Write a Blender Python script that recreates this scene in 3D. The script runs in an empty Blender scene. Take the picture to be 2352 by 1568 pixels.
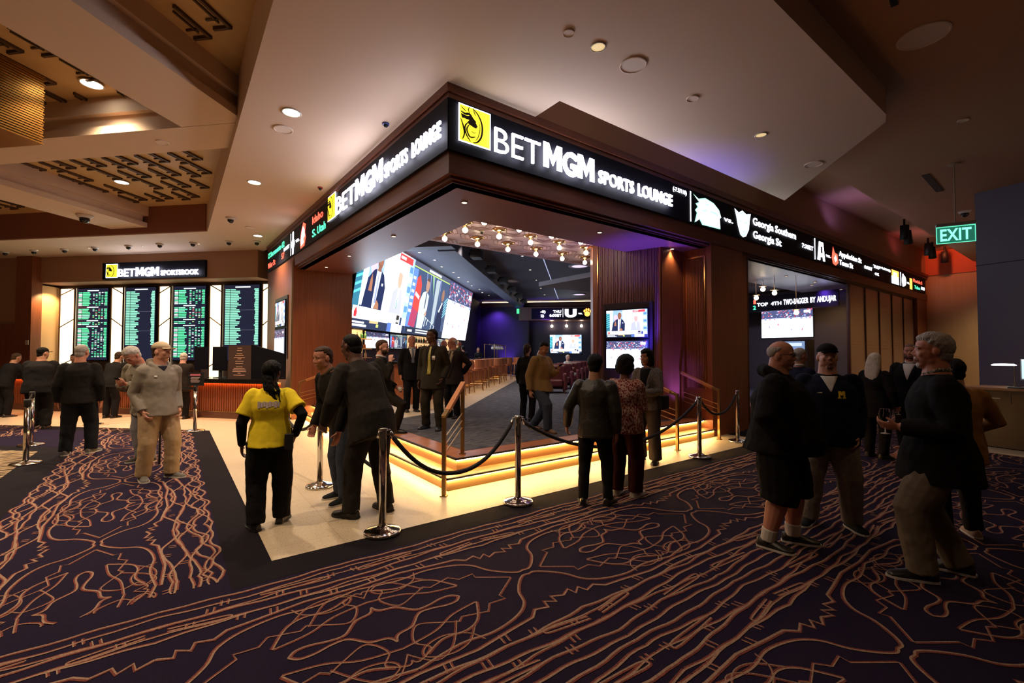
import bpy, bmesh, math, random
import numpy as np
from mathutils import Vector, Matrix, Quaternion
from mathutils.bvhtree import BVHTree
R = math.radians
S2 = math.sqrt(0.5)
scene = bpy.context.scene
COL = scene.collection
random.seed(7)

# ------------------------------------------------------------------ camera, world, light, exposure
CAM_H = 1.63
cam_d = bpy.data.cameras.new('camera')
cam_d.sensor_width = 36.0
cam_d.lens = 1045.0 / 2352.0 * 36.0
cam_d.clip_start = 0.05
cam_d.clip_end = 200
cam = bpy.data.objects.new('camera', cam_d)
COL.objects.link(cam)
AZ = R(53.3)
PITCH = math.atan(28 / 1045.0)
cam.location = (0, 0, CAM_H)
cam.rotation_euler = (R(90) + PITCH, 0, AZ - R(90))
scene.camera = cam

wd = bpy.data.worlds.new('world')
scene.world = wd
wd.use_nodes = True
wd.node_tree.nodes['Background'].inputs[0].default_value = (0.75, 0.45, 0.28, 1)
wd.node_tree.nodes['Background'].inputs[1].default_value = 0.03

scene.view_settings.view_transform = 'Standard'
scene.view_settings.look = 'None'
scene.view_settings.gamma = 1.0
scene.view_settings.exposure = 0.43
scene.cycles.max_bounces = 7
scene.cycles.diffuse_bounces = 4
scene.cycles.glossy_bounces = 3
scene.cycles.transmission_bounces = 4
scene.cycles.sample_clamp_indirect = 3.0
scene.cycles.use_denoising = True


def lamp(name, kind, loc, power, color, aim=None, size=0.2, size_y=None, spot=70, blend=0.6, spread=None):
    d = bpy.data.lights.new(name, kind)
    d.energy = power
    d.color = color
    if kind == 'AREA':
        d.size = size
        if size_y:
            d.shape = 'RECTANGLE'
            d.size_y = size_y
        if spread:
            d.spread = R(spread)
    else:
        d.shadow_soft_size = size
    if kind == 'SPOT':
        d.spot_size = R(spot)
        d.spot_blend = blend
    o = bpy.data.objects.new(name, d)
    COL.objects.link(o)
    o.location = loc
    v = Vector(aim if aim else (0, 0, -1))
    o.rotation_euler = v.to_track_quat('-Z', 'Y').to_euler()
    return o


WARM = (1.0, 0.66, 0.36)
SOFT = (1.0, 0.78, 0.58)
VIOLET = (0.22, 0.08, 1.0)
# recessed down-lamps of the hall (only some sit under a modelled fitting)
for (x, y, p) in [(1.23, 6.62, 55), (1.19, 9.77, 70), (1.83, 13.6, 70), (1.2, 3.4, 20), (3.56, 3.25, 8), (6.95, 3.14, 7),
                  (10.0, 3.3, 8)]:
    lamp('down_lamp', 'SPOT', (x, y, 4.80), p * 5, SOFT, spot=115, blend=0.9, size=0.07)
for (x, y, p) in [(-1.0, 8.98, 45), (-1.01, 13.2, 170), (-3.9, 11.6, 150), (-1.6, 5.0, 80), (-4.5, 14.5, 190), (-1.5, 2.0, 30), (-4.5, 7.0, 120)]:
    lamp('down_lamp', 'SPOT', (x, y, 5.5), p * 5, (1.0, 0.74, 0.48), spot=125, blend=0.9, size=0.07)
for (x, y, p) in [(15.87, 1.31, 60), (19.5, 1.2, 90), (23.5, 1.5, 90), (12.5, -1.2, 20), (8.0, -0.6, 8), (4.2, -0.8, 6)]:
    lamp('down_lamp', 'SPOT', (x, y, 5.18), p * 5, WARM, spot=120, blend=0.9, size=0.07)


# ------------------------------------------------------------------ materials
MATS = {}


def mat(name, col, rough=0.6, metal=0.0, emit=None, strength=0.0, spec=None, bump=None, var=None, sheen=None, coat=None):
    """Principled material; bump=(scale xyz, strength), var=(scale xyz, amount, second colour)."""
    if name in MATS:
        return MATS[name]
    m = bpy.data.materials.new(name)
    m.use_nodes = True
    nt = m.node_tree
    b = nt.nodes['Principled BSDF']
    b.inputs['Base Color'].default_value = (*col, 1)
    b.inputs['Roughness'].default_value = rough
    b.inputs['Metallic'].default_value = metal
    if spec is not None:
        b.inputs['Specular IOR Level'].default_value = spec
    if sheen:
        b.inputs['Sheen Weight'].default_value = sheen
    if coat:
        b.inputs['Coat Weight'].default_value = coat
    if emit is not None:
        b.inputs['Emission Color'].default_value = (*emit, 1)
        b.inputs['Emission Strength'].default_value = strength
    if bump or var:
        tc = nt.nodes.new('ShaderNodeTexCoord')
    if bump:
        mp = nt.nodes.new('ShaderNodeMapping')
        mp.inputs['Scale'].default_value = bump[0]
        nz = nt.nodes.new('ShaderNodeTexNoise')
        nz.inputs['Detail'].default_value = 4
        nz.inputs['Scale'].default_value = 1
        bp = nt.nodes.new('ShaderNodeBump')
        bp.inputs['Strength'].default_value = bump[1]
        bp.inputs['Distance'].default_value = 0.02
        nt.links.new(tc.outputs['Object'], mp.inputs[0])
        nt.links.new(mp.outputs[0], nz.inputs['Vector'])
        nt.links.new(nz.outputs['Fac'], bp.inputs['Height'])
        nt.links.new(bp.outputs[0], b.inputs['Normal'])
    if var:
        mp = nt.nodes.new('ShaderNodeMapping')
        mp.inputs['Scale'].default_value = var[0]
        nz = nt.nodes.new('ShaderNodeTexNoise')
        nz.inputs['Detail'].default_value = 5
        nz.inputs['Scale'].default_value = 1
        rp = nt.nodes.new('ShaderNodeValToRGB')
        rp.color_ramp.elements[0].position = 0.5 - var[1]
        rp.color_ramp.elements[1].position = 0.5 + var[1]
        rp.color_ramp.elements[0].color = (*col, 1)
        rp.color_ramp.elements[1].color = (*var[2], 1)
        nt.links.new(tc.outputs['Object'], mp.inputs[0])
        nt.links.new(mp.outputs[0], nz.inputs['Vector'])
        nt.links.new(nz.outputs['Fac'], rp.inputs[0])
        nt.links.new(rp.outputs[0], b.inputs['Base Color'])
    MATS[name] = m
    return m


def glow(col, s, sample=False):
    n = 'glow_%02d_%02d_%02d_%.1f' % (int(col[0] * 99), int(col[1] * 99), int(col[2] * 99), s)
    new = n not in MATS
    m = mat(n, tuple(c * 0.3 for c in col), 0.5, emit=col, strength=s)
    if new and not sample:
        m.cycles.emission_sampling = 'NONE'
    elif sample:
        m.cycles.emission_sampling = 'AUTO'
    return m


def flat(col, rough=0.55):
    return mat('paint_%02d_%02d_%02d' % tuple(int(c * 99) for c in col), col, rough)


wood_v = mat('wood_vertical', (0.20, 0.058, 0.022), 0.38, var=((40, 40, 1.2), 0.22, (0.30, 0.095, 0.036)))
wood_h = mat('wood_horizontal', (0.115, 0.030, 0.013), 0.4, var=((2.0, 2.0, 30), 0.22, (0.17, 0.046, 0.019)))
wood_dark = mat('wood_dark', (0.075, 0.022, 0.011), 0.4, var=((30, 30, 1.2), 0.2, (0.11, 0.034, 0.016)))
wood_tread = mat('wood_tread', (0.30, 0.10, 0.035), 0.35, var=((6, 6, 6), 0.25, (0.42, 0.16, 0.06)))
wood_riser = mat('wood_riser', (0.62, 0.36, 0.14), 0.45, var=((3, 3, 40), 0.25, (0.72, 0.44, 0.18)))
plaster = mat('plaster_ceiling', (0.68, 0.51, 0.38), 0.72)
plaster_r = mat('plaster_brown', (0.46, 0.25, 0.135), 0.8)
plaster_wall = mat('plaster_wall', (0.40, 0.22, 0.135), 0.75)
wall_cream = mat('wall_cream', (0.52, 0.36, 0.19), 0.6, var=((14, 14, 0.6), 0.2, (0.56, 0.40, 0.22)))
ceil_blue = mat('ceiling_night', (0.055, 0.055, 0.085), 0.7)
wall_night = mat('wall_night', (0.02, 0.016, 0.035), 0.6, var=((20, 20, 0.5), 0.2, (0.03, 0.022, 0.045)))
black_board = mat('black_board', (0.004, 0.004, 0.008), 0.6, spec=0.12)
black_matte = mat('black_matte', (0.008, 0.007, 0.007), 0.6)
steel = mat('polished_steel', (0.62, 0.58, 0.54), 0.12, 1.0)
brass = mat('brass', (0.62, 0.38, 0.16), 0.28, 1.0)
brass_dk = mat('brass_brushed', (0.40, 0.25, 0.10), 0.35, 1.0)
gold_trim = mat('gold_trim', (0.75, 0.42, 0.16), 0.18, 1.0)


def tile_material():
    m = bpy.data.materials.new('terrazzo_tile')
    m.use_nodes = True
    nt = m.node_tree
    b = nt.nodes['Principled BSDF']
    tc = nt.nodes.new('ShaderNodeTexCoord')
    br = nt.nodes.new('ShaderNodeTexBrick')
    br.offset = 0
    br.inputs['Scale'].default_value = 1
    br.inputs['Brick Width'].default_value = 0.61
    br.inputs['Row Height'].default_value = 0.61
    br.inputs['Mortar Size'].default_value = 0.003
    br.inputs['Color1'].default_value = (0.53, 0.43, 0.30, 1)
    br.inputs['Color2'].default_value = (0.51, 0.415, 0.285, 1)
    br.inputs['Mortar'].default_value = (0.40, 0.30, 0.20, 1)
    vo = nt.nodes.new('ShaderNodeTexVoronoi')
    vo.inputs['Scale'].default_value = 48
    rp = nt.nodes.new('ShaderNodeValToRGB')
    rp.color_ramp.elements[0].position = 0.15
    rp.color_ramp.elements[1].position = 0.24
    rp.color_ramp.elements[0].color = (0.30, 0.24, 0.17, 1)
    rp.color_ramp.elements[1].color = (1, 1, 1, 1)
    mx = nt.nodes.new('ShaderNodeMix')
    mx.data_type = 'RGBA'
    mx.blend_type = 'MULTIPLY'
    mx.inputs[0].default_value = 0.8
    nt.links.new(tc.outputs['Object'], br.inputs['Vector'])
    nt.links.new(tc.outputs['Object'], vo.inputs['Vector'])
    nt.links.new(vo.outputs['Distance'], rp.inputs[0])
    nt.links.new(br.outputs['Color'], mx.inputs[6])
    nt.links.new(rp.outputs[0], mx.inputs[7])
    nt.links.new(mx.outputs[2], b.inputs['Base Color'])
    b.inputs['Roughness'].default_value = 0.42
    return m


tile = tile_material()
carpet_base = mat('carpet_plum', (0.011, 0.007, 0.022), 0.95, spec=0.1, bump=((260, 260, 260), 0.5), var=((140, 12, 90), 0.25, (0.016, 0.010, 0.030)))
carpet_edge = mat('carpet_border', (0.010, 0.008, 0.012), 0.95, spec=0.1, bump=((260, 260, 260), 0.5))
yarn_tan = mat('yarn_tan', (0.31, 0.20, 0.14), 0.95, spec=0.1, var=((120, 120, 120), 0.12, (0.22, 0.125, 0.085)))
yarn_red = mat('yarn_red', (0.20, 0.055, 0.035), 0.95, spec=0.1, var=((120, 120, 120), 0.12, (0.10, 0.028, 0.03)))
lounge_carpet = mat('lounge_carpet', (0.022, 0.024, 0.042), 0.95, spec=0.1, var=((5, 38, 9), 0.16, (0.13, 0.125, 0.13)))
tan_carpet = mat('carpet_tan', (0.035, 0.024, 0.022), 0.95, spec=0.1, var=((2.0, 26, 9), 0.03, (0.36, 0.26, 0.15)))


# ------------------------------------------------------------------ geometry helpers
def link(o, parent=None):
    COL.objects.link(o)
    if parent is not None:
        o.parent = parent
    return o


class MB:
    """collects shapes; build() links them as ONE mesh object"""

    def __init__(self):
        self.v, self.f, self.m = [], [], []

    def add(self, vs, fs, mi=0):
        k = len(self.v)
        self.v.extend([tuple(p) for p in vs])
        for f in fs:
            self.f.append(tuple(i + k for i in f))
            self.m.append(mi)
        return self

    def box(self, c, s, rz=0.0, mi=0, M=None):
        hx, hy, hz = s[0] / 2, s[1] / 2, s[2] / 2
        ca, sa = math.cos(rz), math.sin(rz)
        vs = []
        for z in (-hz, hz):
            for (x, y) in ((-hx, -hy), (hx, -hy), (hx, hy), (-hx, hy)):
                p = Vector((c[0] + x * ca - y * sa, c[1] + x * sa + y * ca, c[2] + z))
                vs.append(M @ p if M else p)
        return self.add(vs, [(0, 3, 2, 1), (4, 5, 6, 7), (0, 1, 5, 4), (1, 2, 6, 5), (2, 3, 7, 6), (3, 0, 4, 7)], mi)

    def span(self, a, b, mi=0):
        return self.box(((a[0] + b[0]) / 2, (a[1] + b[1]) / 2, (a[2] + b[2]) / 2), (abs(b[0] - a[0]), abs(b[1] - a[1]), abs(b[2] - a[2])), 0, mi)

    def prism(self, poly, z0, z1, mi=0):
        n = len(poly)
        vs = [(p[0], p[1], z0) for p in poly] + [(p[0], p[1], z1) for p in poly]
        fs = [tuple(reversed(range(n))), tuple(range(n, 2 * n))]
        for i in range(n):
            j = (i + 1) % n
            fs.append((i, j, n + j, n + i))
        return self.add(vs, fs, mi)

    def rings(self, rings, mi=0, cap=True):
        n = len(rings[0])
        vs = [p for r in rings for p in r]
        fs = []
        for k in range(len(rings) - 1):
            for i in range(n):
                j = (i + 1) % n
                fs.append((k * n + i, k * n + j, (k + 1) * n + j, (k + 1) * n + i))
        if cap:
            fs.append(tuple(reversed(range(n))))
            fs.append(tuple(range((len(rings) - 1) * n, len(rings) * n)))
        return self.add(vs, fs, mi)

    def tube(self, pts, rad, n=8, mi=0, flat_=1.0, up=None):
        pts = [Vector(p) for p in pts]
        if not isinstance(rad, (list, tuple)):
            rad = [rad] * len(pts)
        rs, prev = [], None
        for i, p in enumerate(pts):
            t = (pts[min(i + 1, len(pts) - 1)] - pts[max(i - 1, 0)])
            if t.length < 1e-9:
                t = Vector((0, 0, 1))
            t.normalize()
            if prev is None:
                a = Vector(up) if up else (Vector((0, 0, 1)) if abs(t.z) < 0.9 else Vector((0, 1, 0)))
                x = a.cross(t)
                x.normalize()
            else:
                x = prev - t * prev.dot(t)
                if x.length < 1e-6:
                    x = t.orthogonal()
                x.normalize()
            prev = x
            y = t.cross(x)
            rs.append([p + x * (rad[i] * math.cos(2 * math.pi * k / n)) + y * (rad[i] * flat_ * math.sin(2 * math.pi * k / n)) for k in range(n)])
        return self.rings(rs, mi)

    def lathe(self, prof, c=(0, 0, 0), n=20, mi=0):
        rs = []
        for (r, z) in prof:
            rs.append([(c[0] + max(r, 1e-4) * math.cos(2 * math.pi * k / n), c[1] + max(r, 1e-4) * math.sin(2 * math.pi * k / n), c[2] + z) for k in range(n)])
        return self.rings(rs, mi)

    def ball(self, c, r, M=None, n=14, mi=0):
        """ellipsoid, r may be a 3-tuple, M an optional 3x3 orientation"""
        if not isinstance(r, (list, tuple)):
            r = (r, r, r)
        c = Vector(c)
        rs = []
        h = n // 2 + 1
        for i in range(h + 1):
            ph = -math.pi / 2 + math.pi * i / h
            cz, sz = math.cos(ph), math.sin(ph)
            cz = max(cz, 0.02)
            ring = []
            for k in range(n):
                q = Vector((r[0] * cz * math.cos(2 * math.pi * k / n), r[1] * cz * math.sin(2 * math.pi * k / n), r[2] * sz))
                ring.append(c + (M @ q if M else q))
            rs.append(ring)
        return self.rings(rs, mi)

    def build(self, name, mats, parent=None, smooth=False, bevel=0.0):
        me = bpy.data.meshes.new(name)
        me.from_pydata(self.v, [], self.f)
        if not isinstance(mats, (list, tuple)):
            mats = [mats]
        for m in mats:
            me.materials.append(m)
        if max(self.m, default=0) > 0:
            me.polygons.foreach_set('material_index', self.m)
        if smooth:
            me.polygons.foreach_set('use_smooth', [True] * len(me.polygons))
        me.validate()
        me.update()
        o = link(bpy.data.objects.new(name, me), parent)
        if smooth == 'auto':
            md = o.modifiers.new('edge', 'EDGE_SPLIT')
            md.split_angle = R(40)
        if bevel:
            md = o.modifiers.new('bevel', 'BEVEL')
            md.width = bevel
            md.segments = 2
            md.limit_method = 'ANGLE'
        return o


def thing(name, label, cat, loc=(0, 0, 0), rz=0.0, group=None):
    o = link(bpy.data.objects.new(name, None))
    o.empty_display_size = 0.1
    o.location = loc
    o.rotation_euler = (0, 0, rz)
    o['label'] = label
    o['category'] = cat
    if group:
        o['group'] = group
    return o


def tag(o, label, cat, group=None):
    o['label'] = label
    o['category'] = cat
    if group:
        o['group'] = group
    return o


def struct(o, label=None):
    o['kind'] = 'structure'
    if label:
        o['label'] = label
    return o


def dup(root, loc, rz=0.0, label=None):
    def cp(o, par):
        c = o.copy()
        COL.objects.link(c)
        if par is not None:
            c.parent = par
        for ch in [k for k in COL.objects if k.parent == o and k != c]:
            cp(ch, c)
        return c
    r = cp(root, None)
    r.location = loc
    r.rotation_euler = (0, 0, rz)
    if label:
        r['label'] = label
    return r


class Frame:
    """a flat sheet: origin, unit vectors right (x), up (y) and outward normal"""

    def __init__(self, o, x, y=(0, 0, 1)):
        self.o, self.x, self.y = Vector(o), Vector(x).normalized(), Vector(y).normalized()
        self.n = self.x.cross(self.y)

    def p(self, a, b, d=0.0):
        return self.o + self.x * a + self.y * b + self.n * d


def sheet(name, fr, shapes, parent=None, base=0.004, step=0.0015):
    """shapes: (polygon [(a,b)..], material) flat figures lying on a sheet, later ones on top -> ONE mesh"""
    mb, ms = MB(), []
    for i, (poly, m) in enumerate(shapes):
        if m not in ms:
            ms.append(m)
        d = base + step * i
        mb.add([fr.p(a, b, d) for a, b in poly], [tuple(range(len(poly)))], ms.index(m))
    return mb.build(name, ms, parent)


def rect(a0, b0, a1, b1):
    return [(a0, b0), (a1, b0), (a1, b1), (a0, b1)]


def ell(a, b, ra, rb, n=18, t0=0, t1=360):
    return [(a + ra * math.cos(R(t0 + (t1 - t0) * k / n)), b + rb * math.sin(R(t0 + (t1 - t0) * k / n))) for k in range(n)]


def text_mesh(txt, fr, a, b, h, m, width=None, bold=0.0, d=0.01, thick=0.004, align='LEFT', parent=None, name='lettering', slant=0):
    """real lettering: cap height h, optional total width, standing on the sheet"""
    cu = bpy.data.curves.new('txt', 'FONT')
    cu.body = txt
    cu.size = 1.0
    cu.offset = bold
    cu.extrude = thick / h * 0.7
    cu.resolution_u = 3
    cu.align_x = 'LEFT'
    cu.space_character = 1.0 + bold * 2.2
    if slant:
        cu.shear = slant
    to = bpy.data.objects.new('txt', cu)
    COL.objects.link(to)
    bpy.context.view_layer.update()
    dg = bpy.context.evaluated_depsgraph_get()
    me = bpy.data.meshes.new_from_object(to.evaluated_get(dg))
    bpy.data.objects.remove(to)
    me.name = name
    n = len(me.vertices)
    co = np.empty(n * 3)
    me.vertices.foreach_get('co', co)
    co = co.reshape(-1, 3)
    x0, x1 = co[:, 0].min(), co[:, 0].max()
    cap = 0.73
    sy = h / cap
    sx = sy if width is None else width / (x1 - x0)
    X = (co[:, 0] - x0) * sx
    if align == 'CENTER':
        X -= X.max() / 2
    Y = co[:, 1] * sy
    Zd = co[:, 2] * sy + d
    out = np.array(fr.o)[None, :] + np.outer(a + X, np.array(fr.x)) + np.outer(b + Y, np.array(fr.y)) + np.outer(Zd, np.array(fr.n))
    me.vertices.foreach_set('co', out.ravel())
    me.materials.clear()
    me.materials.append(m)
    me.update()
    return link(bpy.data.objects.new(name, me), parent)


_one_text = text_mesh


def text_mesh(txt, fr, a, b, h, m, width=None, bold=0.0, d=0.01, thick=0.004, align='LEFT', parent=None, name='lettering', slant=0):
    words = txt.split(' ')
    if len(words) == 1 or width is None:
        return _one_text(txt, fr, a, b, h, m, width, bold, d, thick, align, parent, name, slant)
    n = sum(len(w) for w in words) + .55 * (len(words) - 1)
    x = a
    for w in words:
        ww = width * len(w) / n
        o = _one_text(w, fr, x, b, h, m, ww * .98, bold, d, thick, 'LEFT', parent, name, slant)
        x += ww + width * .55 / n
    return o


# ================================================================== THE SETTING
def uv(u, v):
    """lounge frame: u runs away along the bar, v towards the bar wall"""
    return ((u - v) * S2, (u + v) * S2)


def bar_pt(u, v, z):
    x, y = uv(u, v)
    return (x, y, z)


# ---- floor: plum carpet with its woven line pattern, dark borders, tan carpet
fm = MB()
fm.span((-14, -6, -0.2), (32, 30, 0.0), 0)
def sheet_poly(mb, poly, z, mi):
    mb.add([(x, y, z) for x, y in poly], [tuple(range(len(poly)))], mi)
sheet_poly(fm, [(0.35, 3.70), (30, 3.70), (30, 5.0), (0.35, 5.0)], 0.0012, 1)
sheet_poly(fm, [(0.35, 5.0), (0.9, 5.0), (0.9, 11.7), (-8, 20.6), (-8, 20.1), (0.35, 11.2)], 0.0012, 1)
sheet_poly(fm, [(-1.78, 3.86), (-1.33, 3.86), (-1.33, 10.4), (-1.78, 10.85)], 0.0012, 1)
sheet_poly(fm, [(-1.78, 10.85), (-1.33, 10.4), (-1.33, 10.85), (-9, 18.5), (-9, 18.07)], 0.0012, 1)
sheet_poly(fm, [(-1.78, 3.86), (-1.78, 10.85), (-9, 18.07), (-12, 18.0), (-12, 3.86)], 0.0014, 4)


CLIP = [None]


def ribbon(mb, pts, w, mi, z):
    if CLIP[0] is not None:
        pts = [p for p in pts if p[1] > CLIP[0]]
        if len(pts) < 2:
            return
    n = len(pts)
    vs = []
    for i in range(n):
        a, b = pts[max(i - 1, 0)], pts[min(i + 1, n - 1)]
        dx, dy = b[0] - a[0], b[1] - a[1]
        l = math.hypot(dx, dy) or 1
        nx, ny = -dy / l * w / 2, dx / l * w / 2
        vs += [(pts[i][0] + nx, pts[i][1] + ny, z), (pts[i][0] - nx, pts[i][1] - ny, z)]
    mb.add(vs, [(2 * i, 2 * i + 1, 2 * i + 3, 2 * i + 2) for i in range(n - 1)], mi)


def smooth_path(pts, k=4):
    out = []
    n = len(pts)
    for i in range(n - 1):
        p0, p1, p2, p3 = pts[max(i - 1, 0)], pts[i], pts[i + 1], pts[min(i + 2, n - 1)]
        for j in range(k):
            t = j / k
            out.append(tuple(0.5 * ((2 * b) + (-a + c) * t + (2 * a - 5 * b + 4 * c - d) * t * t + (-a + 3 * b - 3 * c + d) * t ** 3)
                             for a, b, c, d in zip(p0, p1, p2, p3)))
    out.append(tuple(pts[-1]))
    return out


# the quarter of the carpet motif: s along the run (0 = knot, 1 = curl centre), t across (0 = axis, 1 = edge)
QUARTER = []
def q_(pts, w=1.0, sm=True):
    QUARTER.append((smooth_path(pts, 5) if sm else pts, w))
q_([(0.0, 0.035), (0.05, 0.03), (0.12, 0.09), (0.2, 0.2), (0.25, 0.33), (0.36, 0.42), (0.55, 0.47), (0.75, 0.45), (1.0, 0.5)], 1.1)
q_([(0.13, 0.0), (0.32, 0.155), (0.31, 0.21), (0.42, 0.2), (0.47, 0.27), (0.62, 0.22), (0.66, 0.26)], 0.6, False)
q_([(0.66, 0.26), (0.74, 0.2), (0.86, 0.14), (0.93, 0.28), (0.88, 0.38), (0.97, 0.45), (1.0, 0.42)], 0.6)
q_([(0.52, 0.0), (0.56, 0.045), (0.63, 0.05), (0.72, 0.025), (0.8, 0.03), (0.88, 0.13), (0.97, 0.16), (1.0, 0.22)], 1.0)
q_([(0.47, 0.13), (0.56, 0.3), (0.66, 0.36), (0.8, 0.35), (0.92, 0.42)], 0.9)
q_([(0.47, 0.13), (0.65, 0.17), (0.8, 0.26), (1.0, 0.30)], 0.7)
q_([(0.0, 0.42), (0.07, 0.38), (0.08, 0.45), (0.14, 0.40), (0.16, 0.47), (0.24, 0.44), (0.3, 0.5), (0.45, 0.52), (0.7, 0.56), (1.0, 0.54)], 1.3, False)
q_([(0.6, 0.35), (0.7, 0.47), (0.82, 0.5), (0.93, 0.44), (0.9, 0.36), (0.78, 0.33), (0.66, 0.4), (0.62, 0.5)], 0.55)
q_([(0.66, 0.24), (0.78, 0.44), (0.9, 0.5), (1.0, 0.36)], 0.5)
for (t0, amp, ph, fr_, w) in [(0.60, 0.055, 0.0, 1.0, 1.3), (0.655, 0.05, 0.5, 1.0, 1.0), (0.735, 0.06, 0.15, 1.0, 1.2), (0.79, 0.055, 0.62, 1.0, 1.1),
                              (0.86, 0.045, 0.3, 2.0, 1.2), (0.90, 0.035, 0.8, 2.0, 1.0), (0.955, 0.02, 0.1, 3.0, 1.2)]:
    pts = []
    for k in range(25):
        s = k / 24
        tri = 2 * abs(((s * fr_ + ph) % 1.0) - 0.5)            # hexagon-like zigzag, softened
        sq = min(max(tri * 1.8 - 0.4, 0), 1)
        pts.append((s, t0 + amp * (sq - 0.5) * 2 + 0.02 * math.sin(s * 6.28 * 2 + t0 * 20)))
    QUARTER.append((pts, w))
for (s, t0, t1) in [(0.12, 0.66, 0.72), (0.36, 0.58, 0.64), (0.52, 0.52, 0.6), (0.58, 0.76, 0.82), (0.7, 0.66, 0.73), (0.86, 0.55, 0.62), (0.9, 0.8, 0.86), (0.3, 0.83, 0.9), (0.22, 0.78, 0.84)]:
    QUARTER.append(([(s, t0), (s + 0.01, t1)], 0.55))
    QUARTER.append(([(s + 0.035, t0), (s + 0.045, t1)], 0.55))
# the stretched quarter for the runs that lie along the front
FLOW = []
for (t0, amp, ph, fr_, w) in [(0.60, 0.03, 0.0, 0.5, 1.3), (0.66, 0.03, 0.45, 0.5, 1.0), (0.74, 0.03, 0.2, 0.5, 1.3), (0.80, 0.03, 0.66, 0.5, 0.9), (0.88, 0.022, 0.3, 1.0, 1.1), (0.965, 0.012, 0.2, 1.0, 1.2)]:
    FLOW.append(([(k / 16, t0 + amp * math.sin(6.283 * (k / 16 * fr_ * 1.0 + ph)) + 0.006 * math.sin(k * 1.3 + t0 * 9)) for k in range(17)], w))
FQ = QUARTER[:9] + FLOW + QUARTER[16:]
FQ += [(smooth_path([(0.05, 0.69), (0.3, 0.645), (0.34, 0.66), (0.3, 0.68), (0.05, 0.72)], 3), 0.9), (smooth_path([(0.5, 0.83), (0.85, 0.79), (0.9, 0.81), (0.85, 0.84), (0.5, 0.86)], 3), 0.9)]


def motif(mb, c, ax, L, W, quarter, z):
    """one mirrored motif around its knot c; ax = 0 along X, 1 along Y"""
    for ms in (-1, 1):
        for mt in (-1, 1):
            z += 0.00013
            for (pts, w) in quarter:
                P = []
                for (s, t) in pts:
                    a, b = ms * s * L / 2, mt * t * W
                    P.append((c[0] + (a if ax == 0 else b), c[1] + (b if ax == 0 else a)))
                k_ = 1 if int(w * 1000 + pts[0][1] * 997) % 3 else -1
                ribbon(mb, [(x + 0.005 * k_ * ms, y - 0.006 * k_ * mt) for x, y in P], 0.016 * w + 0.004, 3, z)
                z += 0.000003
                ribbon(mb, P, 0.0115 * w, 2, z + 0.0009)


for k in range(4):
    motif(fm, (-0.49, 5.29 + 2.41 * k if k else 5.29), 1, 2.41, 0.84, QUARTER, 0.002)
motif(fm, (-0.49, 5.29 + 2.41 * 4), 1, 2.41, 0.84, QUARTER, 0.002)
CLIP[0] = 3.88
motif(fm, (-0.49, 2.88), 1, 2.41, 0.84, QUARTER, 0.002)
CLIP[0] = None
for k in range(-4, 12):
    motif(fm, (2.14 + 2.19 * k, 2.70), 0, 2.19, 0.98, FQ, 0.002)
for k in range(-2, 9):
    motif(fm, (2.14 + 2.19 * k + 1.1, 0.74), 0, 2.19, 0.98, FQ, 0.002)
for k in range(0, 8):
    motif(fm, (4.33 + 2.19 * k, -1.22), 0, 2.19, 0.98, FQ, 0.002)
for k in range(4):
    motif(fm, (-3.1 - 2.3 * (k % 2), 14.4 + 2.41 * (k // 2)), 1, 2.41, 0.84, QUARTER, 0.002)
struct(fm.build('floor', [carpet_base, carpet_edge, yarn_tan, yarn_red, tan_carpet]), 'plum carpet with tan branching lines and dark border')

tm = MB()
tm.prism([(0.65, 4.03), (9.0, 4.03), (9.0, 4.95), (2.75, 4.95), (2.75, 12.9), (2.2, 17.5), (-8.0, 27.0), (-8.0, 20.25), (0.65, 11.6)], -0.05, 0.004)
struct(tm.build('floor', tile), 'cream terrazzo tile walkway round the lounge steps')

# ---- steps and the raised lounge floor
sm = MB()
X0, Y0, X1, Y1 = 2.63, 4.8, 8.5, 12.6
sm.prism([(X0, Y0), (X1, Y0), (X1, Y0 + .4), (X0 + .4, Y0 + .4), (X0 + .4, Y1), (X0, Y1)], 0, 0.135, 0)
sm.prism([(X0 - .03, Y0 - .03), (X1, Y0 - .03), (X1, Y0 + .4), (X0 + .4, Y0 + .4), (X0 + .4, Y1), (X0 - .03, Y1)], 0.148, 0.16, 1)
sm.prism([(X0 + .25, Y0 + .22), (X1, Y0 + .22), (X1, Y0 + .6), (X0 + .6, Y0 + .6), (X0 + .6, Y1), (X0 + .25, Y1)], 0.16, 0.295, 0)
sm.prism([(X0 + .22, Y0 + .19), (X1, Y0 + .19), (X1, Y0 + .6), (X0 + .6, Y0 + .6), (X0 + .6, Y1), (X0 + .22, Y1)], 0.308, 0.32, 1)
for (d, z) in ((0, 0.135), (0.22, 0.295)):      # black nosing bars
    e = 0.25 if d else 0
    sm.span((X0 + e - .04, Y0 + d - .04, z + .007), (X1, Y0 + d - .012, z + .029), 2)
    sm.span((X0 + e - .04, Y0 + d - .04, z + .007), (X0 + e - .012, Y1, z + .029), 2)
steps = struct(sm.build('floor_steps', [wood_riser, wood_tread, black_matte]), 'two wooden steps with black nosings wrapping the lounge corner')
led = MB()
for (d, z) in ((0, 0.135), (0.22, 0.295)):
    e = 0.25 if d else 0
    led.span((X0 + e - .010, Y0 + d - .010, z - .002), (X1 - .01, Y0 + d - .001, z + .005), 0)
    led.span((X0 + e - .010, Y0 + d, z - .002), (X0 + e - .001, Y1 - .02, z + .005), 0)
led_o = led.build('light_strip', glow((1.0, 0.62, 0.22), 150, True), steps)
led_o['label'] = 'glowing warm light strip under the step nosing'

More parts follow.
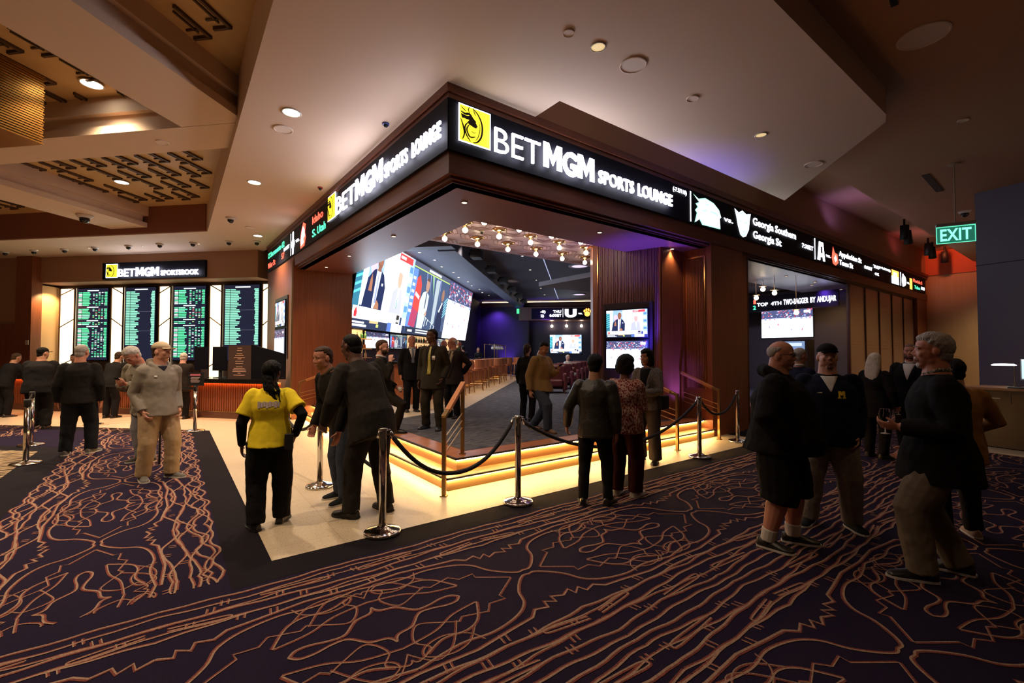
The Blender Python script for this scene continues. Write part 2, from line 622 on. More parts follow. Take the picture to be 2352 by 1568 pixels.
lf = MB()
lf.prism([(2.9, 5.05), (8.5, 5.05), (8.5, 5.6), (34, 5.6), (34, 42), (2.9, 42)], 0.0, 0.318, 0)
sheet_poly(lf, [(X0 + .55, Y0 + .53), (8.5, Y0 + .53), (8.5, 6), (34, 6), (34, 40), (X0 + .55, 40)], 0.3225, 1)
strip = [uv(10.75, 2.68), uv(27.5, 3.2), uv(27.5, 4.6), uv(9.6, 7.5), (3.2, 12.6), (3.2, 8.72), (3.44, 8.66)]
sheet_poly(lf, strip, 0.3245, 2)
struct(lf.build('floor', [wood_tread, lounge_carpet, tile]), 'raised lounge floor with navy flecked carpet and tile along the bar')

# ---- fascia: wood, set back mouldings; left arm leans very slightly
DL = (-0.032, 1.0)
def LP(t, d=0.0):
    """point t metres along the left face, d metres outward"""
    return (2.63 + DL[0] * t - d, 4.8 + DL[1] * t)
TL = 10.7      # length of the left arm
XR = 25.1      # right end
def fascia_poly(d, inner=0.25):
    return [(2.63 - d, 4.8 - d), (XR, 4.8 - d), (XR, 4.8 + inner), (2.63 + inner, 4.8 + inner), (LP(TL)[0] + inner, LP(TL)[1]), (LP(TL)[0] - d, LP(TL)[1])]
fa = MB()
fa.prism(fascia_poly(-0.04), 4.05, 4.72, 0)
fa.prism(fascia_poly(0.0), 3.81, 4.075, 0)
fa.prism(fascia_poly(-0.055), 3.775, 3.81, 1)
fa.prism(fascia_poly(-0.11), 3.75, 3.775, 0)
fa.prism(fascia_poly(0.015), 4.70, 4.79, 0)
fa.prism(fascia_poly(0.05), 4.79, 4.90, 0)
struct(fa.build('wall_fascia', [wood_h, wood_dark]), 'dark wood fascia carrying the signs above the lounge entrance')
so = MB()
so.prism([(2.75, 4.92), (8.6, 4.92), (8.6, 6.15), (3.82, 6.15), (3.82, 12.6), (2.5, 12.6)], 3.75, 3.95)
struct(so.build('ceiling_soffit', mat('soffit_wood', (0.20, 0.075, 0.06), 0.38, var=((3, 3, 3), 0.3, (0.23, 0.085, 0.065)))), 'polished dark wood soffit over the steps')
sp = MB()
sp.prism([(10.1, 4.92), (XR, 4.92), (XR, 6.6), (10.1, 6.6)], 3.75, 3.95)
struct(sp.build('ceiling_soffit', mat('soffit_lilac', (0.30, 0.24, 0.30), 0.35)), 'soffit over the glazed shopfront')

# ---- pale upper wall above the fascia on the right, slot ceiling, main ceilings
up = MB()
up.span((3.94, 4.83, 4.86), (XR, 5.05, 5.85))
struct(up.build('wall_upper', plaster_wall), 'plain brown wall band above the long ticker')
ps = MB()
ps.prism([(0.69, 1.85), (7.72, 1.85), (7.98, 1.92), (10.36, 4.22), (3.94, 4.26), (3.94, 4.85), (2.72, 4.85), (LP(TL)[0] + .1, LP(TL)[1]), (2.1, 17.2), (-8.5, 27.5), (-8.5, 23.69), (0.69, 14.5)], 4.88, 5.95)
struct(ps.build('ceiling', plaster), 'dropped plaster ceiling plane that wraps the lounge corner')
rc = MB()
rc.prism([(-0.4, -8), (32, -8), (32, 3.42), (7.5, 3.42), (7.5, 1.9), (0.7, 1.9), (0.7, 0.5), (-0.4, 0.5)], 5.25, 5.95)
struct(rc.build('ceiling', plaster_r), 'brown ceiling over the right side of the hall')
sl = MB()
sl.prism([(7.0, 3.3), (26, 3.3), (26, 5.0), (7.0, 5.0)], 5.84, 5.95)
struct(sl.build('ceiling_slot', plaster_r), 'recessed lighting slot along the shopfront')
# left side: gold coffers between beams laid at 45 degrees
gold_panel = mat('gold_panel', (0.52, 0.33, 0.14), 0.55, var=((5, 5, 5), 0.3, (0.60, 0.39, 0.17)))
gold_line = mat('gold_panel_groove', (0.07, 0.035, 0.014), 0.6)
gp = MB()
gp.prism([(-14, -8), (-0.4, -8), (-0.4, 0.5), (0.75, 0.5), (0.75, 14.6), (-9, 24.2), (-14, 24.2)], 5.62, 5.95, 0)
rnd = random.Random(3)
for i in range(-14, 18):
    for j in range(0, 44):
        if not (-2 < i < 16):
            continue
        u0, v0 = i * 0.66, j * 0.38
        if (i + j) % 2:
            u0 += 0.12
        c = uv(u0, v0)
        if math.hypot(c[0] + 1.01, c[1] - 13.76) < .4 or math.hypot(c[0] + 1.02, c[1] - 8.98) < .4:
            continue
        if c[0] > 0.5 or c[0] < -7 or c[1] < 0 or (u0 > 10.6):
            continue
        a = R(45)
        gp.box((c[0], c[1], 5.605), (0.52, 0.035, 0.05), a, 1)
        gp.box((c[0] + 0.26 * S2 + 0.1 * -S2, c[1] + 0.26 * S2 + 0.1 * S2, 5.605), (0.035, 0.24, 0.05), a, 1)
        gp.box((c[0] - 0.085 * S2, c[1] + 0.085 * S2, 5.61), (0.36, 0.022, 0.03), a, 1)
        gp.box((c[0] + 0.10 * S2 - 0.10 * S2, c[1] + 0.10 * S2 + 0.14 * S2, 5.61), (0.022, 0.16, 0.03), a, 1)
struct(gp.build('ceiling', [gold_panel, gold_line]), 'gold coffered ceiling with dark chevron relief lines')
bm_ = MB()
def beam(u0, u1, v0, v1, steps=True):
    for (e, z0, z1) in ((0.0, 5.05, 5.17), (0.07, 5.17, 5.36), (-0.02, 5.36, 5.62)) if steps else ((0, 5.05, 5.62),):
        bm_.prism([uv(u0 + e, v0 + e), uv(u1 - e, v0 + e), uv(u1 - e, v1 - e), uv(u0 + e, v1 - e)], z0, z1)
beam(-4, 5.99, 4.85, 5.92)
beam(6.0, 6.72, 4.85, 22)
beam(-4, 5.99, 11.6, 12.7)
beam(6.73, 10.69, 11.55, 12.7)
beam(6.73, 10.69, 19.0, 20.2)
struct(bm_.build('ceiling_beams', plaster), 'plaster beams crossing the gold ceiling at an angle')
re_ = MB()
re_.prism([uv(10.70, 9.8), uv(10.78, 9.8), uv(10.78, 24), uv(10.70, 24)], 4.9, 5.62)
struct(re_.build('wall_drop', mat('plaster_russet', (0.22, 0.075, 0.045), 0.8)), 'russet upright face at the end of the coffers')

# ---- piers of the lounge entrance
pr = MB()
PIER = [(8.5, 4.82), (9.75, 4.82), (9.75, 4.9), (10.1, 4.9), (10.1, 5.4), (9.6, 7.6), (7.7, 7.3), (7.32, 6.87), (7.76, 5.43), (8.5, 5.43)]
pr.prism(PIER, 0, 4.1)
struct(pr.build('wall_pier', wood_v), 'tall reddish wood pier right of the lounge steps')
pl = MB()
pl.prism([(2.38, 12.32), (3.835, 12.32), (3.835, 12.62), (3.6, 13.2), (2.9, 15.8), (LP(TL)[0], 15.5), (LP(TL)[0], 15.42)], 0, 4.06)
struct(pl.build('wall_pier', wood_v), 'tall reddish wood pier left of the lounge steps')


def reeds(name, p0, p1, z0, z1, out, n, mat_, label):
    mb = MB()
    for k in range(n):
        t = (k + 0.5) / n
        c = (p0[0] + (p1[0] - p0[0]) * t, p0[1] + (p1[1] - p0[1]) * t)
        d = 0.006 + 0.012 * ((k * 7) % 5) / 4
        w = math.hypot(p1[0] - p0[0], p1[1] - p0[1]) / n * 0.7
        ang = math.atan2(p1[1] - p0[1], p1[0] - p0[0])
        mb.box((c[0] + out[0] * d / 2, c[1] + out[1] * d / 2, (z0 + z1) / 2), (w, d * 2, z1 - z0), ang)
    o = mb.build(name, mat_)
    return struct(o, label)


A_, B_ = Vector((7.76, 5.43)), Vector((7.32, 6.87))
dAB = (B_ - A_).normalized()
nAB = Vector((-dAB.y, dAB.x))
if nAB.dot(Vector((-1, -1))) < 0:
    nAB = -nAB
P2 = lambda t, d=0.0: A_ + dAB * t + nAB * d
reeded = mat('wood_reeded', (0.26, 0.11, 0.10), 0.35, var=((30, 30, 1.0), 0.2, (0.17, 0.065, 0.06)))
reeds('trim_1', P2(0.08), P2(1.42), 1.0, 3.98, nAB, 46, reeded, 'reeded wood panel behind the stacked screens')
reeds('trim_2', (8.49, 4.98), (8.49, 5.36), 0.95, 3.55, (-1, 0), 26, wood_v, 'framed reeded panel on the pier')
gt = MB()
for t in (0.03, 1.38):
    c = P2(t, 0.012)
    gt.box((c.x, c.y, 2.2), (0.022, 0.03, 3.6), math.atan2(dAB.y, dAB.x))
gt.box((8.488, 4.95, 2.25), (0.03, 0.022, 2.66))
gt.box((8.488, 5.39, 2.25), (0.03, 0.022, 2.66))
gt.box((8.488, 5.17, 3.58), (0.03, 0.46, 0.03))
struct(gt.build('trim_3', gold_trim), 'thin gold edging strips on the pier')
gt2 = MB()
gt2.box((2.36, 12.33, 2.0), (0.03, 0.03, 3.9))
struct(gt2.build('trim_4', brass_dk), 'thin brass strip at the left pier corner')

# ---- lounge shell
lc = MB()
lc.prism([(3.82, 8.62), (9.6, 8.62), (9.9, 6.6), (34, 6.6), (34, 44), (2.0, 44), (2.0, 15.4), (3.9, 12.6), (3.82, 12.6)], 5.0, 5.1)
struct(lc.build('ceiling', ceil_blue), 'dark blue lounge ceiling')
oc = MB()
oc.prism([(3.78, 6.1), (9.7, 6.1), (9.7, 8.62), (3.78, 8.62)], 4.0, 5.1, 0)
lilac = mat('ornate_ceiling', (0.56, 0.41, 0.47), 0.5)
groove = mat('ornate_groove', (0.20, 0.10, 0.085), 0.6)
for i in range(8):
    for j in range(4):
        cx, cy = 4.1 + i * 0.8 + (0.4 if j % 2 else 0), 6.35 + j * 0.72
        for s in (0.36, 0.26, 0.16):
            hx = [(cx + s * math.cos(R(60 * k)) * 1.05, cy + s * math.sin(R(60 * k)) * 0.85) for k in range(7)]
            for a, b in zip(hx[:-1], hx[1:]):
                if max(a[0], b[0]) < 9.6 and 6.12 < min(a[1], b[1]) and max(a[1], b[1]) < 8.6:
                    oc.tube([(a[0], a[1], 3.999), (b[0], b[1], 3.999)], 0.008, 4, 1)
struct(oc.build('ceiling_ornate', [lilac, groove]), 'lilac ceiling with nested hexagon relief over the entrance')
bw = MB()
bw.prism([uv(11.55, 6.35), uv(29.3, 6.35), uv(29.3, 6.6), uv(11.8, 6.6)], 0.3, 5.0)
struct(bw.build('wall_bar', wall_night), 'dark wall behind the bar')
bk = MB()
bk.prism([uv(29.2, 3.4), uv(29.5, 3.4), uv(29.5, 6.4), uv(29.2, 6.4)], 0.3, 4.72)
bk.prism([uv(29.9, -3.2), uv(30.2, -3.2), uv(30.2, 3.4), uv(29.9, 3.4)], 0.3, 4.72)
bk.prism([uv(29.0, 3.2), uv(30.2, 3.2), uv(30.2, 3.5), uv(29.0, 3.5)], 0.3, 4.72)
struct(bk.build('wall_back', wall_night), 'violet lit back wall of the lounge')
bd = MB()
bd.prism([uv(29.0, -3.2), uv(29.6, -3.2), uv(29.6, 6.4), uv(29.0, 6.4)], 4.66, 4.93)
bd.prism([uv(28.4, -3.2), uv(29.9, -3.2), uv(29.9, 3.7), uv(28.4, 3.7)], 3.72, 4.55)
struct(bd.build('trim_5', [wood_dark]), 'wood band below the lit cove of the lounge')
cv = MB()
cv.prism([uv(29.05, -3), uv(29.12, -3), uv(29.12, 6.2), uv(29.05, 6.2)], 4.935, 4.965)
struct(cv.build('trim_6', glow((1.0, 0.7, 0.35), 6, True)), 'warm cove light along the lounge back wall')
sw = MB()
sw.prism([uv(10.4, -3.4), uv(30, -3.4), uv(30, -3.2), uv(10.4, -3.2)], 0.3, 5.0)
struct(sw.build('wall_side', wall_night), 'dark side wall of the lounge')
lb = MB()      # sloped beam with projector brackets
def bp(u, v, z):
    return bar_pt(u, v, z)
lb.rings([[bp(u, 4.35, 5.0), bp(u, 3.95, 4.55), bp(u, 3.45, 4.55), bp(u, 3.35, 5.0)] for u in (12.5, 28.8)])
lb.rings([[bp(12.7, v, 5.0), bp(12.3, v, 4.55), bp(11.9, v, 4.55), bp(11.8, v, 5.0)] for v in (3.4, 7.0)])
struct(lb.build('ceiling_beams', mat('beam_blue', (0.09, 0.10, 0.15), 0.6)), 'blue grey sloped beam crossing the lounge ceiling')
slit = MB()
for v in (1.2, -1.0):
    slit.prism([uv(15, v), uv(28, v), uv(28, v + .03), uv(15, v + .03)], 4.985, 4.999)
struct(slit.build('trim_7', glow((0.55, 0.6, 0.9), 0.6)), 'thin pale slots in the lounge ceiling')

# ---- sportsbook bay on the left (45 degrees to the lounge)
sb = MB()
sb.prism([uv(12.85, 9.9), uv(13.6, 9.9), uv(13.6, 25), uv(12.85, 25)], 4.02, 4.9)
struct(sb.build('wall_sportsbook', plaster_wall), 'brown bulkhead above the odds boards')
sb2 = MB()
sb2.prism([uv(13.55, 9.4), uv(13.8, 9.4), uv(13.8, 18.4), uv(13.55, 18.4)], 0, 4.05)
struct(sb2.build('wall_sportsbook', mat('board_backing', (0.035, 0.018, 0.010), 0.5)), 'dark backing wall of the odds boards')
sb3 = MB()
sb3.prism([uv(12.85, 17.99), uv(13.55, 18.12), uv(13.55, 18.3), uv(12.85, 18.3)], 0, 3.95)
struct(sb3.build('wall_return', mat('plaster_amber_light', (0.62, 0.40, 0.20), 0.7)), 'amber lit return wall beside the odds boards')  # amber of the light is put into the plaster colour as well
sb4 = MB()
sb4.prism([uv(12.6, 17.96), uv(12.9, 17.96), uv(12.9, 18.6), uv(12.6, 18.6)], 0, 4.9)
sb4.prism([uv(12.7, 18.6), uv(12.9, 18.6), uv(12.9, 26), uv(12.7, 26)], 0, 2.62)
struct(sb4.build('wall_left', wood_v), 'wood pillar and panelling at the far left')
sb5 = MB()
sb5.prism([uv(12.8, 18.6), uv(13.0, 18.6), uv(13.0, 26), uv(12.8, 26)], 2.62, 4.9)
struct(sb5.build('wall_left', plaster_wall), 'plain wall above the panelling at the far left')
sb6 = MB()
sb6.prism([uv(12.62, 19.5), uv(12.70, 19.5), uv(12.70, 24), uv(12.62, 24)], 0, 2.25)
struct(sb6.build('door_1', mat('doorway_dark', (0.008, 0.004, 0.003), 0.7)), 'dark doorway at the far left')

# ---- glazed shopfront on the right
SX0, SX1 = 10.1, 16.3
gl = MB()
gl.span((SX0, 4.93, 0.05), (SX1, 4.95, 3.75))
glass = bpy.data.materials.new('clear_glass')
glass.use_nodes = True
gb = glass.node_tree.nodes['Principled BSDF']
gb.inputs['Base Color'].default_value = (0.95, 0.96, 1, 1)
gb.inputs['Roughness'].default_value = 0.02
gb.inputs['Transmission Weight'].default_value = 1.0
gb.inputs['IOR'].default_value = 1.05
glass2 = bpy.data.materials.new('etched_glass')
glass2.use_nodes = True
gb = glass2.node_tree.nodes['Principled BSDF']
gb.inputs['Base Color'].default_value = (0.36, 0.24, 0.18, 1)
gb.inputs['Roughness'].default_value = 0.3
gb.inputs['Metallic'].default_value = 0.35
struct(gl.build('window_1', glass), 'clear shopfront glass')
g2 = MB()
for k in range(5):
    x = 16.5 + k * 1.42
    g2.span((x, 4.93, 0.05), (x + 1.34, 4.96, 3.75), 0)
    for z in (3.3, 3.2, 3.1, 2.0, 1.9, 1.8):
        g2.span((x + 0.15 + 0.05 * k, 4.925, z), (x + 0.95, 4.93, z + 0.018), 1)
struct(g2.build('window_2', [glass2, brass_dk]), 'etched bronze glass panels of the shopfront')
fr = MB()
for x in (SX0 + .02, 16.4, 17.85, 19.27, 20.69, 22.11, 23.55):
    fr.span((x - .035, 4.90, 0), (x + .035, 4.99, 3.75))
fr.span((SX0, 4.90, 0), (23.6, 4.99, 0.1))
struct(fr.build('trim_8', wood_dark), 'dark shopfront mullions and sill')
ec = MB()
ec.span((23.6, 4.82, 0), (XR, 5.2, 3.82))
struct(ec.build('wall_end', wood_v), 'wood end pier of the shopfront')
rw = MB()
rw.span((17.9, 4.97, 0), (18.1, 12, 3.9), 0)
rw.span((17.88, 4.97, 0), (17.9, 5.45, 3.75), 1)
struct(rw.build('wall_shop', [mat('shop_wall', (0.09, 0.075, 0.075), 0.6), mat('shop_violet', (0.05, 0.03, 0.22), 0.6)]), 'grey and violet back wall inside the shopfront')
rcl = MB()
rcl.span((10.1, 6.5, 3.95), (18.5, 12, 4.1))
struct(rcl.build('ceiling', mat('shop_ceiling', (0.12, 0.09, 0.10), 0.6)), 'ceiling inside the shopfront')
crw = MB()
crw.span((25.1, 3.26, 0), (25.3, 4.9, 4.85), 0)
crw.span((25.1, -6, 0), (25.3, 3.26, 5.3), 0)
struct(crw.build('wall_right', wall_cream), 'cream panelled wall at the far right')
crd = MB()
crd.span((25.05, 3.3, 4.85), (25.3, 4.9, 5.85))
struct(crd.build('wall_slot_end', mat('slot_red_light', (0.60, 0.16, 0.08), 0.8)), 'red lit end wall of the ceiling slot')  # red of the light is put into the wall colour too
bc = MB()
bc.prism([(14.5, 1.93), (15.6, 1.5), (15.6, -1.5), (14.2, 0.6)], 0, 5.26)
struct(bc.build('wall_column', mat('column_slate', (0.17, 0.155, 0.22), 0.45)), 'slate blue panelled column at the far right')
jl = MB()
jl.prism([(14.493, 1.933), (14.5, 1.94), (14.2, 0.61), (14.19, 0.6)], 3.60, 3.615)
struct(jl.build('trim_9', black_matte), 'joint line across the slate column')

# coloured wall-wash lamps of the lounge
lamp('violet_lamp', 'SPOT', bar_pt(28.6, 4.6, 0.6), 260, VIOLET, aim=(0.25, 0.25, 1), spot=80, blend=0.9, size=0.1)
lamp('violet_lamp', 'SPOT', bar_pt(28.4, 5.2, 4.5), 200, VIOLET, aim=(0.35, 0.35, -1), spot=120, blend=0.9, size=0.1)
lamp('violet_lamp', 'SPOT', (7.5, 5.65, 1.6), 520, (0.07, 0.05, 1.0), aim=(0.0, -0.05, 1), spot=70, blend=0.9, size=0.1)
lamp('violet_lamp', 'SPOT', (8.2, 5.1, 0.5), 80, (0.16, 0.09, 1.0), aim=(-0.05, .35, 1), spot=80, blend=0.9, size=0.06)
lamp('violet_lamp', 'SPOT', (7.1, 5.75, 0.5), 60, (0.45, 0.25, 1.0), aim=(.12, .25, 1), spot=80, blend=0.9, size=0.06)
lamp('violet_lamp', 'SPOT', (16.2, 5.6, 3.6), 60, VIOLET, aim=(0.7, -0.15, -0.6), spot=110, blend=0.9, size=0.1)
lamp('violet_lamp', 'SPOT', bar_pt(27.5, 2.0, 3.6), 60, VIOLET, aim=(0.3, 0.3, 0.5), spot=140, blend=0.9, size=0.1)
for (u, v, p) in [(13, 3.2, 40), (17, 3.0, 40), (21, 3.0, 40), (25, 2.8, 40), (13.5, 0.6, 40), (18, 0.2, 40), (23, 0, 40), (15, 5.2, 30), (20, 5.2, 30)]:
    lamp('down_lamp', 'SPOT', bar_pt(u, v, 4.9), p * 4.5, SOFT, spot=100, blend=0.8, size=0.06)
lamp('shop_fill_lamp', 'AREA', (13.2, 8.2, 3.93), 110, (0.7, 0.62, 1.0), size=1.6)  # added lavender panel, out of view, to brighten the shop and its soffit
lamp('red_lamp', 'SPOT', (23.6, 4.0, 5.6), 42, (1, 0.2, 0.08), aim=(1, 0.05, -0.35), spot=90, size=0.05)
lamp('red_lamp', 'SPOT', (20.5, 4.2, 4.95), 7, (0.9, 0.15, 0.25), aim=(0.3, 0, 1), spot=140, size=0.05)
lamp('violet_lamp', 'SPOT', (14.5, 4.25, 4.95), 12, (0.45, 0.3, 1), aim=(0.3, -0.1, 1), spot=150, size=0.05)


# ================================================================== SIGNS, SCREENS, LIGHT FITTINGS
ORD = ['first', 'second', 'third', 'fourth', 'fifth', 'sixth', 'seventh', 'eighth', 'ninth', 'tenth', 'eleventh', 'twelfth']
W_ = glow((0.86, 0.86, 1.0), 11.0, True)
W2 = glow((0.86, 0.88, 1.0), 5.0, True)
WS = glow((0.85, 0.92, 1.0), 2.2, True)
YEL = glow((1.0, 0.80, 0.03), 1.25, True)
GRN = glow((0.08, 0.95, 0.42), 1.6)
RED = glow((1.0, 0.09, 0.05), 2.2)
ORG = glow((1.0, 0.35, 0.06), 2.2)
BLK = mat('ink_black', (0.004, 0.004, 0.004), 0.5)
MINT = glow((0.35, 0.8, 0.62), 1.5)
FR_R = Frame((0, 4.795, 0), (1, 0, 0))
FR_L = Frame((LP(TL)[0], LP(TL)[1], 0), (0.032, -1, 0))      # a = TL - t


def al(y):      # position along the left face from a world y
    return TL - (y - 4.8)


def maned_head(fr, a, b, s, d, parent):
    """square yellow tile with the black line drawing of a maned profile"""
    sh = [(rect(a - .03 * s, b - .03 * s, a + 1.03 * s, b + 1.03 * s), W2), (rect(a, b, a + s, b + s), YEL)]
    o = sheet('logo_tile', fr, sh, parent, d, 0.004)
    o['label'] = 'glowing yellow square with a black maned head'
    mb = MB()
    def st(pts, w):
        pts = smooth_path(pts, 4)
        n = len(pts)
        L, Rr = [], []
        for i, (x, y) in enumerate(pts):
            p, q = pts[max(i - 1, 0)], pts[min(i + 1, n - 1)]
            dx, dy = q[0] - p[0], q[1] - p[1]
            l = math.hypot(dx, dy) or 1
            ww = w * (0.35 + 0.65 * math.sin(math.pi * (i + .5) / n)) / 2
            L.append((x - dy / l * ww, y + dx / l * ww))
            Rr.append((x + dy / l * ww, y - dx / l * ww))
        vs = [fr.p(a + min(max(x, 0), 1) * s, b + min(max(y, 0), 1) * s, d + .012) for x, y in L + Rr]
        mb.add(vs, [(i, i + 1, n + i + 1, n + i) for i in range(n - 1)])
    st([(0.40, 0.99), (0.58, 0.86), (0.70, 0.66), (0.73, 0.45), (0.68, 0.22), (0.55, 0.06), (0.42, 0.02)], 0.06)
    mb.add([fr.p(a + x * s, b + y * s, d + .0125) for x, y in [(.03, .74), (.2, .72), (.36, .74), (.48, .64), (.58, .50), (.44, .45), (.36, .52), (.24, .56), (.30, .62), (.2, .64), (.06, .62)]], [tuple(range(11))])
    st([(0.03, 0.80), (0.16, 0.76), (0.3, 0.79), (0.4, 0.70), (0.52, 0.62)], 0.07)
    st([(0.04, 0.72), (0.2, 0.66), (0.34, 0.70), (0.46, 0.6), (0.55, 0.5)], 0.10)
    st([(0.26, 0.55), (0.4, 0.52), (0.54, 0.47)], 0.10)
    st([(0.02, 0.60), (0.10, 0.42), (0.14, 0.2), (0.08, 0.03)], 0.05)
    st([(0.26, 0.55), (0.16, 0.40), (0.20, 0.2), (0.34, 0.03)], 0.05)
    st([(0.3, 0.5), (0.22, 0.34), (0.32, 0.16), (0.50, 0.2)], 0.05)
    st([(0.30, 0.99), (0.27, 0.9), (0.31, 0.82)], 0.03)
    st([(0.04, 0.93), (0.12, 0.88), (0.2, 0.84)], 0.03)
    st([(0.44, 0.97), (0.46, 0.88), (0.52, 0.80)], 0.03)
    st([(0.36, 0.34), (0.44, 0.30), (0.52, 0.33)], 0.02)
    st([(0.62, 0.66), (0.65, 0.45), (0.58, 0.2), (0.5, 0.1)], 0.025)
    mb.build('maned_head_drawing', BLK, o)


def heavy_m(fr, a, b, h, w, m, name):
    mb = MB()
    s_ = .27
    out = [(0, 0), (0, 1), (s_ * 1.05, 1), (.5, .48), (1 - s_ * 1.05, 1), (1, 1), (1, 0), (1 - s_, 0), (1 - s_, .56), (.5, .12), (s_, .56), (s_, 0)]
    n = len(out)
    f0 = [fr.p(a + x * w, b + y * h, .05) for x, y in out]
    f1 = [fr.p(a + x * w, b + y * h, .062) for x, y in out]
    tri = [(0, 1, 10, 11), (1, 2, 3, 9, 10), (3, 4, 5, 8, 9), (5, 6, 7, 8)]
    mb.add(f0 + f1, [tuple(i + n for i in reversed(t)) for t in tri] + [(i, (i + 1) % n, n + (i + 1) % n, n + i) for i in range(n)])
    return mb.build(name, m)


def halo_text(txt, fr, a, b, h, width, parent, bold, name):
    if txt == 'MGM':
        heavy_m(fr, a, b, h, width * .345, W_, name)
        text_mesh('G', fr, a + width * .37, b - h * .01, h * .98, W_, width * .27, .03, .05, .012, name=name)
        heavy_m(fr, a + width * .66, b, h, width * .345, W_, name)
        return
    text_mesh(txt, fr, a, b, h, W_, width, bold, 0.05, 0.012, parent=parent, name=name)


# --- great sign on the right face
sg = thing('illuminated_sign', 'large glowing white letter sign with yellow tile on the right fascia face', 'sign', (2.62, 4.79, 4.07))
inv = Matrix.Translation(-Vector(sg.location))
def under(o, root):
    o.parent = root
    o.matrix_parent_inverse = Matrix.Translation(-Vector(root.location)) if root.rotation_euler.z == 0 else root.matrix_world.inverted()
    return o
bk_ = MB()
bk_.span((2.60, 4.755, 4.075), (7.12, 4.80, 4.70))
under(bk_.build('sign_panel', black_board), sg)
class Sub:      # parents a list of fresh objects to a thing that does not sit at the origin
    def __init__(self, root):
        self.root = root
    def __enter__(self):
        self.before = set(COL.objects)
        return self
    def __exit__(self, *a):
        for o in list(COL.objects):
            if o not in self.before and o.parent is None and o is not self.root and o.type == 'MESH':
                under(o, self.root)
FS = Frame((0, 4.752, 0), (1, 0, 0))
with Sub(sg):
    maned_head(FS, 2.735, 4.215, 0.44, 0.02, None)
    halo_text('BET', FS, 3.23, 4.19, 0.345, 0.76, None, -0.012, 'letters_thin')
    halo_text('MGM', FS, 4.04, 4.205, 0.345, 1.0, None, 0.03, 'letters_bold')
    halo_text('SPORTS', FS, 5.15, 4.235, 0.20, 0.83, None, 0.014, 'letters_small')
    halo_text('LOUNGE', FS, 6.09, 4.235, 0.20, 0.95, None, 0.018, 'letters_small')
# --- great sign on the left face
sg2 = thing('illuminated_sign', 'large glowing white letter sign with yellow tile on the left fascia face', 'sign', (2.6, 4.8, 4.07))
FSL = Frame((LP(TL)[0] - .04, LP(TL)[1], 0), (0.032, -1, 0))
with Sub(sg2):
    m_ = MB()
    m_.prism([LP(-0.04, .043), LP(4.75, .043), LP(4.75, 0), LP(-0.04, 0)], 4.075, 4.70)
    m_.build('sign_panel', black_board)
    maned_head(FSL, al(9.36), 4.25, 0.46, 0.02, None)
    halo_text('BET', FSL, al(8.75), 4.22, 0.345, 0.98, None, -0.012, 'letters_thin')
    halo_text('MGM', FSL, al(7.72), 4.22, 0.345, 1.15, None, 0.03, 'letters_bold')
    halo_text('SPORTS', FSL, al(6.5), 4.24, 0.20, 0.76, None, 0.014, 'letters_small')
    halo_text('LOUNGE', FSL, al(5.6), 4.24, 0.20, 0.76, None, 0.018, 'letters_small')

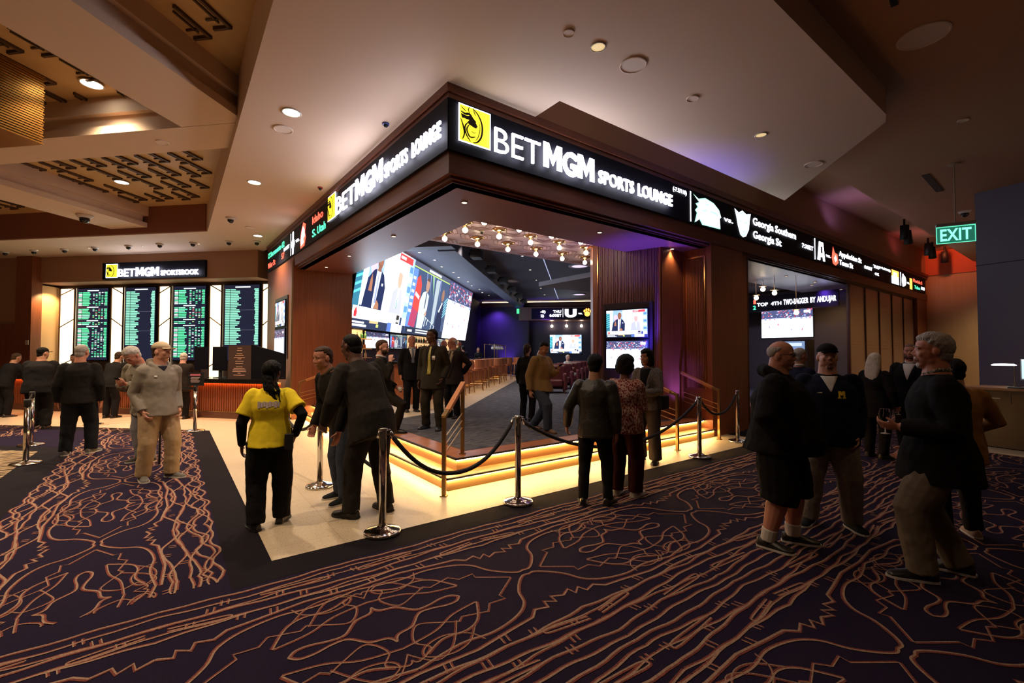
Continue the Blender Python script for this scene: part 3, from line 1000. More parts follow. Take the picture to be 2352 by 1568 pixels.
# --- scrolling ticker, right
tk = thing('led_ticker', 'long black scrolling score ticker on the right fascia past the sign', 'screen', (7.12, 4.79, 4.07))
with Sub(tk):
    m_ = MB()
    m_.span((7.125, 4.77, 4.075), (24.6, 4.80, 4.70))
    m_.build('ticker_panel', black_board)
    F_ = Frame((0, 4.768, 0), (1, 0, 0))
    T = lambda t, a, b, h, w, m, bold=0.012: text_mesh(t, F_, a, b, h, m, w, bold, 0.006, 0.003)
    T('(-7.5/110)', 7.16, 4.565, 0.075, 0.42, W2)
    T('vs.', 8.9, 4.32, 0.10, 0.36, W2)
    T('Georgia Southern', 10.12, 4.45, 0.17, 2.2, W2)
    T('Georgia St', 10.12, 4.16, 0.17, 1.38, W2)
    T('7:30ET', 12.66, 4.31, 0.11, 0.68, W2)
    T('vs.', 14.2, 4.27, 0.09, 0.34, W2)
    T('Appalachian St', 15.18, 4.42, 0.15, 1.85, W2)
    T('Texas St', 15.18, 4.17, 0.15, 1.1, W2)
    T('8:00ET', 17.3, 4.3, 0.10, 0.72, W2)
    T('TUE', 18.15, 4.42, 0.10, 0.55, W2)
    T('(+3.5/105)', 18.75, 4.47, 0.07, 1.2, W2)
    T('OK', 18.3, 4.2, 0.08, 0.4, W2)
    T('vs.', 22.0, 4.25, 0.10, 0.3, W2)
    T('Florida S', 22.85, 4.4, 0.13, 1.3, RED)
    T('Tulsa', 23.0, 4.16, 0.13, 0.8, GRN)
    T('8:00', 24.0, 4.2, 0.12, 0.5, W2)
    sheet('divider', F_, [(rect(7.70, 4.1, 7.73, 4.67), W2), (rect(13.44, 4.1, 13.48, 4.66), W2), (rect(21.15, 4.1, 21.2, 4.6), W2)])
    # crest like shapes between the names
    e = [(7.80, 4.64), (7.98, 4.58), (8.22, 4.64), (8.52, 4.60), (8.72, 4.5), (8.80, 4.36), (8.74, 4.33), (8.76, 4.12), (8.1, 4.10), (8.0, 4.2), (7.84, 4.1), (7.92, 4.3), (7.86, 4.34), (7.95, 4.42), (7.88, 4.47), (8.0, 4.52)]
    e2 = [(8.0 + (x - 8.0) * .94 + .04, 4.36 + (y - 4.36) * .9) for x, y in e]
    sheet('crest', F_, [(e, MINT), (e2, WS), ([(8.3, 4.42), (8.62, 4.43), (8.72, 4.36), (8.5, 4.38)], MINT), ([(8.08, 4.5), (8.4, 4.56), (8.3, 4.5)], MINT), ([(8.02, 4.38), (8.3, 4.42), (8.2, 4.36)], MINT)])
    p = [(9.33, 4.66), (9.5, 4.60), (9.66, 4.67), (9.82, 4.62), (10.02, 4.66), (9.97, 4.5), (9.93, 4.3), (9.80, 4.14), (9.68, 4.1), (9.56, 4.14), (9.46, 4.32), (9.40, 4.5)]
    p2 = [(9.67 + (x - 9.67) * .88, 4.38 + (y - 4.38) * .9) for x, y in p]
    sheet('crest', F_, [(p, WS), (p2, MINT), ([(9.67 + (x - 9.67) * .75, 4.4 + (y - 4.4) * .78) for x, y in p], WS), ([(9.5, 4.46), (9.64, 4.42), (9.52, 4.4)], MINT), ([(9.7, 4.42), (9.84, 4.46), (9.82, 4.4)], MINT), ([(9.62, 4.24), (9.74, 4.24), (9.68, 4.18)], MINT)])
    sheet('crest', F_, [([(13.62, 4.12), (13.8, 4.12), (13.83, 4.22), (13.98, 4.22), (14.0, 4.12), (14.14, 4.12), (14.02, 4.62), (13.74, 4.62)], W2), (rect(13.84, 4.32, 13.96, 4.5), BLK)])
    sheet('crest', F_, [([(14.62, 4.3), (14.72, 4.62), (14.84, 4.46), (15.04, 4.44), (15.1, 4.2), (14.9, 4.1), (14.7, 4.14)], RED), ([(14.78, 4.3), (14.9, 4.4), (15.0, 4.28), (14.88, 4.2)], WS)])
    sheet('crest', F_, [(rect(20.1, 4.1, 20.95, 4.36), W2), (rect(20.1, 4.36, 20.95, 4.58), ORG), (rect(20.3, 4.3, 20.7, 4.5), W2)])
    sheet('crest', F_, [(ell(21.6, 4.32, .28, .2), W2), (rect(21.4, 4.1, 21.55, 4.56), W2)])
    sheet('crest', F_, [(rect(22.35, 4.08, 22.7, 4.5), ORG)])
# --- scrolling ticker, left
tk2 = thing('led_ticker', 'black scrolling score ticker on the left fascia beyond the sign', 'screen', (2.45, 9.6, 4.07))
with Sub(tk2):
    m_ = MB()
    m_.prism([LP(4.76, .03), LP(TL - .05, .03), LP(TL - .05, 0), LP(4.76, 0)], 4.075, 4.70)
    m_.build('ticker_panel', black_board)
    F_ = Frame((LP(TL)[0] - .033, LP(TL)[1], 0), (0.032, -1, 0))
    T = lambda t, a, b, h, w, m, bold=0.012: text_mesh(t, F_, a, b, h, m, w, bold, 0.006, 0.003)
    T('Idaho', al(10.55), 4.46, 0.17, 0.78, RED)
    T('S. Utah', al(10.55), 4.17, 0.17, 0.98, GRN)
    T('vs.', al(12.0), 4.33, 0.10, 0.34, W2)
    T('CS Sacramento', al(15.3), 4.47, 0.16, 1.75, GRN)
    T('Weber St', al(15.3), 4.17, 0.16, 1.0, RED)
    T('62', al(13.5), 4.47, 0.16, 0.3, GRN)
    T('57', al(13.5), 4.17, 0.16, 0.3, RED)
    T('8:00ET', al(13.25), 4.34, 0.09, 0.6, W2)
    a0 = al(11.0)
    sheet('divider', F_, [(rect(al(12.52), 4.1, al(12.5), 4.66), W2)])
    sheet('crest', F_, [([(a0 - .55, 4.1), (a0 - .2, 4.12), (a0 - .08, 4.3), (a0 - .16, 4.42), (a0 - .1, 4.6), (a0 - .32, 4.68), (a0 - .5, 4.5), (a0 - .58, 4.3)], RED),
                        ([(a0 - .5, 4.16), (a0 - .26, 4.2), (a0 - .3, 4.3), (a0 - .16, 4.34), (a0 - .2, 4.5), (a0 - .34, 4.6), (a0 - .46, 4.46), (a0 - .52, 4.3)], WS)])
    a0 = al(12.3)
    sheet('crest', F_, [(rect(a0 - .05, 4.1, a0 + .08, 4.66), W2), (ell(a0 + .02, 4.36, .16, .12), W2)])

# --- sportsbook sign above the boards
def SBF(u):      # sheets of the sportsbook bay face the hall: right = towards smaller v
    return Frame((*uv(u, 0), 0), (S2, -S2, 0))
sg3 = thing('illuminated_sign', 'black sign with white letters and yellow tile above the odds boards', 'sign', bar_pt(12.8, 13.6, 4.08))
with Sub(sg3):
    m_ = MB()
    m_.prism([uv(12.77, 11.67), uv(12.86, 11.67), uv(12.86, 15.45), uv(12.77, 15.45)], 4.06, 4.60)
    m_.build('sign_panel', black_board)
    F_ = SBF(12.762)
    maned_head(F_, -15.28, 4.12, 0.42, 0.012, None)
    halo_text('BET', F_, -14.78, 4.13, 0.26, 0.62, None, 0.008, 'letters_thin')
    halo_text('MGM', F_, -14.12, 4.13, 0.28, 0.85, None, 0.03, 'letters_bold')
    halo_text('SPORTSBOOK', F_, -13.2, 4.14, 0.16, 1.35, None, 0.02, 'letters_small')

# --- odds boards and light panels
F_ = SBF(13.5)
rnd = random.Random(11)
G1, G2_, G3 = glow((0.10, 0.85, 0.36), 1.1), glow((0.30, 0.90, 0.60), 1.0), glow((0.80, 0.95, 0.90), 1.3)
RED2 = glow((0.9, 0.25, 0.25), 0.6)
GREY2 = mat('board_screen', (0.012, 0.014, 0.026), 0.2, emit=(0.02, 0.022, 0.05), strength=0.6)
LIME = glow((0.5, 0.9, 0.25), 0.9)
def board(px_a, wide, kind, label):
    t = thing('odds_board', label, 'screen', (*uv(13.5, -(px_a + wide / 2)), 1.55), 0, 'odds boards behind the counter')
    z0, z1 = 1.38, 3.92
    with Sub(t):
        m_ = MB()
        c = uv(13.515, -(px_a + wide / 2))
        m_.box((c[0], c[1], (z0 + z1) / 2), (wide, 0.05, z1 - z0), R(-45))
        m_.build('screen_frame', black_board)
        sh = [(rect(px_a + .03, z0 + .03, px_a + wide - .03, z1 - .03), GREY2)]
        x0, w = px_a + .06, wide - .12
        rows = []
        if kind == 0:
            zb, L = z1 - .11, [(9, 0), (7, 1), (2, 1), (19, 2)]
            for (n, k) in L:
                rows.append((rect(x0 + w * .3, zb - .01, x0 + w * .7, zb + .02), G3))
                zb -= .04
                for i in range(n):
                    h = .042
                    rows.append((rect(x0, zb - h, x0 + w * .12, zb - .01), G3 if i % 3 else G1))
                    rows.append((rect(x0 + w * .14, zb - h, x0 + w * (.34 + .1 * rnd.random()), zb - .008), rnd.choice((G1, G2_, G1))))
                    for q in range(5):
                        if rnd.random() < .72:
                            a = x0 + w * (.5 + q * .1)
                            rows.append((rect(a, zb - h + .004, a + w * .06, zb - .014), rnd.choice((G1, G2_, G3, G1, RED2 if (k == 1 and wide > 1.02) else G3, LIME if k == 1 else G1))))
                    rows.append((rect(x0 + w * .92, zb - h, x0 + w, zb - .008), G1))
                    zb -= h + .012
                zb -= .05
        else:
            rows.append((rect(x0 + w * .3, z1 - .12, x0 + w * .75, z1 - .08), G3))
            zb = z1 - .15
            for i in range(33):
                h = .050
                k = i % 11
                rows.append((rect(x0, zb - h, x0 + w * .14, zb - .014), G2_))
                rows.append((rect(x0 + w * .155, zb - h, x0 + w * (.30 + .13 * abs(math.sin(k * .9)) + .06 * rnd.random()), zb - .014), G2_))
                rows.append((rect(x0 + w * (.86 + .05 * rnd.random()), zb - h, x0 + w, zb - .008), G2_))
                zb -= h + .006
            for q in (12.6, 24.4):
                rows.append((rect(x0, z1 - .15 - q * .056, x0 + w, z1 - .145 - q * .056), glow((0.4, 0.42, 0.5), 0.5)))
        sheet('odds_display', F_, sh + rows, None, 0.03, 0.00004)
def light_panel(a, wide, flip, label):
    t = thing('lightbox', label, 'lightbox', (*uv(13.5, -(a + wide / 2)), 0.6), 0, 'tall lit panels between the odds boards')
    with Sub(t):
        m_ = MB()
        c = uv(13.52, -(a + wide / 2))
        m_.box((c[0], c[1], 2.2), (wide, 0.03, 3.44), R(-45))
        m_.build('lit_face', glow((1.0, 0.80, 0.50), 1.7, True))
        fm_ = MB()
        Fp = SBF(13.5)
        def bar(a0, b0, a1, b1, w=.035):
            fm_.tube([Fp.p(a0, b0, .004), Fp.p(a1, b1, .004)], w / 2, 4)
        for s in (0, wide):
            bar(a + s, .5, a + s, 3.93, .05)
        bar(a, 3.92, a + wide, 3.92)
        y0, y1 = (2.55, 2.85) if not flip else (2.85, 2.55)
        bar(a, y0, a + wide, y1)
        y0, y1 = (3.68, 3.95) if not flip else (3.95, 3.68)
        bar(a, min(y0, 3.92), a + wide, min(y1, 3.92))
        bar(a, 1.2, a + wide, 1.45)
        fm_.build('bronze_frame', mat('bronze_dark', (0.10, 0.05, 0.02), 0.4, 0.6))
XB = [(-18.03, .61), (-17.29, 1.28), (-15.94, .48), (-15.38, 1.24), (-14.06, .45), (-13.50, 1.26), (-12.14, .45), (-11.60, 1.33), (-10.21, .40)]
for i, (a, w) in enumerate(XB):
    if i % 2:
        k = i // 2
        board(a, w, k % 2, ['green and white odds board furthest left, with several blocks of rows',
                            'odds board second from the left, one long pale green list',
                            'odds board third from the left, with red and green figures',
                            'odds board furthest right, pale green list nearest the lounge'][k])
    else:
        k = i // 2
        light_panel(a, w, k % 2 == 1, ['glowing ivory panel left of all the odds boards', 'glowing ivory panel between the first and second odds boards',
                                       'glowing ivory panel between the second and third odds boards', 'glowing ivory panel between the third and fourth odds boards',
                                       'glowing ivory panel right of all the odds boards'][k])
# downlight wash on the amber return wall and along the bulkhead
for v in (17.75, 15.7, 13.8, 11.9):
    lamp('wash_lamp', 'SPOT', bar_pt(13.2, v, 3.88), 12, WARM, spot=120, size=0.04)
lamp('wash_lamp', 'SPOT', bar_pt(13.1, 17.5, 3.7), 90, (1, 0.6, 0.25), aim=uv(0, .6) + (-.8,), spot=110, size=0.04)

# --- ceiling fittings
bulb_glow = glow((1.0, 0.88, 0.70), 14)
bulb_dim = glow((1.0, 0.72, 0.35), 0.55)
ring_m = mat('white_ring', (0.62, 0.55, 0.48), 0.5)
grille = mat('speaker_grille', (0.80, 0.66, 0.55), 0.8)
def downlight(x, y, z, r, label, glow_m, group=None, tinted=None):
    t = thing('ceiling_light', label, 'light', (x, y, z), 0, group)
    m_ = MB()
    m_.lathe([(r, 0), (r, -0.012), (r * .86, -0.014), (r * .84, -0.004), (r * .84, 0)], n=24)
    m_.build('trim_ring', ring_m, t, True)
    m_ = MB()
    m_.lathe([(r * .84, -0.003), (r * .5, -0.006), (0.0, -0.007)], n=24)
    m_.build('lens', glow_m, t, True)
for (x, y, l, g) in [(1.23, 6.62, 'large lit downlight above the tan capped man, nearest the camera', bulb_glow), (1.19, 9.77, 'lit downlight left of the glowing sign, the smaller one further back', bulb_glow),
                     (1.83, 14.17, 'small lit downlight near the far end of the left ticker', bulb_glow), (3.56, 3.25, 'gold reflector downlight near the top centre of the ceiling', bulb_dim),
                     (6.95, 3.14, 'gold reflector downlight near the right corner of the dropped ceiling', bulb_dim)]:
    downlight(x, y, 4.88, 0.125 if y > 4 else 0.085, l, g)
downlight(-1.01, 13.76, 5.60, .15, 'lit downlight in the middle of the gold coffer', bulb_glow)
downlight(-1.02, 8.98, 5.60, .15, 'lit downlight in the gold coffer beside the big beam', bulb_glow)
downlight(15.87, 1.31, 5.25, .16, 'lit downlight at the right edge behind the exit sign', bulb_glow)
def speaker(x, y, z, r, label):
    m_ = MB()
    m_.lathe([(r, 0), (r, -0.012), (r * .93, -0.016), (r * .9, -0.008), (0.0, -0.008)], n=28)
    tag(m_.build('ceiling_speaker', grille), label, 'speaker').location = (x, y, z)
for (x, y, z, r, l) in [(1.23, 7.19, 4.88, .13, 'round ceiling speaker just below the nearest lit downlight on the left'), (4.1, 3.22, 4.88, .15, 'round ceiling speaker above the right sign'),
                        (3.16, 3.28, 4.88, .06, 'small round ceiling cover near the gold downlight'), (5.25, 3.2, 4.88, .075, 'small pale ceiling disc above the middle of the right sign'),
                        (8.76, 3.1, 4.88, .14, 'round ceiling speaker near the corner of the dropped ceiling'), (6.8, 1.28, 5.25, .24, 'large round speaker in the dark brown ceiling top right'),
                        (16.4, 1.88, 5.25, .3, 'thin ceiling speaker behind the exit sign'), (9.77, 1.4, 5.25, .07, 'tiny ceiling sensor between big speaker and exit sign'),
                        (-0.19, 9.21, 5.05, .09, 'small sensor on the plaster beam by the gold coffer'), (1.55, 13.4, 4.88, .12, 'faint round speaker near the far bulkhead')]:
    speaker(x, y, z, r, l)
dome_glass = mat('dome_black', (0.01, 0.01, 0.012), 0.1)
def dome_camera(x, y, z, s, label, group=None, tint=None):
    t = thing('dome_camera', label, 'camera', (x, y, z), 0, group)
    m_ = MB()
    m_.lathe([(s, 0), (s, -.02), (s * .8, -s * .4), (s * .6, -s * .45)], n=18)
    m_.build('mount', tint or ring_m, t, True)
    m_ = MB()
    m_.lathe([(s * .62, -s * .42), (s * .58, -s * .8), (s * .35, -s * 1.1), (0.0, -s * 1.2)], n=18)
    m_.build('dome', dome_glass, t, True)
for i, p in enumerate([(-4.34, 21.24), (-3.56, 20.43), (-2.75, 19.61), (-1.96, 18.73), (-1.12, 17.82), (-0.36, 16.98), (0.42, 16.2), (1.25, 15.39), (1.9, 14.91)]):
    dome_camera(p[0], p[1], 4.88, .10, '%s dome camera from the left in the row along the far ceiling edge' % ORD[i], 'dome cameras above the odds boards')
dome_camera(1.06, 12.69, 4.88, .11, 'dome camera near the lit downlight left of the ticker')
dome_camera(-1.8, 15.25, 5.05, .17, 'large dome camera on the underside of the left beam')
dome_camera(16.09, 2.32, 5.25, .13, 'dome camera on the ceiling beside the exit sign')
dome_camera(2.36, 6.15, 4.88, .05, 'small blue lit sensor above the left glowing sign', None, mat('sensor_blue', (0.05, 0.07, 0.25), 0.4))
dome_camera(2.26, 9.31, 4.88, .05, 'small red lit sensor above the left ticker', None, mat('sensor_red', (0.4, 0.04, 0.05), 0.4))
tiny_glow = glow((1.0, 0.85, 0.65), 8)
for i in range(7):
    v = 22.5 - i * 1.9
    downlight(*uv(11.9, v), 4.88, .035, '%s pinhole light from the left behind the dome camera row' % ORD[i], tiny_glow, 'pinhole lights by the dome cameras')
for i, (x, y) in enumerate([(3.24, 5.46), (3.16, 7.81), (5.94, 5.41), (3.03, 9.96), (8.05, 5.39), (2.98, 11.6)]):
    downlight(x, y, 3.75, .045, 'soffit pinhole light ' + ['at the corner of the entrance', 'over the left steps nearest the corner', 'over the middle of the right steps', 'over the left steps, second from the corner', 'against the right pier in violet light', 'deepest over the left steps'][i], tiny_glow, 'pinhole lights in the wood soffit')
    lamp('down_lamp', 'SPOT', (x, y, 3.70), 26, WARM, spot=100, blend=.8, size=.03)
for i, (x, y) in enumerate([(11.3, 5.5), (13.4, 5.45), (15.2, 5.4), (15.8, 5.7), (17.6, 5.5), (19.2, 5.5)]):
    downlight(x, y, 3.75, .05, '%s pinhole light from the left in the shopfront soffit' % ORD[i], tiny_glow, 'pinhole lights of the shopfront')
lamp('down_lamp', 'SPOT', (13.0, 5.5, 3.7), 25, SOFT, spot=120, blend=.8, size=.05)
lamp('down_lamp', 'SPOT', (17.2, 5.5, 3.7), 25, WARM, spot=120, blend=.8, size=.05)

# entrance bulbs: brass cup and globe
bmat = glow((1.0, 0.80, 0.56), 26, True)
def bulb_light(x, y, z, label, group, r=.05, drop=.10):
    t = thing('ceiling_bulb', label, 'light', (x, y, z), 0, group)
    m_ = MB()
    m_.lathe([(.13, 0), (.135, -.02), (.06, -.045), (.035, -.05), (.035, -drop)], n=18)
    m_.build('brass_cup', brass, t, True)
    m_ = MB()
    m_.ball((0, 0, -drop - r * .8), r, n=12)
    m_.build('bulb', bmat, t, True)
rows = ['front row', 'middle row', 'back row']
xs = [4.2, 4.95, 5.72, 6.5, 7.3, 8.05]
for j, y in enumerate((6.42, 7.05, 7.82)):
    for i, x in enumerate(xs):
        if j == 0 and i > 3:
            continue
        bulb_light(x, y, 4.0, '%s brass cup bulb from the left in the %s over the entrance' % (ORD[i], rows[j]), 'bare bulbs over the entrance')
dome_camera(4.75, 7.35, 4.0, .05, 'tiny dome camera among the entrance bulbs')

# --- exit sign
ex = thing('exit_sign', 'green EXIT sign hanging from a thin rod', 'sign', (11.9, 1.85, 3.5))
with Sub(ex):
    m_ = MB()
    m_.tube([(11.9, 1.85, 5.25), (11.9, 1.85, 4.12)], .012, 8)
    m_.lathe([(.09, 0), (.09, -.02), (.02, -.03)], (11.9, 1.85, 5.25), 16)
    m_.build('rod', mat('rod_tan', (0.4, 0.3, 0.2), .5))
    az = R(-66)
    m_ = MB()
    m_.box((11.9, 1.85, 4.09), (.56, .07, .06), az)
    m_.build('housing', mat('alu', (.6, .6, .6), .3, .8))
    m_ = MB()
    m_.box((11.9, 1.85, 3.90), (.56, .015, .33), az)
    m_.build('edge_lit_panel', mat('exit_pane', (0.05, 0.25, 0.17), .15, emit=(0.05, 0.45, 0.30), strength=.22))
    Fx = Frame((11.9, 1.85, 0), (math.cos(az), math.sin(az), 0))
    text_mesh('EXIT', Fx, 0, 3.79, .23, glow((0.25, 1.0, 0.68), 1.2), .44, .02, .012, .003, 'CENTER')
    rm = MB()
    for (a0, b0, a1, b1) in [(-.28, 3.735, .28, 3.747), (-.28, 4.045, .28, 4.057), (-.28, 3.735, -.268, 4.057), (.268, 3.735, .28, 4.057)]:
        rm.add([Fx.p(a0, b0, .011), Fx.p(a1, b0, .011), Fx.p(a1, b1, .011), Fx.p(a0, b1, .011)], [(0, 1, 2, 3)])
    rm.build('lit_edge', glow((0.15, 0.9, 0.55), 1.0))

# --- track spots in the slot
for i, (x, y) in enumerate([(18.3, 4.0), (19.2, 4.1), (22.0, 4.15), (22.9, 4.2), (24.3, 4.1)]):
    t = thing('track_spotlight', '%s black spotlight from the left in the ceiling slot' % ORD[i], 'light', (x, y, 5.84), 0, 'black spotlights in the slot')
    m_ = MB()
    m_.tube([(0, 0, 0), (0, 0, -.25)], .03, 8)
    m_.build('stem', black_matte, t)
    m_ = MB()
    m_.tube([(-.06, 0, -.2), (.1, .02, -.6)], [.09, .12], 12)
    m_.build('lamp_head', black_matte, t, True)
m_ = MB()
m_.prism([(18.0, 3.5), (23.5, 3.9), (23.5, 3.95), (18.0, 3.55)], 5.80, 5.84)
tag(m_.build('light_track', black_matte), 'black lighting track in the ceiling slot', 'track')
m_ = MB()
m_.box((12.9, 2.33, 5.247), (1.5, .12, .02), R(2))
tag(m_.build('air_slot_vent', mat('vent_dark', (0.03, 0.02, 0.012), .7)), 'narrow dark slot vent left of the exit sign rod', 'vent')
t = thing('ceiling_hatch', 'square access hatch in the brown ceiling at the top edge', 'hatch', (5.6, 1.2, 5.25))
m_ = MB()
m_.box((0, 0, -.006), (1.25, .9, .012), R(8))
m_.build('hatch_panel', plaster_r, t)
m_ = MB()
m_.box((-.05, .08, -.014), (.8, .06, .012), R(8))
m_.build('hatch_slot', black_matte, t)

# --- gold rod chandelier box at the left edge
ch = thing('chandelier', 'big square chandelier of golden rods hanging at the left edge', 'chandelier', (-2.45, 9.18, 4.6), R(45))
rod = mat('gold_rod', (0.36, 0.18, 0.04), .32, .9)
m_ = MB()
for k in range(60):
    z = .03 + k * .0178
    m_.box((0, 0, z), (1.30 - (k % 3) * .02, 1.30 - (k % 2) * .02, .011))
m_.build('golden_rods', rod, ch)
m_ = MB()
m_.box((0, 0, .55), (1.2, 1.2, 1.05))
m_.build('inner_box', mat('chandelier_core', (0.12, 0.06, 0.012), .5), ch)


# ================================================================== SCREENS WITH PICTURES
def C(r, g, b, s=1.0):
    return glow((r, g, b), s)


def map_poly(poly, a, b, w, h):
    return [(a + x * w, b + y * h) for x, y in poly]


def pic_studio(a, b, w, h, s=1.0, big=False):
    """two presenters at a desk"""
    P = []
    def add(poly, col):
        P.append((map_poly(poly, a, b, w, h), C(*col, s)))
    add(rect(0, 0, 1, 1), (0.72, 0.82, 0.95))
    add(rect(0, .0, .09, .9), (0.03, 0.16, 0.25))
    for k in range(7):
        add([(0, .35 + k * .08), (.09, .40 + k * .08), (.09, .43 + k * .08), (0, .38 + k * .08)], (0.1, 0.55, 0.6))
    add(rect(.09, .22, .17, 1), (0.95, 0.97, 1))
    add(rect(.17, .25, .40, 1), (0.25, 0.42, 0.85))
    add(ell(.24, .72, .05, .12), (0.9, 0.45, 0.75))
    for k in range(6):
        add([(.28 + .02 * k, .95 - .08 * k), (.38, .9 - .06 * k), (.39, .92 - .06 * k)], (0.75, 0.85, 1))
    add(rect(.44, .25, .86, 1), (0.96, 0.98, 1))
    add([(.58, 1), (.66, .7), (.74, 1)], (0.55, 0.75, 0.85))
    add(rect(.9, .2, 1, 1), (0.35, 0.55, 0.95))
    for k in range(5):
        add(rect(.91, .28 + k * .13, .985, .36 + k * .13), (0.85, 0.92, 1) if k % 2 else (0.10, 0.25, 0.7))
    # left presenter
    add([(.13, .22), (.17, .55), (.25, .66), (.33, .70), (.42, .64), (.47, .5), (.46, .22)], (0.012, 0.02, 0.07))
    add([(.29, .24), (.295, .69), (.33, .72), (.37, .66), (.34, .24)], (0.85, 0.88, 0.95))
    add([(.315, .3), (.325, .66), (.335, .66), (.345, .3)], (0.25, 0.3, 0.5))
    add(ell(.335, .80, .048, .115), (0.20, 0.085, 0.05))
    add(ell(.345, .78, .034, .085), (0.28, 0.12, 0.07))
    add([(.30, .66), (.31, .74), (.36, .74), (.36, .66)], (0.22, 0.09, 0.055))
    add([(.20, .42), (.21, .54), (.23, .62), (.25, .53), (.255, .42)], (0.33, 0.14, 0.08))
    add([(.32, .24), (.36, .34), (.40, .30), (.41, .24)], (0.36, 0.16, 0.09))
    add(rect(.40, .51, .425, .54), (0.9, 0.95, 1))
    # right presenter
    add([(.60, .22), (.63, .5), (.70, .56), (.76, .57), (.82, .52), (.85, .22)], (0.42, 0.44, 0.5))
    add([(.715, .3), (.72, .56), (.755, .56), (.75, .3)], (0.85, 0.88, 0.9))
    add([(.725, .3), (.735, .53), (.745, .3)], (0.1, 0.3, 0.35))
    add(ell(.735, .67, .045, .115), (0.72, 0.36, 0.27))
    add(ell(.735, .74, .046, .05, 12, 0, 180), (0.75, 0.7, 0.68))
    # desk, captions
    add([(.1, .10), (.1, .25), (.42, .22), (.9, .20), (.9, .10)], (0.02, 0.04, 0.12))
    add([(.02, .1), (.02, .235), (.86, .235), (.86, .1)], (0.96, 0.96, 0.97))
    add([(.05, .12), (.045, .17), (.07, .225), (.09, .17), (.085, .12)], (0.75, 0.03, 0.04))
    add(rect(.13, .165, .7, .195), (0.55, 0.55, 0.6))
    add(rect(.13, .125, .55, .14), (0.75, 0.75, 0.78))
    add(rect(.78, .11, .84, .22), (0.02, 0.02, 0.02))
    add(rect(.79, .13, .83, .16), (0.9, 0.9, 0.9))
    add(rect(0, 0, 1, .1), (0.02, 0.03, 0.07))
    add(rect(.02, .055, .22, .075), (0.75, 0.78, 0.85))
    add(rect(.03, .02, .26, .045), (0.75, 0.78, 0.85))
    add(rect(.3, .07, .45, .1), (0.55, 0.4, 0.2))
    add(rect(.42, .03, .46, .065), (0.5, 0.75, 0.15))
    add(rect(.62, 0, .70, .11), (0.08, 0.16, 0.45))
    add(rect(.70, 0, .93, .10), (0.9, 0.93, 0.97))
    add(rect(.66, .9, .95, .985), (0.85, 0.05, 0.05))
    add(rect(.68, .925, .79, .96), (0.95, 0.9, 0.9))
    return P


def pic_hockey(a, b, w, h, s=1.0, seed=1, ice=.62, n=150):
    rr = random.Random(seed)
    P = []
    def add(poly, col):
        P.append((map_poly(poly, a, b, w, h), C(*col, s)))
    add(rect(0, 0, 1, 1), (0.05, 0.06, 0.13))
    pal = [(0.5, 0.05, 0.07), (0.35, 0.4, 0.7), (0.75, 0.78, 0.9), (0.09, 0.1, 0.22), (0.2, 0.2, 0.4), (0.6, 0.12, 0.15)]
    for k in range(n):
        x, y = rr.random() * .97, ice + .06 + rr.random() * (.895 - ice)
        add(rect(x, y, x + .012 + .02 * rr.random(), y + .012 + .03 * rr.random()), rr.choice(pal))
    add(rect(0, ice, 1, ice + .055), (0.55, 0.62, 0.9))
    for k in range(12):
        x = rr.random() * .95
        add(rect(x, ice + .01, x + .04, ice + .045), rr.choice(pal))
    add(rect(0, 0, 1, ice), (0.90, 0.95, 1.0))
    add(rect(0, ice - .03, 1, ice), (0.8, 0.85, 0.75))
    add([(.45, 0), (.47, 0), (.58, ice - .03), (.57, ice - .03)], (0.75, 0.8, 0.85))
    add(rect(.84, ice + .2, .96, ice + .29), (0.9, 0.85, 0.9))
    for k in range(4):
        x, y = .1 + .22 * k + .05 * rr.random(), .12 + .4 * rr.random()
        add([(x, y), (x + .015, y + .05), (x + .02, y + .1), (x + .03, y + .05), (x + .035, y)], (0.5, 0.08, 0.1) if k % 2 else (0.2, 0.22, 0.35))
    return P


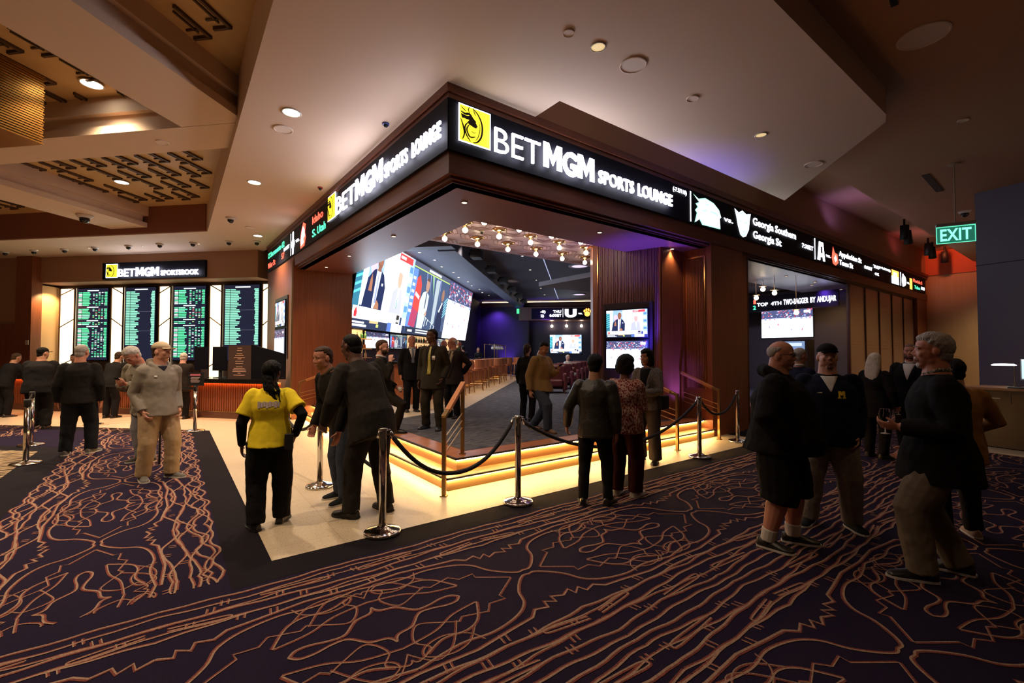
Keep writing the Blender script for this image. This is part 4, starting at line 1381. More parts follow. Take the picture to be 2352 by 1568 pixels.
def pic_arena(a, b, w, h, s=1.0):
    P = []
    def add(poly, col):
        P.append((map_poly(poly, a, b, w, h), C(*col, s)))
    add(rect(0, 0, 1, 1), (0.05, 0.08, 0.16))
    add(rect(0, 0, .1, .9), (0.12, 0.25, 0.75))
    for k in range(6):
        add(rect(.01, .3 + .09 * k, .07, .34 + .09 * k), (0.6, 0.75, 1))
    add([(.08, .4), (.10, .78), (.16, .84), (.22, .72), (.24, .35), (.16, .2)], (0.75, 0.06, 0.05))
    add([(.10, .55), (.2, .5), (.21, .55), (.11, .6)], (0.9, 0.92, 0.95))
    add([(.05, .12), (.08, .38), (.22, .33), (.2, .1)], (0.4, 0.05, 0.12))
    for k in range(5):
        add([(.3 + .1 * k, .95), (.32 + .1 * k, .95), (.38 + .09 * k, .55)], (0.25, 0.3, 0.6))
    add([(.45, .96), (.50, .9), (.56, .62)], (0.35, 0.75, 0.2))
    add([(.6, .2), (.58, .88), (.7, .9), (.68, .2)], (0.38, 0.45, 0.5))
    # standing man in pale suit, man in navy suit
    add([(.24, .08), (.23, .5), (.28, .62), (.36, .66), (.44, .6), (.44, .4), (.38, .08)], (0.55, 0.62, 0.66))
    add(ell(.375, .74, .045, .1), (0.42, 0.24, 0.17))
    add(ell(.37, .8, .045, .05, 12, 0, 180), (0.1, 0.06, 0.04))
    add([(.355, .4), (.36, .64), (.385, .64), (.38, .4)], (0.10, 0.12, 0.16))
    add([(.38, .3), (.43, .38), (.44, .3)], (0.5, 0.28, 0.2))
    add([(.70, .02), (.72, .3), (.78, .5), (.86, .58), (.9, .5), (.92, .02)], (0.012, 0.02, 0.06))
    add([(.76, .42), (.84, .58), (.86, .56), (.79, .4)], (0.9, 0.92, 0.95))
    add(ell(.84, .69, .04, .1), (0.3, 0.15, 0.10))
    for k in range(6):
        add([(.9, .32 + .05 * k), (1, .42 + .05 * k), (1, .44 + .05 * k), (.9, .34 + .05 * k)], (0.2, 0.6, 0.8))
    for (x0, y0, x1, y1) in [(.42, .28, .7, .17), (.44, .28, .42, .14), (.5, .25, .48, .16), (.62, .2, .6, .1), (.7, .17, .68, .08)]:
        add([(x0, y0), (x0 + .012, y0), (x1 + .012, y1), (x1, y1)], (0.85, 0.95, 0.95))
    add(rect(0, 0, 1, .1), (0.02, 0.03, 0.06))
    add(rect(.06, .035, .16, .065), (0.8, 0.82, 0.85))
    add(rect(.24, .06, .6, .08), (0.6, 0.62, 0.68))
    add(rect(.24, .025, .7, .045), (0.6, 0.62, 0.68))
    add(rect(0, .93, 1, 1), (0.09, 0.1, 0.16))
    add(rect(0, .915, 1, .93), (0.5, 0.8, 0.15))
    add(rect(.35, .945, .7, .98), (0.7, 0.75, 0.75))
    return P


vw = thing('video_wall', 'huge tilted video wall showing presenters, an interview and ice hockey', 'screen', bar_pt(11.9, 6.2, 2.3))
tilt = Vector((S2 * .17, -S2 * .17, 1)).normalized()
FV = Frame(bar_pt(0, 6.22, 2.36), (S2, S2, 0), tilt)
with Sub(vw):
    m_ = MB()
    q = [FV.p(11.56, -.05, 0), FV.p(24.6, -.05, 0), FV.p(24.6, 2.72, 0), FV.p(11.56, 2.72, 0)]
    n = FV.n * -.12
    m_.rings([q, [p + n for p in q]])
    m_.build('cabinet', black_board)
    o = sheet('studio_picture', FV, pic_studio(11.6, 0, 4.0, 2.68, 1.45), None, .004, .00012)
    o['label'] = 'picture of two presenters in suits at a desk'
    o = sheet('interview_picture', FV, pic_arena(15.62, 0, 4.5, 2.68, 1.25), None, .004, .00012)
    o['label'] = 'picture of two men talking in a blue lit studio'
    o = sheet('hockey_picture', FV, pic_hockey(20.15, 0, 4.4, 2.68, 1.5, 4), None, .004, .00006)
    o['label'] = 'picture of an ice hockey rink below a crowd'
lamp('screen_lamp', 'AREA', tuple(FV.p(18, 1.3, .12)), 260, (0.62, 0.78, 1.0), aim=tuple(FV.n), size=12, size_y=2.4)


def television(label, fr, a, b, w, h, pics, group=None, name='television'):
    """black bezel and a picture part, standing on the given sheet"""
    c = fr.p(a + w / 2, b, 0)
    t = thing(name, label, 'screen', c, 0, group)
    with Sub(t):
        m_ = MB()
        e = .03
        q = [fr.p(a - e, b - e, .012), fr.p(a + w + e, b - e, .012), fr.p(a + w + e, b + h + e, .012), fr.p(a - e, b + h + e, .012)]
        m_.rings([q, [p - fr.n * .06 for p in q]])
        m_.build('bezel', black_board)
        sheet('picture', fr, pics, None, .014, .00008)
    return t


FB = Frame(bar_pt(0, 6.3, 0), (S2, S2, 0))
television('wide screen above the bar bottles showing an ice rink, under the video wall', FB, 12.75, 1.80, 1.75, .50, pic_hockey(12.75, 1.80, 1.75, .50, .9, 8, .66, 60))
television('bar screen with green and blue picture beside the ice rink screen', FB, 14.6, 1.80, 1.5, .50, pic_arena(14.6, 1.80, 1.5, .50, .8))
television('bar screen behind the man in glasses, below the hockey picture', FB, 19.4, 1.80, 1.6, .50, pic_arena(19.4, 1.80, 1.6, .50, .9))
FT = Frame((*P2(1.28, .02), 0), (-dAB.x, -dAB.y, 0))
m_ = MB()
_a, _b = P2(.17, .045), P2(1.23, .045)
m_.box((((_a + _b) / 2).x, ((_a + _b) / 2).y, 1.90), (1.06, .06, 1.56), math.atan2(dAB.y, dAB.x))
tag(m_.build('screen_recess', mat('frame_plum', (0.02, 0.008, 0.012), .4)), 'dark surround of the two stacked screens on the reeded pier', 'frame')
FT = Frame((*P2(1.25, .08), 0), (-dAB.x, -dAB.y, 0))
television('upper of the two stacked screens on the reeded pier, two presenters', FT, .10, 1.97, .88, .56, pic_studio(.10, 1.97, .88, .56, 1.3), 'stacked screens on the pier')
television('lower of the two stacked screens on the reeded pier, ice hockey', FT, .10, 1.33, .88, .56, pic_hockey(.10, 1.33, .88, .56, 1.5, 5, .66, 140), 'stacked screens on the pier')
FW = Frame(bar_pt(29.88, 0, 0), (S2, -S2, 0))
television('screen at the far end of the lounge above the armchairs', FW, -1.85, 1.66, 2.05, 1.2, pic_studio(-1.85, 1.66, 2.05, 1.2, 1.5))
FH = Frame((17.88, 0, 0), (0, -1, 0))
television('bright white screen behind the shopfront glass', FH, -8.15, 2.22, 1.72, 1.05, pic_hockey(-8.15, 2.22, 1.72, 1.05, 1.7, 9, .62, 120))
FP = Frame((LP(TL)[0] - .02, LP(TL)[1], 0), (0.032, -1, 0))
m_ = MB()
m_.prism([LP(8.0, .03), LP(9.45, .03), LP(9.45, 0), LP(8.0, 0)], 1.5, 3.15)
tag(m_.build('screen_recess', mat('frame_plum', (0.02, 0.008, 0.012), .4)), 'dark surround of the narrow screens on the left pier', 'frame')
FP = Frame((LP(TL)[0] - .045, LP(TL)[1], 0), (0.032, -1, 0))
television('upper screen on the left pier, seen edge on', FP, 1.4, 2.36, 1.15, .66, pic_studio(1.4, 2.36, 1.15, .66, .9), 'stacked screens on the left pier')
television('lower screen on the left pier, seen edge on', FP, 1.4, 1.62, 1.15, .66, pic_hockey(1.4, 1.62, 1.15, .66, .9, 6), 'stacked screens on the left pier')

# inner tickers
t = thing('led_ticker', 'black ticker deep in the lounge with a big white U and an orange paw', 'screen', bar_pt(28.38, 0, 3.75))
with Sub(t):
    m_ = MB()
    m_.prism([uv(28.34, -3), uv(28.4, -3), uv(28.4, 2.9), uv(28.34, 2.9)], 3.80, 4.46)
    m_.build('ticker_panel', black_board)
    Fk = Frame(bar_pt(28.33, 0, 0), (S2, -S2, 0))
    text_mesh('THU', Fk, -1.55, 4.17, .17, W2, .50, .02)
    text_mesh('6:00ET', Fk, -1.77, 3.93, .17, W2, .74, .02)
    text_mesh('U', Fk, -.82, 3.92, .46, W2, .72, .06)
    text_mesh('vs.', Fk, .0, 4.06, .12, W2, .26, .02)
    text_mesh('-0)', Fk, -2.34, 4.18, .15, W2, .32, .02)
    text_mesh('2)', Fk, -2.32, 3.92, .15, W2, .2, .02)
    sheet('divider', Fk, [(rect(-.95, 3.9, -.93, 4.42), W2), (rect(-.32, 3.98, -.2, 4.38), GRN)])
    sheet('paw_mark', Fk, [(ell(.55, 4.08, .17, .16), ORG), (ell(.38, 4.26, .06, .09), ORG), (ell(.5, 4.34, .055, .09), ORG), (ell(.63, 4.34, .055, .09), ORG), (ell(.75, 4.25, .055, .09), ORG)])
t = thing('led_ticker', 'black ticker inside the shopfront reading TWO-BAGGER BY ANDUJAR', 'screen', (16.4, 6.5, 3.3))
with Sub(t):
    m_ = MB()
    m_.span((16.4, 5.2, 3.10), (16.5, 8.6, 3.62))
    m_.build('ticker_panel', black_board)
    Fk = Frame((16.395, 0, 0), (0, -1, 0))
    text_mesh('TOP', Fk, -7.62, 3.28, .12, W2, .36, .02)
    text_mesh('4TH', Fk, -7.16, 3.28, .12, W2, .33, .02)
    text_mesh('TWO-BAGGER BY ANDUJAR', Fk, -6.76, 3.27, .18, W2, 1.52, .02)
    text_mesh('1', Fk, -7.74, 3.38, .14, RED, .08, .02)
    text_mesh('2', Fk, -7.76, 3.18, .14, GRN, .1, .02)
for i, (y, z) in enumerate([(6.11, 3.47), (5.8, 3.33), (6.30, 3.24), (5.25, 2.74)]):
    t = thing('globe_pendant', '%s white globe lamp from the top behind the shopfront glass' % ORD[i], 'lamp', (13.5, y, z), 0, 'globe lamps in the shop')
    m_ = MB()
    m_.ball((0, 0, 0), .065, n=14)
    m_.build('globe', bmat, t, True)
    m_ = MB()
    m_.tube([(0, 0, .06), (0, 0, 3.95 - z)], .006, 6)
    m_.lathe([(.1, .085), (.1, .075), (.02, .06)], n=14)
    m_.build('stem', brass_dk, t)
for i in range(3):
    t = thing('globe_pendant', 'globe light over the far lounge screen, %s of three' % ['left', 'middle', 'right'][i], 'lamp', bar_pt(29.6, 1.7 - i * .95, 3.42), 0, 'globe lights over the far screen')
    m_ = MB()
    m_.ball((0, 0, 0), .085, n=14)
    m_.build('globe', bmat, t, True)
    m_ = MB()
    m_.tube([(0, 0, .07), (0, 0, .3)], .012, 6)
    m_.build('stem', brass_dk, t)
# lounge ceiling fittings
for i in range(11):
    downlight(*uv(13.2 + i * 1.25, 5.1 + .12 * (i % 2)), 5.0, .055, '%s small downlight from the front along the video wall' % ORD[i], tiny_glow, 'small downlights before the video wall')
for i in range(6):
    t = thing('projector', '%s black projector from the front under the sloped beam' % ORD[i], 'projector', bar_pt(13.6 + i * 2.5, 3.08, 4.62), R(45), 'black projectors on the beam')
    m_ = MB()
    m_.box((0, 0, 0.05), (.42, .3, .24))
    m_.build('body', black_matte, t)
    m_ = MB()
    m_.tube([(0, .15, .08), (0, .24, .05)], .06, 10)
    m_.build('lens', dome_glass, t)
for i in range(4):
    t = thing('disc_light', '%s round disc light from the front in the lounge ceiling' % ORD[i], 'light', bar_pt(17.5 + i * 2.8, -.05, 4.998), 0, 'disc lights in the lounge ceiling')
    m_ = MB()
    m_.lathe([(.42, 0), (.42, -.03), (.30, -.04), (.30, -.02)], n=24)
    m_.build('rim', mat('rim_slate', (0.12, 0.12, 0.16), .4), t, True)
    m_ = MB()
    m_.lathe([(.3, -.03), (0.0, -.035)], n=24)
    m_.build('diffuser', glow((0.75, 0.62, 0.85), .9), t, True)
for i in range(5):
    downlight(*uv(15.5 + i * 2.6, 1.9), 5.0, .05, '%s pinhole light from the front in the lounge ceiling' % ORD[i], tiny_glow, 'pinhole lights of the lounge ceiling')
t = thing('exit_sign', 'small green exit sign deep in the lounge', 'sign', bar_pt(28.3, 3.75, 4.05))
m_ = MB()
m_.box((0, 0, .25), (.06, .16, .30), R(60))
m_.build('lit_face', glow((0.1, 0.9, 0.4), .8), t)

# ================================================================== FURNITURE
# bar counter
br = thing('bar_counter', 'long wooden bar counter with dark top in the lounge', 'counter', bar_pt(19, 4.4, .32))
with Sub(br):
    m_ = MB()
    m_.prism([uv(11.3, 4.15), uv(26.6, 4.15), uv(26.6, 4.75), uv(11.3, 4.75)], .32, 1.36)
    m_.build('front_panel', mat('wood_amber', (0.34, 0.10, 0.04), .4, var=((30, 30, 1), .2, (0.45, .15, .06))))
    m_ = MB()
    m_.prism([uv(11.2, 4.0), uv(26.7, 4.0), uv(26.7, 4.85), uv(11.2, 4.85)], 1.36, 1.42)
    m_.build('counter_top', mat('bar_top', (0.02, 0.016, 0.02), .12))
    m_ = MB()
    m_.prism([uv(11.35, 4.10), uv(26.5, 4.10), uv(26.5, 4.13), uv(11.35, 4.13)], 1.335, 1.355)
    m_.build('light_strip', glow((1, .55, .2), 9, True))
# back bar shelves and bottles
sh = thing('back_bar', 'warm lit bottle shelves on the wall behind the bar', 'shelf', bar_pt(15, 6.2, .32))
with Sub(sh):
    m_ = MB()
    m_.prism([uv(11.8, 5.75), uv(24, 5.75), uv(24, 6.33), uv(11.8, 6.33)], .32, 1.25)
    m_.build('cabinet', wood_dark)
    for z in (1.27, 1.52, 1.78, 2.06):
        for (u0, u1) in ((11.85, 12.65), (16.25, 19.25), (21.1, 23.5)):
            m_ = MB()
            m_.prism([uv(u0, 6.0), uv(u1, 6.0), uv(u1, 6.3), uv(u0, 6.3)], z - .02, z)
            m_.build('shelf_board', mat('shelf_lit', (0.5, .3, .12), .3))
    for (u0, u1) in ((11.85, 12.65), (16.25, 19.25), (21.1, 23.5)):
        m_ = MB()
        m_.prism([uv(u0, 6.31), uv(u1, 6.31), uv(u1, 6.33), uv(u0, 6.33)], 1.27, 2.32)
        m_.build('lit_back', glow((1.0, .62, .28), .75, True))
bcol = [mat('bottle_amber', (0.30, .10, .02), .15), mat('bottle_clear', (0.55, .5, .42), .12), mat('bottle_green', (0.03, .12, .05), .15), mat('bottle_dark', (0.04, .015, .01), .15), mat('bottle_red', (0.35, .04, .02), .15)]
rnd = random.Random(5)
bcap = mat('bottle_cap', (0.5, .35, .1), .3, .6)
protos = []
for k in range(5):
    b = thing('bottle', 'liquor bottle', 'bottle', (0, 0, -5), 0, 'bottles on the lit bar shelves')
    m_ = MB()
    hgt = .17 + .02 * (k % 3)
    m_.lathe([(.03, 0), (.038, .01), (.038, hgt * .55), (.03, hgt * .68), (.012, hgt * .75), (.012, hgt)], n=10)
    m_.build('glass_body', bcol[k], b, True)
    m_ = MB()
    m_.lathe([(.014, hgt), (.014, hgt + .02), (0.0, hgt + .021)], n=8)
    m_.build('cap', bcap, b)
    protos.append((b, [x for x in COL.objects if x.parent == b]))
names5 = ['amber', 'clear', 'green', 'dark brown', 'red']
used = set()
for si, z in enumerate((1.27, 1.52, 1.78, 2.06)):
    for bi, (u0, u1) in enumerate(((11.9, 12.6), (16.3, 19.2), (21.1, 23.4))):
        n = int((u1 - u0) / .19)
        for i in range(n):
            k = rnd.randrange(5)
            b, kids = protos[k]
            if k in used:
                nb = b.copy()
                COL.objects.link(nb)
                for kd in kids:
                    c2 = kd.copy()
                    COL.objects.link(c2)
                    c2.parent = nb
            else:
                used.add(k)
                nb = b
            nb.location = bar_pt(u0 + (i + .5) * (u1 - u0) / n, 6.12 + .05 * rnd.random(), z)
            nb['label'] = '%s bottle on the %s shelf %s' % (names5[k], ['lowest', 'second', 'third', 'top'][si], ['at the near end of the back bar', 'in the middle of the back bar', 'at the far end of the back bar'][bi])
            nb['group'] = '%s bottles, %s shelf, bay %s' % (names5[k], ['lowest', 'second', 'third', 'top'][si], ['near', 'middle', 'far'][bi])
lamp('bar_lamp', 'AREA', bar_pt(12.25, 6.0, 2.3), 12, (1, .6, .25), aim=(S2 * -.2, S2 * .2, -1), size=.6)
# glass rack over the far bar end
gr = thing('glass_rack', 'brass rack of hanging glasses over the far end of the bar', 'rack', bar_pt(24.5, 4.4, 1.42))
with Sub(gr):
    m_ = MB()
    for u in (22.6, 26.2):
        for v in (4.2, 4.7):
            m_.tube([bar_pt(u, v, 1.42), bar_pt(u, v, 2.1)], .02, 6)
    for v in (4.2, 4.45, 4.7):
        m_.tube([bar_pt(22.6, v, 2.1), bar_pt(26.2, v, 2.1)], .02, 6)
    m_.build('brass_frame', brass_dk)
    for i in range(14):
        m_ = MB()
        c = bar_pt(22.8 + i * .25, 4.3 + .1 * (i % 2), 1.85)
        m_.lathe([(.035, 0), (.05, .08), (.02, .13), (.006, .14), (.006, .22)], c, 8)
        m_.build('hanging_glass', bcol[1], None, True)

# bar stools
leather_tan = mat('leather_tan', (0.42, 0.15, 0.06), .38, bump=((30, 30, 30), .15))
def stool(u, v, rz, label, src=[None]):
    if src[0] is None:
        t = thing('bar_stool', label, 'stool', (0, 0, 0), 0, 'tan leather bar stools')
        for sx in (-1, 1):
            for sy in (-1, 1):
                m_ = MB()
                m_.tube([(sx * .24, sy * .24, 0), (sx * .17, sy * .17, .70)], .016, 6)
                m_.build('leg', brass, t)
        m_ = MB()
        for a, b in (((-.22, -.22), (.22, -.22)), ((-.22, .22), (.22, .22)), ((-.22, -.22), (-.22, .22)), ((.22, -.22), (.22, .22))):
            m_.tube([(*a, .25), (*b, .25)], .012, 6)
        m_.build('foot_rail', brass, t)
        m_ = MB()
        m_.prism([(.22 * math.cos(R(a)) * 1.05, .22 * math.sin(R(a))) for a in range(0, 360, 24)], .69, .80)
        m_.build('seat', leather_tan, t, False, .025)
        m_ = MB()
        inn = [(.25 * math.cos(R(a)), .25 * math.sin(R(a))) for a in range(170, 371, 20)]
        out = [(.29 * math.cos(R(a)), .29 * math.sin(R(a))) for a in range(370, 169, -20)]
        m_.prism(inn + out, .80, 1.10)
        m_.build('backrest', leather_tan, t, False, .015)
        src[0] = t
        src.append([x for x in COL.objects if x.parent == t])
    else:
        t = src[0].copy()
        COL.objects.link(t)
        t['label'] = label
        for k in src[1]:
            c = k.copy()
            COL.objects.link(c)
            c.parent = t
    t.location = (*uv(u, v), .3245)
    t.rotation_euler = (0, 0, rz)
for i in range(10):
    u = 12.4 + i * 1.18
    stool(u, 3.62 + .05 * (i % 3), R(45) + R(8 * ((i * 3) % 5 - 2)), 'tan bar stool with brass legs, %s from the near end of the bar' % ORD[i])
stool(25.6, 3.5, R(75), 'tan bar stool with brass legs standing apart at the far end of the bar')

# club chairs
leather_wine = mat('leather_wine', (0.10, 0.018, 0.022), .32, bump=((30, 30, 30), .15))
def club_chair(u, v, rz, label, src=[None]):
    if src[0] is None:
        t = thing('armchair', label, 'chair', (0, 0, 0), 0, 'dark red leather club chairs')
        m_ = MB()
        m_.box((0, .05, .33), (.62, .66, .22))
        m_.build('seat', leather_wine, t, False, .04)
        m_ = MB()
        m_.prism([(-.45, -.45), (.45, -.45), (.45, -.25), (-.45, -.25)], .1, .92)
        m_.build('backrest', leather_wine, t, False, .06)
        for s in (-1, 1):
            m_ = MB()
            m_.prism([(s * .33, -.28), (s * .46, -.28), (s * .46, .40), (s * .33, .40)], .1, .66)
            m_.build('armrest', leather_wine, t, False, .05)
        for sx in (-1, 1):
            for sy in (-1, 1):
                m_ = MB()
                m_.tube([(sx * .38, sy * .34, 0), (sx * .36, sy * .32, .12)], .025, 6)
                m_.build('leg', wood_dark, t)
        src[0] = t
        src.append([x for x in COL.objects if x.parent == t])
    else:
        t = src[0].copy()
        COL.objects.link(t)
        t['label'] = label
        for k in src[1]:
            c = k.copy()
            COL.objects.link(c)
            c.parent = t
    t.location = (*uv(u, v), .3225)
    t.rotation_euler = (0, 0, rz)
for i in range(6):
    club_chair(15.4 + i * 1.9, .85 - .20 * i, R(140), 'dark red club chair, %s from the front in the row facing the far screen' % ORD[i])
club_chair(15.6, -1.25, R(-70), 'dark red club chair beside the silver cylinder, nearest the reeded pier')
club_chair(18.2, -1.4, R(-60), 'dark red club chair second on the right aisle')
m_ = MB()
m_.lathe([(.11, 0), (.115, .02), (.115, .72), (.10, .75), (0, .75)], n=20)
o = tag(m_.build('waste_bin', mat('steel_satin', (.6, .65, .75), .3, .9), None, True), 'tall silver cylinder bin beside a dark red chair', 'bin')
o.location = (*uv(13.9, -.78), .3225)
lamp('down_lamp', 'SPOT', bar_pt(17, -.4, 4.9), 90, SOFT, spot=70, blend=.8, size=.05)

# handrails
rail_wood = mat('rail_wood', (0.50, 0.20, 0.07), .35)
def handrail(name_label, a, b, za, zb, ha, hb, horizontal=0.0):
    """a = lower post foot, b = upper post foot"""
    t = thing('handrail', name_label, 'railing', (a[0], a[1], za))
    with Sub(t):
        A0, A1 = Vector((*a, za)), Vector((*a, za + ha))
        B0, B1 = Vector((*b, zb)), Vector((*b, zb + hb))
        d = (Vector((*b, 0)) - Vector((*a, 0))).normalized()
        ang = math.atan2(d.y, d.x)
        for q0, q1 in ((A0, A1), (B0, B1)):
            m_ = MB()
            m_.box(((q0 + q1) / 2), (.045, .045, (q1 - q0).length), ang)
            m_.build('post', brass_dk, None, False, .004)
            m_ = MB()
            m_.box((q0.x, q0.y, q0.z + .006), (.075, .075, .012), ang)
            m_.build('foot_plate', brass_dk)
        s = d.cross(Vector((0, 0, 1)))
        def bar(p, q, w, h, m, nm):
            m_ = MB()
            up = (q - p).normalized().cross(s).normalized()
            m_.rings([[x + s * w / 2 + up * h / 2, x - s * w / 2 + up * h / 2, x - s * w / 2 - up * h / 2, x + s * w / 2 - up * h / 2] for x in (p, q)])
            m_.build(nm, m, None, False, .004)
        mid = A1 + (B1 - A1) * .16
        bar(A1 - d * .02, mid, .052, .045, brass_dk, 'rail_end')
        bar(mid, B1 + d * .03, .062, .05, rail_wood, 'wood_rail')
        for f in (.52, .62, .72):
            bar(A0.lerp(A1, f), B0.lerp(B1, f - .14), .014, .014, brass, 'thin_bar')
handrail('brass handrail with orange wood top at the corner of the steps', (2.51, 4.67), (3.06, 5.19), .004, .3225, .90, .92)
handrail('brass handrail on the right steps behind the woman in grey', (6.85, 4.52), (6.85, 5.35), .004, .3225, .92, .92)
handrail('brass handrail beside the framed reeded pier panel', (8.33, 4.60), (8.33, 5.36), .004, .3225, .92, .92)
handrail('brass handrail against the left wood pier', (2.50, 12.05), (3.40, 12.05), .004, .3225, .92, .92)
handrail('brass handrail on the left steps behind the bending man', (2.50, 10.2), (3.40, 10.2), .004, .3225, .92, .92)

# rope barrier posts
rope_m = mat('rope_black', (0.008, 0.006, 0.010), .8, bump=((90, 90, 90), .6))
def rope_post(x, y, label, hooks):
    t = thing('rope_post', label, 'post', (x, y, .004 if y > 4.03 and x > .65 else .003))
    m_ = MB()
    m_.lathe([(.165, 0), (.165, .022), (.155, .03), (.10, .042), (.05, .06), (.036, .07)], n=32)
    m_.build('base', steel, t, True)
    m_ = MB()
    m_.lathe([(.033, .06), (.033, .93), (.030, .935)], n=20)
    m_.build('pole', steel, t, True)
    m_ = MB()
    m_.lathe([(.044, .925), (.044, .94), (.038, .945), (.038, .948), (0, .95)], n=20)
    m_.build('crown', steel, t, True)
    for a in hooks:
        d = Vector((math.cos(a), math.sin(a), 0))
        m_ = MB()
        m_.tube([Vector((0, 0, .925)) + d * .036, Vector((0, 0, .93)) + d * .065, Vector((0, 0, .90)) + d * .075], .008, 6)
        m_.tube([Vector((0, 0, .91)) + d * .07, Vector((0, 0, .85)) + d * .095], [.014, .021], 8)
        m_.build('hook', steel, t, True)
PO = {'a': (1.26, 7.36), 'e': (1.47, 5.91), 'b': (1.55, 4.05), 'c': (3.05, 3.98), 'd': (6.67, 4.01), 'f': (8.39, 4.28)}
def ang(p, q):
    return math.atan2(PO[q][1] - PO[p][1], PO[q][0] - PO[p][0])
rope_post(*PO['b'], 'steel rope post nearest the camera, beside the bending man', [ang('b', 'c'), ang('b', 'e')])
rope_post(*PO['c'], 'steel rope post in front of the step corner', [ang('c', 'b'), ang('c', 'd')])
rope_post(*PO['d'], 'steel rope post right of the dark haired woman', [ang('d', 'c'), ang('d', 'f')])
rope_post(*PO['f'], 'steel rope post furthest right, by the wood pier', [ang('f', 'd')])
rope_post(*PO['e'], 'steel rope post between the yellow shirt and the bending man', [ang('e', 'b'), ang('e', 'a')])
rope_post(*PO['a'], 'steel rope post hidden behind the yellow shirt', [ang('a', 'e')])
def rope(p, q, low, label, bow=0.0):
    A, B = Vector((*PO[p], .86)), Vector((*PO[q], .86))
    d = (B - A).normalized()
    A, B = A + d * .095, B - d * .095
    pts = []
    for i in range(25):
        t = i / 24
        v = A.lerp(B, t)
        pts.append((v.x + bow * math.sin(math.pi * t), v.y, .86 - (.86 - low) * (1 - abs(2 * t - 1) ** 2.2)))
    m_ = MB()
    m_.tube(pts, .021, 10)
    tag(m_.build('barrier_rope', rope_m, None, True), label, 'rope')
rope('b', 'c', .44, 'black velvet rope sagging in front of the step corner')
rope('c', 'd', .42, 'long black rope passing behind the black jacket')
rope('d', 'f', .60, 'black rope between the two rightmost steel posts')
rope('e', 'b', .30, 'black rope hanging low behind the bending man', .40)
rope('a', 'e', .62, 'black rope beside the yellow shirt')

# belt barrier posts on the left
def belt_post(x, y, h, label, z=.004):
    t = thing('belt_post', label, 'post', (x, y, z))
    m_ = MB()
    m_.lathe([(.18, 0), (.18, .012), (.16, .022), (.05, .04), (.036, .05)], n=28)
    m_.build('base', steel, t, True)
    m_ = MB()
    m_.lathe([(.034, .04), (.034, h - .1)], n=16)
    m_.build('pole', steel, t, True)
    m_ = MB()
    m_.lathe([(.04, h - .1), (.042, h - .02), (.036, h), (0, h)], n=16)
    m_.build('belt_head', black_matte, t, True)
    return t
belt_post(-1.72, 9.74, .95, 'belt post nearest the left edge of the frame')
belt_post(-2.0, 11.65, .95, 'belt post just behind the nearest one at the left')
belt_post(-1.43, 14.16, .95, 'belt post between the two dark clothed men')
bp4 = belt_post(.40, 11.72, .95, 'belt post with a small black notice on top')
m_ = MB()
m_.box((0, 0, 1.09), (.34, .012, .28), R(-36.7))
nb = m_.build('notice_board', black_matte, bp4)
Fn = Frame((0.4 + .01 * -.6, 11.72 - .0085, 0.004), (math.cos(R(-36.7)), math.sin(R(-36.7)), 0))
with Sub(bp4):
    pk = glow((0.55, .3, .2), .35)
    sheet('notice_text', Fn, [(rect(-.11, 1.16, .11, 1.20), glow((0.6, .12, .12), .35))] + [(rect(-.09 - .01 * (i % 2), 1.12 - i * .025, .10 - .02 * (i % 3), 1.132 - i * .025), pk) for i in range(5)], None, .007, .0002)
def belt(p, q, z, label):
    m_ = MB()
    a, b = Vector((*p, z)), Vector((*q, z))
    d = (b - a).normalized()
    a, b = a + d * .035, b - d * .035
    n = Vector((0, 0, 1)).cross(d) * .002
    m_.rings([[x + n + Vector((0, 0, .025)), x - n + Vector((0, 0, .025)), x - n - Vector((0, 0, .025)), x + n - Vector((0, 0, .025))] for x in (a, b)])
    tag(m_.build('barrier_belt', black_matte), label, 'belt')
belt((-1.72, 9.74), (-2.0, 11.65), .90, 'black belt between the two posts at the left edge')
belt((-1.43, 14.16), (.40, 11.72), .90, 'black belt running behind the tan capped man to the notice post')

